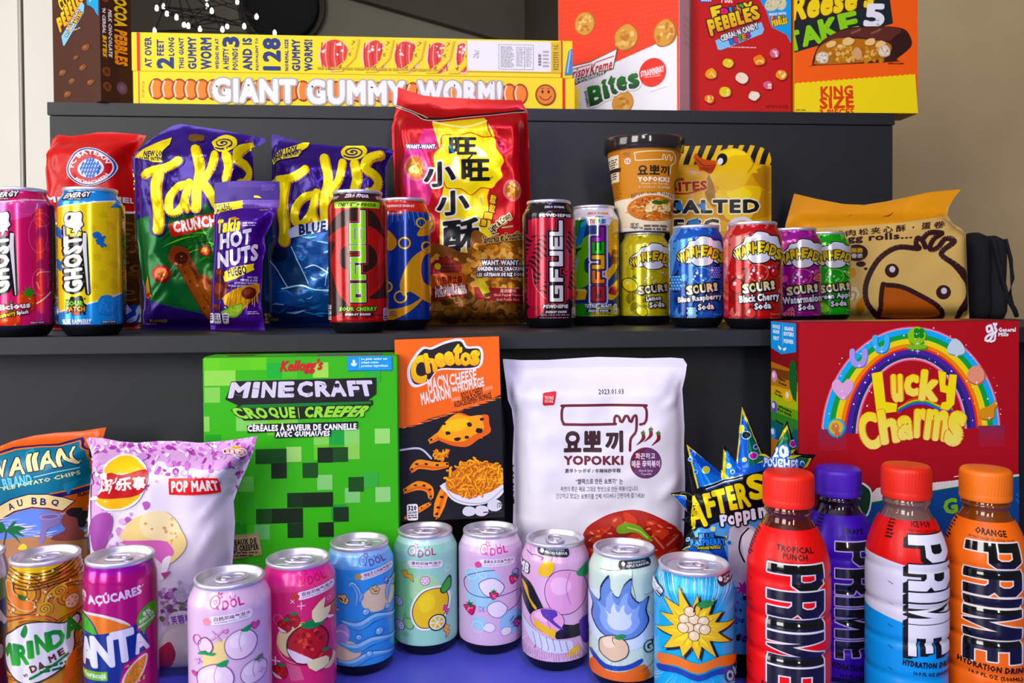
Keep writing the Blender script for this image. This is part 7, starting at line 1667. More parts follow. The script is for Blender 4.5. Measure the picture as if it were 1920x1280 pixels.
# deep pink lychee can
K = Deck(562, .742, .1255, .033); A = K.art(340, 980, 3.84, 'd83a72')
A.R(500, 180, 1200, 450, 'e83a94'); A.P([(560, 440), (800, 448), (1000, 420), (1200, 400), (1200, 470), (560, 500)], 'e04a84', sm=0)
dol(A, 840, 345, .9, '荔枝风味气泡水', 'c8442a', -9, 'b8144e'); cross_(A, 870, 592, 26, 'e86aa4'); cross_(A, 810, 555, 18, 'c82a5a', 45); A.RG(1063, 586, 12, 4, 'f0c0d4', 14); A.RG(710, 690, 32, 6, 'e87aa0', 36); A.RG(850, 860, 150, 4, 'f0dc9a', 150)
A.E(820, 840, 120, 130, 'f0e2a8'); A.E(1060, 1050, 50, 60, 'f0d8a0')
def lychee(x, y, s): A.BL(x, y, s, s, '5a1014', .04, x); A.BL(x, y, s * .92, s * .92, 'b8281c', .05, x); A.SC(x - s * .6, y - s * .6, x + s * .6, y + s * .5, 20, s * .07, s * .12, ['e0543a', '8a1a14'], int(x)); A.P([(x - s * .9, y + s * .1), (x + s * .3, y + s * .85), (x - s * .5, y + s * .8)], 'f4e4ec', sm=3); A.P([(x - s * .3, y - s), (x + s * .3, y - s * 1.2), (x + s * .8, y - s * .9), (x + s * .1, y - s * .75)], '1c8a4a', sm=3)
lychee(805, 700, 58); lychee(755, 735, 50); lychee(1085, 695, 52); lychee(720, 1070, 54)
lychee(910, 880, 150); lychee(1020, 1010, 60)
for k in range(9): A.L([(770 + k * 10, 1000 + k * 4), (800 + k * 10, 1130)], 3, 'f0a0bc')
cross_(A, 695, 990, 28, 'f4d8e4'); A.P([(940, 640), (1030, 560), (1020, 640), (1070, 640), (1040, 720), (960, 730)], 'f0e8b8', sm=2); A.P([(900, 1010), (1030, 1000), (1050, 1060), (960, 1090)], 'f0e8b8', sm=2)
K.put('soda_can', 'deep pink lychee sparkling water can between the pale pink and blue cans', A, m='pastel', back='d83a72', group=gq, tab=R_(-12))

# blue cheese can
K = Deck(676, .803, .122, .033); A = K.art(340, 980, 3.84, '4a9ee8')
A.R(1000, 60, 1600, 260, '9ecaf4'); A.R(1000, 250, 1600, 330, '74b4ee')
dol(A, 1288, 222, .8, '海盐芝士风味气泡水', 'c8a05a', -11, '6a3a8a')
A.E(1420, 560, 120, 96, 'ecd8b8'); A.E(1200, 930, 95, 80, 'ecd8b8'); A.P([(1120, 780), (1180, 720), (1220, 800), (1180, 880), (1120, 900)], 'b8a0e0', sm=4); A.RG(1160, 840, 50, 10, 'e8dcf4', 60, 24, 90, 330)
for x, y, s in ((1175, 545, 44), (1390, 490, 40), (1525, 470, 40)): p = np.array([(-1, -.6), (.3, -.9), (1, .1), (.6, 1), (-.5, .6)]) * s + (x, y); A.P(p, '5a3a24'); A.P((p - p.mean(0)) * .88 + p.mean(0), 'e8cc94'); A.SC(x - s * .5, y - s * .4, x + s * .4, y + s * .5, 6, s * .1, s * .16, ['6a4a2c'], int(x))
for p_, w_ in (([(1260, 590), (1280, 500), (1240, 430), (1215, 450)], 34), ([(1480, 600), (1490, 500), (1530, 430)], 30), ([(1290, 560), (1310, 500)], 22), ([(1130, 1000), (1240, 1010), (1360, 960), (1530, 990)], 50), ([(1140, 860), (1260, 900), (1380, 860), (1540, 880)], 60), ([(1160, 700), (1280, 740), (1400, 690), (1540, 720)], 56)):
    A.L(p_, 0, '1c4a8a', sm=6, taper=[4, w_ + 6, w_ + 4, 4]); A.L(p_, 0, 'a8d4f8', sm=6, taper=[2, w_, w_ * .9, 2]); A.L(np.array(p_) + [2, w_ * .22], 0, '5aa8e4', sm=6, taper=[1, w_ * .5, w_ * .5, 1])
for x, y, s in ((1330, 640, 26), (1420, 800, 30), (1280, 820, 22), (1480, 640, 20), (1350, 950, 24)): A.E(x, y, s, s, '2a62a8'); A.E(x, y, s * .86, s * .86, '8ac4f4'); A.E(x - s * .3, y - s * .3, s * .25, s * .25, 'f0f8fc')
cross_(A, 1470, 438, 16, '2a5ab0'); cross_(A, 1140, 625, 14, '3a4a8a', 45)
K.put('soda_can', 'light blue salted cheese sparkling water can in front of the green box', A, m='pastel', back='4a9ee8', group=gq, tab=R_(170))

# mint lime can
K = Deck(799, .847, .1205, .0328); A = K.art(720, 960, 3.84, 'a4dcc8')
A.R(0, 150, 700, 240, 'c8ece4'); A.P([(90, 400), (240, 380), (220, 560), (320, 600), (260, 760), (80, 740)], '96dca0', sm=4); A.E(300, 560, 110, 120, 'b4e4b0'); A.RG(460, 420, 20, 7, 'c8f0ec', 24); A.RG(470, 620, 14, 6, 'c8f0ec', 30); A.RG(215, 730, 20, 7, 'c8f0ec', 26)
dol(A, 178, 225, .82, '青柠风味气泡水', 'b4dcb8', 2)
def bolt(x, y, s, r=0, c='f0b41c'): p = rotp(np.array([(-.5, -1), (.25, -.75), (.05, -.2), (.6, 0), (.3, 1.05), (0, .15), (-.5, 0)]) * s + (x, y), x, y, r); A.L(p, 7, '5a3a8a', closed=True); A.P(p, c)
bolt(182, 460, 50, -30); bolt(445, 880, 46, 20)
slice_(A, 300, 488, 35, 'b84a8a', 'd8a0c4'); slice_(A, 112, 662, 34, '5a4ab0', 'a8a4dc'); slice_(A, 122, 835, 36, '5a4ab0', 'a8a4dc')
A.BL(185, 805, 36, 44, '6a4a6a', .05, 2, rot=-20); A.BL(185, 805, 32, 39, '9ad88c', .05, 2, rot=-20); A.P([(150, 740), (165, 735), (168, 770), (150, 775)], '8ac87c', sm=2); A.BL(160, 885, 26, 16, '8ad0a0', .1, 3)
# large lemon with leaf, in the place of the drawn figure
A.BL(335, 690, 132, 170, 'ffffff', .03, 4, n=12, rot=30); A.BL(335, 690, 118, 156, '1c1c20', .03, 4, n=12, rot=30); A.BL(335, 690, 112, 150, 'f0cc1c', .03, 4, n=12, rot=30); A.BL(310, 650, 56, 70, 'f8e04a', .06, 5, rot=30); A.P([(400, 560), (470, 470), (480, 560), (430, 600)], '1c1c20', sm=3); A.P([(408, 560), (464, 486), (472, 556), (430, 592)], '4aa84a', sm=3); slice_(A, 380, 800, 62, '1c1c20', 'f0cc1c')
bolt(440, 720, 34, 10, 'e84aa0')
K.put('soda_can', 'mint green lime sparkling water can, left of the two under the orange box', A, m='pastel', back='a4dcc8', group=gq, tab=R_(-5))

# lilac strawberry can
K = Deck(920.5, .847, .1205, .0328); A = K.art(720, 960, 3.84, 'd8bcdc')
A.R(500, 150, 1100, 250, 'ecdcec'); A.BL(710, 480, 120, 90, 'a8d4ec', .12, 3); A.BL(700, 610, 100, 80, 'a8d4ec', .12, 5); A.BL(910, 810, 90, 100, '9ccaec', .12, 6); A.BL(690, 800, 50, 50, 'a8d4ec', .1, 7)
dol(A, 695, 212, .82, '草莓多多风味气泡水', 'd84a8a', 0, 'd81c8a')
A.L([(800, 410), (720, 420), (620, 460), (585, 520), (620, 590), (740, 610), (860, 600), (960, 585)], 5, '4a3a8a', sm=5); A.L([(890, 720), (960, 690), (985, 640), (980, 590)], 5, '4a3a8a', sm=5)
for x, y, s in ((775, 540, 80), (815, 700, 66), (760, 830, 40), (875, 870, 36)): A.BL(x, y, s * 1.05, s * .9, '4a3a8a', .1, x); A.BL(x, y, s * .99, s * .84, 'eee8f4', .1, x)
for x, y, r in ((640, 445, 40), (680, 830, 40), (720, 450, 24)): A.RG(x, y, r, 7, 'c8e8f4')
straw(A, 930, 495, 34, 20); straw(A, 628, 705, 40, -15); straw(A, 955, 825, 32, 10); straw(A, 790, 590, 30, 8); A.RG(940, 450, 22, 6, '3a5ac0', 26); cross_(A, 706, 695, 20, '2a6ad0', 45)
for k in range(3): A.L([(900 + k * 10, 800 + k * 24), (925 + k * 10, 770 + k * 24)], 7, '3a5ac0')
K.put('soda_can', 'lilac strawberry sparkling water can, right of the two under the orange box', A, m='pastel', back='d8bcdc', group=gq, tab=R_(-10))

gb = 'burst patterned sparkling water cans'


def badge(A, x0, y0, x1, y1, t1, t2, r=3):
    A.RR(x0, y0, x1, y1, 30, '14202c', rot=r); A.BL(x0 + (x1 - x0) * .15, (y0 + y1) / 2 - 3, (y1 - y0) * .22, (y1 - y0) * .26, 'f0f0f0', .12, 2)
    A.T(t1, x0 + (x1 - x0) * .28, y0 + (y1 - y0) * .2, x0 + (x1 - x0) * .86, y0 + (y1 - y0) * .45, 'd8dce0', rot=r); A.T(t2, x0 + (x1 - x0) * .24, y0 + (y1 - y0) * .52, x1 - (x1 - x0) * .07, y0 + (y1 - y0) * .8, 'e8e8ec', b=.02, rot=r)


def rays(A, cx, cy, n, r0, r1, cols, w, seed=1, a0=0, a1=360):
    rd = random.Random(seed)
    for i in range(n):
        a = R_(rd.uniform(a0, a1)); q = rd.uniform(r0, r0 * 1.5); A.hold = i % 6 != 0
        A.L([(cx + q * math.cos(a), cy + q * math.sin(a)), (cx + r1 * math.cos(a), cy + r1 * math.sin(a))], 0, cols[i % len(cols)], taper=[.6, rd.uniform(w * .4, w)])
    A.hold = False


# pink peach can
K = Deck(1042, .81, .122, .0331, .87); A = K.art(720, 960, 3.84, 'dcb4d8')
rays(A, 1240, 620, 120, 220, 560, ['ecd4ea', 'f0e0f0', 'c898c8'], 7, 3)
badge(A, 1094, 250, 1348, 318, '水蜜桃风味气泡水', 'PEACHES FLAVOUR', 4); A.L([(1020, 310), (1060, 325), (1090, 318), (1150, 330), (1140, 345)], 4, '1c1c24'); A.L([(1226, 240), (1224, 300), (1210, 345)], 3, '1c1c24'); A.T('MB', 985, 385, 1055, 465, 'f0ecf0', b=.06, rot=8, o=[(7, '1c1c24')])
A.P([(980, 520), (1060, 520), (1130, 640), (1200, 760), (1360, 820), (1480, 800), (1480, 900), (1240, 900), (1120, 820), (1020, 700)], '1c1c24', sm=3); A.P([(1000, 540), (1040, 560), (1060, 640), (1110, 700), (1080, 700)], 'e0b01c', sm=3)
for x, y, rx_, ry_ in ((1310, 570, 150, 160), (1180, 780, 110, 90)): A.BL(x, y, rx_ * 1.03, ry_ * 1.03, '2a1c34', .04, x); A.BL(x, y, rx_, ry_, 'e4a8d4', .04, x); A.BL(x - rx_ * .25, y - ry_ * .3, rx_ * .5, ry_ * .4, 'f0c4e2', .08, x); A.L([(x + rx_ * .2, y - ry_ * .9), (x, y - ry_ * .2), (x + rx_ * .2, y + ry_ * .6)], 5, 'b06aa8', sm=4)
A.P([(1140, 700), (1230, 700), (1250, 740), (1220, 770), (1290, 840), (1260, 835), (1190, 780), (1150, 750)], '5a3aa0', sm=3); A.P([(1380, 440), (1480, 380), (1480, 470), (1420, 480)], '3a9a5a', sm=3); A.P([(1400, 800), (1480, 800), (1480, 980), (1420, 960)], '5a3aa0', sm=3)
A.P([(1080, 780), (1240, 850), (1230, 910), (1100, 840)], 'e8c01c'); A.P([(1240, 870), (1390, 880), (1390, 910), (1240, 912)], '14141c'); A.P([(1000, 800), (1080, 860), (1220, 920), (1340, 930), (1340, 1010), (1180, 1010), (1060, 940)], 'd4dcf0', sm=3)
for k in range(6): A.L([(1080 + k * 45, 880 + k * 10), (1100 + k * 44, 960 + k * 8), (1090 + k * 46, 1000)], 4, '6a6a9a', sm=3)
A.P([(1330, 1000), (1390, 980), (1400, 1040), (1310, 1048)], 'e8c01c', sm=2); A.P([(1150, 360), (1200, 350), (1230, 370), (1220, 420), (1180, 460), (1120, 440)], 'e8c01c', sm=3)
for k in range(60): A.L([(1000 + k * 8, 1010), (1000 + k * 8, 1040 + (k * 37) % 40)], 2, 'f0e4f2' if k % 2 else 'b890c0')
K.put('soda_can', 'pink peach flavour can with purple and gold shapes, left of the pale green can', A, m='pastel', back='dcb4d8', group=gb, tab=R_(95))

# pale green apple can
K = Deck(1171, .77, .1243, .033, .87); A = K.art(1060, 980, 4.267, 'cfe2d4')
rays(A, 450, 620, 110, 240, 620, ['e8f4ec', 'f0f6f4', 'b8d4b8'], 9, 5); A.P([(190, 600), (420, 560), (640, 700), (720, 900), (560, 1010), (330, 1000), (190, 900)], 'd8e4f0', sm=3)
badge(A, 424, 296, 706, 364, '蘋果風味氣泡水', 'APPLE FLAVOUR', -3); A.L([(280, 388), (340, 388), (400, 380), (450, 372)], 3, '1c2430'); A.L([(540, 380), (530, 460), (548, 540), (560, 600)], 3, '1c2430'); A.L([(630, 575), (680, 570), (715, 530)], 3, '1c2430')
fl = [(430, 930), (300, 900), (230, 800), (240, 690), (200, 600), (290, 650), (300, 540), (360, 440), (370, 540), (430, 600), (470, 500), (530, 450), (520, 560), (580, 640), (650, 600), (630, 700), (650, 800), (570, 900)]
for k, c in ((1.06, '1c2c4c'), (1.0, '6a8ac8'), (.72, '8eaae0'), (.44, 'd0dcf4')): A.P((np.array(fl) - (435, 800)) * k + (435, 800), c, sm=3)
A.BL(390, 1010, 118, 108, '1c2c3c', .04, 3, n=12); A.BL(390, 1010, 110, 100, 'e2c6a6', .04, 3, n=12); A.BL(355, 970, 50, 44, 'f0dcc4', .06, 4); A.L([(390, 915), (384, 950), (400, 975)], 6, '6a4a34', sm=3); A.P([(395, 920), (450, 885), (490, 900), (440, 935)], '3a8a4a', sm=3)
A.P([(220, 1080), (330, 1150), (480, 1140), (600, 1090), (600, 1130), (480, 1180), (320, 1190), (210, 1120)], '2444a0', sm=3); A.P([(230, 1140), (330, 1200), (480, 1190), (620, 1140), (640, 1280), (230, 1290)], 'e07020', sm=3)
A.L([(600, 1195), (680, 1150), (720, 1110)], 4, '2a3444'); A.T('GO', 625, 950, 760, 1040, 'c8dcd0', b=.07, rot=-12, o=[(10, '1c2c3c')])
K.put('soda_can', 'pale green apple flavour can with a blue flame shape, behind the cyan can', A, m='pastel', back='cfe2d4', group=gb, tab=R_(8))

# cyan grape can
K = Deck(1301.5, .715, .1273, .0342, .88); A = K.art(1060, 980, 4.267, '3aaee0')
A.P([(690, 400), (1380, 420), (1380, 560), (690, 600)], '4cc0ea', sm=0); rays(A, 1040, 980, 190, 280, 760, ['a8e0f4', 'd8f0fa', '1c7cc0', 'e8f8fc'], 12, 7)
for k in range(46):
    x = 720 + k * 14; y0 = 385 + 30 * math.sin((x - 720) / 640 * 3.14); A.hold = k % 5 != 0; A.L([(x, y0), (x, y0 + 30 + (k * 53) % 110)], 0, '1c2c4c' if k % 3 else '1c7cc0', taper=[3, 1])
A.hold = False
badge(A, 1230, 425, 1420, 505, '葡萄風味', 'GRAPE', -14)
rd = random.Random(5)
for dx, dy, cc, k in ((22, 10, '14141c', 1.0), (0, 0, '2a2410', 1.0), (0, 0, 'ecc81c', .965), (0, 0, 'f6e04a', .62)):
    A.ST(1030 + dx, 830 + dy, 290 * k, 170 * k, 13, cc, 6, .35, 4, sy=1.05)
for q in range(0, 360, 24): A.L([(1030 + 90 * math.cos(R_(q)), 830 + 95 * math.sin(R_(q))), (1030 + 190 * math.cos(R_(q)), 830 + 200 * math.sin(R_(q)))], 0, 'b88a10', taper=[7, 1])
for i, (x, y) in enumerate([(960, 770), (1030, 760), (1100, 775), (990, 830), (1068, 832), (1030, 895), (950, 840), (1110, 840), (1000, 700)]): A.E(x, y, 44, 44, '2a1c14', n=18); A.E(x, y, 39, 39, 'f0d8b0', n=18); A.E(x - 10, y - 12, 13, 12, 'fbf0dc', n=12)
A.L([(1030, 700), (1040, 650), (1070, 620)], 12, '2a1c14', sm=3); A.P([(1050, 640), (1120, 600), (1180, 630), (1110, 668)], '3a8a4a', sm=3)
A.P([(760, 1120), (900, 1080), (1060, 1120), (1220, 1070), (1340, 1110), (1340, 1180), (1200, 1150), (1060, 1200), (900, 1160), (760, 1200)], 'e07a20', sm=3); A.P([(760, 1210), (900, 1175), (1060, 1215), (1200, 1170), (1340, 1200), (1340, 1250), (1200, 1215), (1060, 1262), (900, 1220), (760, 1260)], '24409c', sm=3)
A.T('MB', 705, 530, 775, 640, 'e8ecf0', b=.06, rot=-64, o=[(8, '14202c')]); A.T('OH', 1270, 1200, 1370, 1300, '8adcf4', b=.07, rot=-16, o=[(9, '14202c')])
K.put('soda_can', 'cyan can with a spiky yellow burst, beside the red bottle', A, m='pastel', back='3aaee0', group=gb, tab=R_(-168))

# slim cans at the left
gs = 'slim cans at the left of the table'
K = Deck(91, .695, .1445, .0286, .93); A = K.art(0, 980, 4.267, 'dc9a1c')
rd = random.Random(9)
for cx_, cy_, r0, n_ in ((420, 180, 60, 9), (180, 560, 50, 6), (560, 640, 40, 8), (260, 900, 60, 7), (620, 1000, 60, 8), (100, 1100, 50, 7)):
    for k in range(n_): a0 = rd.uniform(0, 360); A.RG(cx_, cy_, r0 + k * 34, 20, ('f0c01c', 'e07a18', 'f0b428', 'c8741c')[k % 4], (r0 + k * 34) * .72, 22, a0, a0 + rd.uniform(90, 200)); A.RG(cx_, cy_, r0 + k * 34 + 14, 5, '3a2008', (r0 + k * 34 + 12) * .72, 26, a0, a0 + rd.uniform(120, 240))
for k in range(6): A.L([(90, 330 + k * 34), (250, 400 + k * 26), (420, 400 + k * 22), (580, 340 + k * 30), (700, 250 + k * 40)], 7, '3a2008', sm=5)
A.P([(150, 300), (350, 350), (560, 300), (700, 250), (700, 290), (560, 350), (350, 400), (120, 370)], 'f4cc28', sm=3)
for x, y in ((490, 570), (375, 690)): a = np.linspace(0, 14, 40); A.E(x, y, 60, 54, 'e8b01c'); A.L(np.stack([x + a * 3.6 * np.cos(a), y + a * 3.2 * np.sin(a)], 1), 6, '5a3a08')
slice_(A, 585, 680, 60, 'c88a10', 'e8b01c')
for p_ in ([(90, 480), (130, 480), (150, 560), (280, 620), (300, 650), (280, 690), (190, 680), (120, 620)],): A.L(p_, 10, 'f4d8a8', closed=True, sm=3); A.P(p_, 'e8842a', sm=3)
A.SC(120, 380, 640, 780, 22, 6, 12, ['f4e4c0'], 3); A.P([(180, 560), (230, 580), (235, 610), (190, 600)], '2a6a2a', sm=2)
A.P([(80, 940), (120, 870), (230, 790), (380, 790), (520, 830), (620, 790), (650, 860), (600, 940), (600, 1060), (540, 1180), (380, 1260), (230, 1290), (130, 1240), (70, 1120)], '2a2a14', sm=3); A.P([(84, 945), (125, 880), (232, 800), (380, 800), (518, 842), (612, 806), (638, 860), (588, 940), (588, 1055), (530, 1170), (380, 1248), (232, 1276), (136, 1230), (76, 1115)], 'f4f2ec', sm=3)
for t, x0, y0, x1, y1, r in (('M', 40, 970, 140, 1150, -8), ('I', 140, 960, 180, 1140, -6), ('R', 160, 960, 250, 1130, -4), ('I', 240, 930, 290, 1080, -4), ('N', 300, 880, 400, 1050, -6), ('D', 390, 870, 520, 1030, -8), ('A', 510, 800, 640, 970, -14)): A.T(t, x0, y0, x1, y1, '1c8a3a', b=.08, rot=r, grad='4ab83a')
A.P([(195, 880), (230, 800), (248, 850), (225, 910)], '1c8a3a', sm=3)
for t, x0, x1, y in (('D', 258, 312, 1130), ('A', 315, 365, 1110), ('M', 396, 450, 1070), ('E', 465, 515, 1040)): A.T(t, x0, y, x1, y + 60, '6a3418', b=.07, rot=-18)
A.T('VI', 210, 1200, 240, 1225, '6a3418', b=.05, rot=-15); A.L([(260, 1240), (380, 1180), (540, 1100)], 22, '2a8a3a'); A.TX(330, 1150, 540, 1220, 2, '1c6a2c', 4)
A.P([(520, 1180), (560, 1110), (600, 1090), (620, 1160), (580, 1240), (600, 1300), (510, 1330)], 'e87a18', sm=3)
K.put('soda_can', 'slim orange swirl patterned can between the edge can and the magenta can', A, m='tin', back='c8841a', group=gs, tab=R_(10))

K = Deck(230.5, .692, .1444, .0286, .93); A = K.art(0, 980, 4.267, 'b80e74')
A.R(600, 200, 1400, 420, 'a814a0'); A.R(600, 420, 1400, 480, 'b80e84')
A.T('AÇÚCARES', 725, 540, 1145, 645, 'f0e4ee', b=.05, rot=-7); A.T('m', 660, 555, 715, 610, 'f0e4ee', b=.06); A.L([(1148, 548), (1160, 535)], 5, 'f0e4ee'); A.T('DE', 680, 620, 708, 642, 'e8d4e4', b=.04)
A.P([(640, 760), (700, 725), (800, 722), (900, 745), (1000, 790), (1060, 850), (1040, 900), (640, 900)], 'f4ece8', sm=3); A.P([(640, 780), (700, 745), (800, 742), (890, 764), (980, 806), (1040, 862), (640, 900)], 'f08a24', sm=3); A.P([(640, 740), (690, 735), (760, 790), (800, 870), (830, 950), (760, 900), (640, 890)], '1c3a7c', sm=3); A.P([(640, 750), (690, 748), (752, 800), (790, 870), (815, 935), (750, 885), (640, 870)], '5cb82c', sm=3)
A.P([(640, 910), (860, 880), (1100, 840), (1100, 900), (1170, 920), (1200, 1060), (1090, 1110), (930, 1170), (700, 1190), (640, 1180)], '1c3484', sm=0); A.P([(640, 1160), (940, 1150), (1000, 1130), (960, 1300), (640, 1400)], '1c3484')
for t, x0, y0, x1, y1, r in (('F', 600, 930, 670, 1150, -6), ('A', 672, 925, 765, 1160, -4), ('N', 745, 900, 925, 1160, -4), ('T', 900, 862, 1090, 1130, -6), ('A', 1072, 920, 1186, 1085, -12)): A.T(t, x0, y0, x1, y1, 'f2f2f4', b=.1, rot=r)
A.P([(1100, 830), (1130, 750), (1200, 705), (1250, 720), (1258, 800), (1220, 880), (1170, 905), (1160, 950), (1140, 905)], '58b02c', sm=3); A.T('8%', 1148, 750, 1215, 795, 'e8f4e0', b=.06, rot=-18); A.T('SUMO DE', 1118, 800, 1238, 832, 'e8f4e0', b=.06, rot=-18); A.T('MARACUJÁ', 1110, 838, 1250, 872, 'e8f4e0', b=.06, rot=-18)
A.R(650, 1190, 872, 1262, '7cc02c', rot=-1); A.T('Maracujá', 680, 1200, 862, 1256, 'e8f4d8', b=.05); A.P([(980, 1320), (1000, 1230), (1080, 1140), (1160, 1105), (1185, 1140), (1150, 1250), (1060, 1350)], 'f0e8e0', sm=3); A.P([(996, 1310), (1014, 1236), (1086, 1154), (1158, 1122), (1170, 1145), (1138, 1244), (1056, 1336)], 'f0941c', sm=3); A.SC(1010, 1160, 1150, 1310, 40, 5, 10, ['f8c04a', 'a8a81c'], 5)
K.put('soda_can', 'slim magenta can with white lettering on a blue patch, left of the pale pink can', A, m='tin', back='a00c64', group=gs, tab=R_(160))

K = Deck(-52, .70, .1444, .0286, .93); A = K.art(0, 980, 4.267, 'c8c8cc')
A.P([(-600, 560), (70, 520), (70, 720), (-600, 760)], '6a8a4a'); A.P([(-600, 720), (66, 700), (70, 980), (-600, 1000)], '1c2c5c'); A.P([(-600, 980), (70, 960), (70, 1500), (-600, 1500)], '6a1838'); A.T('TA', -180, 740, 62, 930, 'f0f0f4', b=.1, rot=-8); A.P([(-80, 980), (60, 930), (66, 1060), (-60, 1080)], '4a2c18', sm=2); A.E(12, 1125, 22, 60, 'c8c4c4')
K.put('soda_can', 'pale slim can cut off by the left edge beside the orange swirl can', A, m='tin', back='c8c8cc', group=gs)


# ================================================================== sports drink bottles
def bottle(xc, D, label, H, r, A, y0, rpx, liquid, cap, ground, stripe=None):
    p, _ = on(xc, D, ZD); p.z += .0004
    root = tag(empty('drink_bottle', p, math.atan2(-p.x, p.y)), label, 'bottle', 'ribbed sports drink bottles')
    k = H / .208
    ctl = [(.164, .0222), (.160, .0248), (.155, .0272), (.148, .0300), (.141, .0322), (.133, .0338), (.127, .0342), (.1245, .0324), (.122, .0342), (.115, .0345), (.100, .0345), (.0955, .0342), (.093, .0319), (.0905, .0342), (.085, .0345), (.070, .0345), (.0655, .0342), (.063, .0319), (.0605, .0342), (.055, .0345), (.040, .0345), (.0355, .0342), (.033, .0321), (.0305, .0342), (.025, .0345), (.012, .0345), (.006, .0338)]
    rows = [(rr * r / .0345, z * k) for z, rr in ctl]
    ph = np.radians(np.linspace(-90, 90, 27)); gx = rpx * np.sin(ph); gx[0] -= 1e-6; gx[-1] += 1e-6
    hpx = H * FOC / (D - r); gy = np.array([(H - z) / H * hpx for _, z in rows])
    P = np.zeros((27, len(rows), 3)); N = P.copy()
    for j, (rr, z) in enumerate(rows):
        P[:, j] = np.stack([rr * np.sin(ph), -rr * np.cos(ph), np.full(27, z)], 1)
        a = rows[max(j - 1, 0)]; b = rows[min(j + 1, len(rows) - 1)]; dr, dz = b[0] - a[0], b[1] - a[1]; l = math.hypot(dr, dz)
        N[:, j] = np.stack([-dz / l * np.sin(ph), dz / l * np.cos(ph), np.full(27, dr / l)], 1)
    V, F = lathe(rows[::-1], 26, 0, 180)
    mesh('label_sleeve', [lay(Sheet(gx, gy, P, N), A), raw(V, F, ground)], [M['sleeve'], M['ink']], root)
    q = r / .0345
    geo('bottle_base', [lathe([(.0001, .003 * k), (.022 * q, .0015 * k), (.027 * q, 0), (.031 * q, .001), (.0335 * q, .006 * k)], 36)], liquid, root)
    geo('bottle_neck', [lathe([(rows[0][0] * .99, .1635 * k), (.0196 * q, .1675 * k), (.0182 * q, .171 * k), (.0178 * q, .174 * k), (.0198 * q, .1755 * k), (.0198 * q, .1775 * k), (.0178 * q, .179 * k), (.0178 * q, .184 * k)], 36)], liquid, root)
    n = 96; V = []; F = []
    cp = [(.0206, .1805, 0), (.0211, .182, 0), (.0211, .1858, 0), (.0206, .1862, 0), (.0209, .1868, 1), (.0209, .2035, 1), (.0203, .2062, 0), (.0188, .2078, 0), (.012, .208, 0), (.0001, .208, 0)]
    for rr, z, rib in cp:
        for i in range(n): a = 2 * math.pi * i / n; d = (.0003 if i % 2 else -.0002) * rib; V.append(((rr + d) * q * math.cos(a), (rr + d) * q * math.sin(a), z * k))
    for j in range(len(cp) - 1):
        for i in range(n): F.append((j * n + i, j * n + (i + 1) % n, (j + 1) * n + (i + 1) % n, (j + 1) * n + i))
    geo('cap', [(V, F)], cap, root)
    return root


def prime(A, x0, x1, ys, white, fillm, shadow=False, up=False):
    """five tall block letters running down the bottle, raised glossy ink with a pale edge"""
    for pas in (0, 1, 2):
        if pas == 0 and not shadow: continue
        for L_, (ya, yb) in zip('PRIME', ys):
            w = x1 - x0; h = yb - ya
            X = lambda t: x1 - t * w; Y_ = lambda t: ya + t * h         # t along the letter height (cap top to foot), then across
            if L_ == 'P': pol = [[(0, 0), (0, .78), (.12, 1), (.42, 1), (.56, .8), (.56, .36), (1, .36), (1, 0)]]; hol = [[(.14, .36), (.14, .62), (.2, .70), (.34, .70), (.40, .62), (.40, .36)]]
            elif L_ == 'R': pol = [[(0, 0), (0, .78), (.1, 1), (.38, 1), (.46, .84), (.56, 1), (1, 1), (1, .62), (.62, .62), (.56, .52), (.56, .36), (1, .36), (1, 0)]]; hol = [[(.14, .36), (.14, .58), (.2, .66), (.3, .66), (.38, .58), (.38, .36)]]
            elif L_ == 'I': pol = [[(0, 0), (0, 1), (1, 1), (1, 0)]]; hol = []
            elif L_ == 'M': pol = [[(0, 0), (0, .26), (.55, .40), (0, .62), (0, 1), (1, 1), (1, .72), (.40, .70), (1, .46), (1, .40), (.40, .28), (1, .28), (1, 0)]]; hol = []
            else: pol = [[(0, 0), (0, 1), (.2, 1), (.2, .42), (.4, .42), (.4, .9), (.58, .9), (.58, .42), (.8, .42), (.8, 1), (1, 1), (1, 0)]]; hol = []
            q = [(X(u), Y_(v)) for u, v in pol[0]]; hh = [[(X(u), Y_(v)) for u, v in h_] for h_ in hol]
            if pas == 0:
                for d in range(1, 7): A.P(np.array(q) + (-d * 5, d * 3), '121216')
            elif pas == 1: A.hold = True; A.L(q, 15, white, closed=True); [A.L(h_, 13, white, closed=True) for h_ in hh]; A.hold = False; A.n += 1
            else: A.P(q, '0a0a0c' if fillm else 'e6e8ee', holes=hh, m=1 if fillm else 0)


def bprint(A, xm, name, y, w, h, ink, x0, x1, ys, white='e8e4e8', fillm=True, shadow=False, hy=1140, small=True):
    for i, t in enumerate(name): A.T(t, xm - w / 2 * len(t) / max(map(len, name)), y + i * h * 1.15, xm + w / 2 * len(t) / max(map(len, name)), y + i * h * 1.15 + h, ink, b=.04, rot=3)
    A.T('NATURALLY FLAVORED / NO ARTIFICIAL COLORS', xm - w * .68, y + len(name) * h * 1.15 + 6, xm + w * .68, y + len(name) * h * 1.15 + 20, ink, b=.02, rot=3)
    prime(A, x0, x1, ys, white, fillm, shadow)
    A.T('HYDRATION DRINK', x0 - 30, hy, x1 + 40, hy + 36, ink, b=.05, rot=5); A.T('16.9 FL OZ (500ML)', x0 + 30, hy + 60, x1 + 10, hy + 86, ink, b=.04, rot=5)
    A.TX(x0 - 150, y - 60, x0 - 95, y + 110, 9, ink, 4, .5)
    for k in range(5): A.L([(x0 - 110, 660 + k * 125), (x0 - 84, 672 + k * 125)], 3, ink)


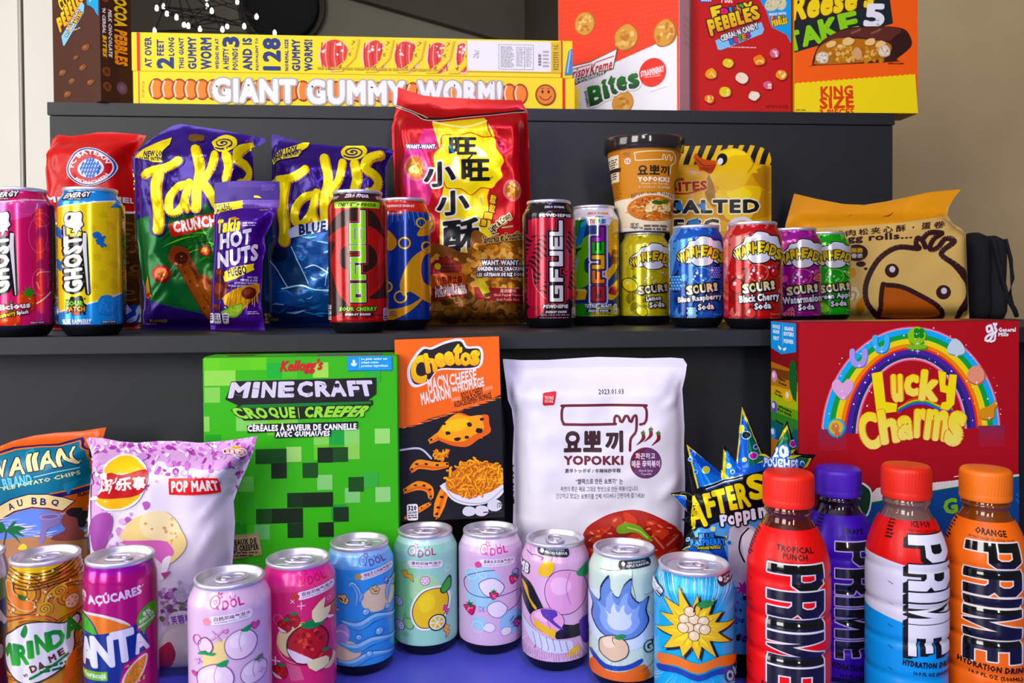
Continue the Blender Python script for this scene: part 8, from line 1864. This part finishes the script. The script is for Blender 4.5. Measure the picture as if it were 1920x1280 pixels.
cm = lambda n, c: mat('bottle_cap_' + n, .42, color=c, bump=.03)
lq = lambda n, c: mat('bottle_' + n, .08, color=c, coat=.6, trans=.35)
A = Art.at(1380, 860, 3.046, 1478, 876); A.fill(-90, -5, 90, 480, 'dc1e14')
bprint(A, 340, ['TROPICAL', 'PUNCH'], 440, 240, 34, '14080a', 182, 492, [(540, 682), (690, 840), (850, 918), (930, 1118), (1128, 1240)], hy=1250)
bottle(1478, .70, 'red tropical punch bottle nearest the cyan can', .2085, .0343, A, 876, 79, lq('red', '5a1c18'), cm('red', 'e83a24'), 'dc1e14')
A = Art.at(1380, 860, 3.046, 1570.7, 876); A.fill(-90, -5, 90, 480, '3c0ea0')
bprint(A, 690, ['GRAPE'], 368, 140, 30, '0c0418', 566, 812, [(440, 570), (590, 735), (752, 800), (820, 985), (1005, 1105)], white='c8b8e8', hy=1140)
bottle(1570.7, .787, 'purple grape bottle behind the red bottle', .1935, .0345, A, 876, 79, lq('purple', '1c0c2c'), cm('purple', '4a22b0'), '3c0ea0')
A = Art.at(1640, 860, 3.046, 1698, 866); A.fill(-90, -5, 90, 480, 'dcdce8')
A.P([(-200, 200), (700, 200), (700, 560), (420, 560), (200, 560), (30, 535), (-200, 520)], 'd8281c'); A.P([(-200, 840), (30, 862), (170, 888), (420, 890), (700, 880), (700, 1400), (-200, 1400)], '1c9ae0')
bprint(A, 295, ['ICE POP'], 318, 150, 32, '14080a', 190, 418, [(388, 535), (545, 695), (705, 760), (770, 885), (890, 1070)], white='121216', fillm=False, shadow=True, hy=1105)
bottle(1698, .725, 'red white and blue ice pop bottle between purple and orange bottles', .2085, .0335, A, 866, 80, lq('clear', '8a6a60'), cm('ice', 'e03a28'), 'd0d0e0')
A = Art.at(1640, 860, 3.046, 1846, 870); A.fill(-90, -5, 90, 480, 'ee7412')
bprint(A, 665, ['ORANGE'], 352, 220, 36, '1c0c04', 506, 826, [(425, 562), (575, 722), (735, 790), (800, 975), (985, 1110)], white='f0e8dc', hy=1120)
bottle(1846, .733, 'orange flavour bottle at the right end of the bottle row', .2035, .0343, A, 870, 82, lq('orange', '8a4a14'), cm('orange', 'f08018'), 'ee7412')
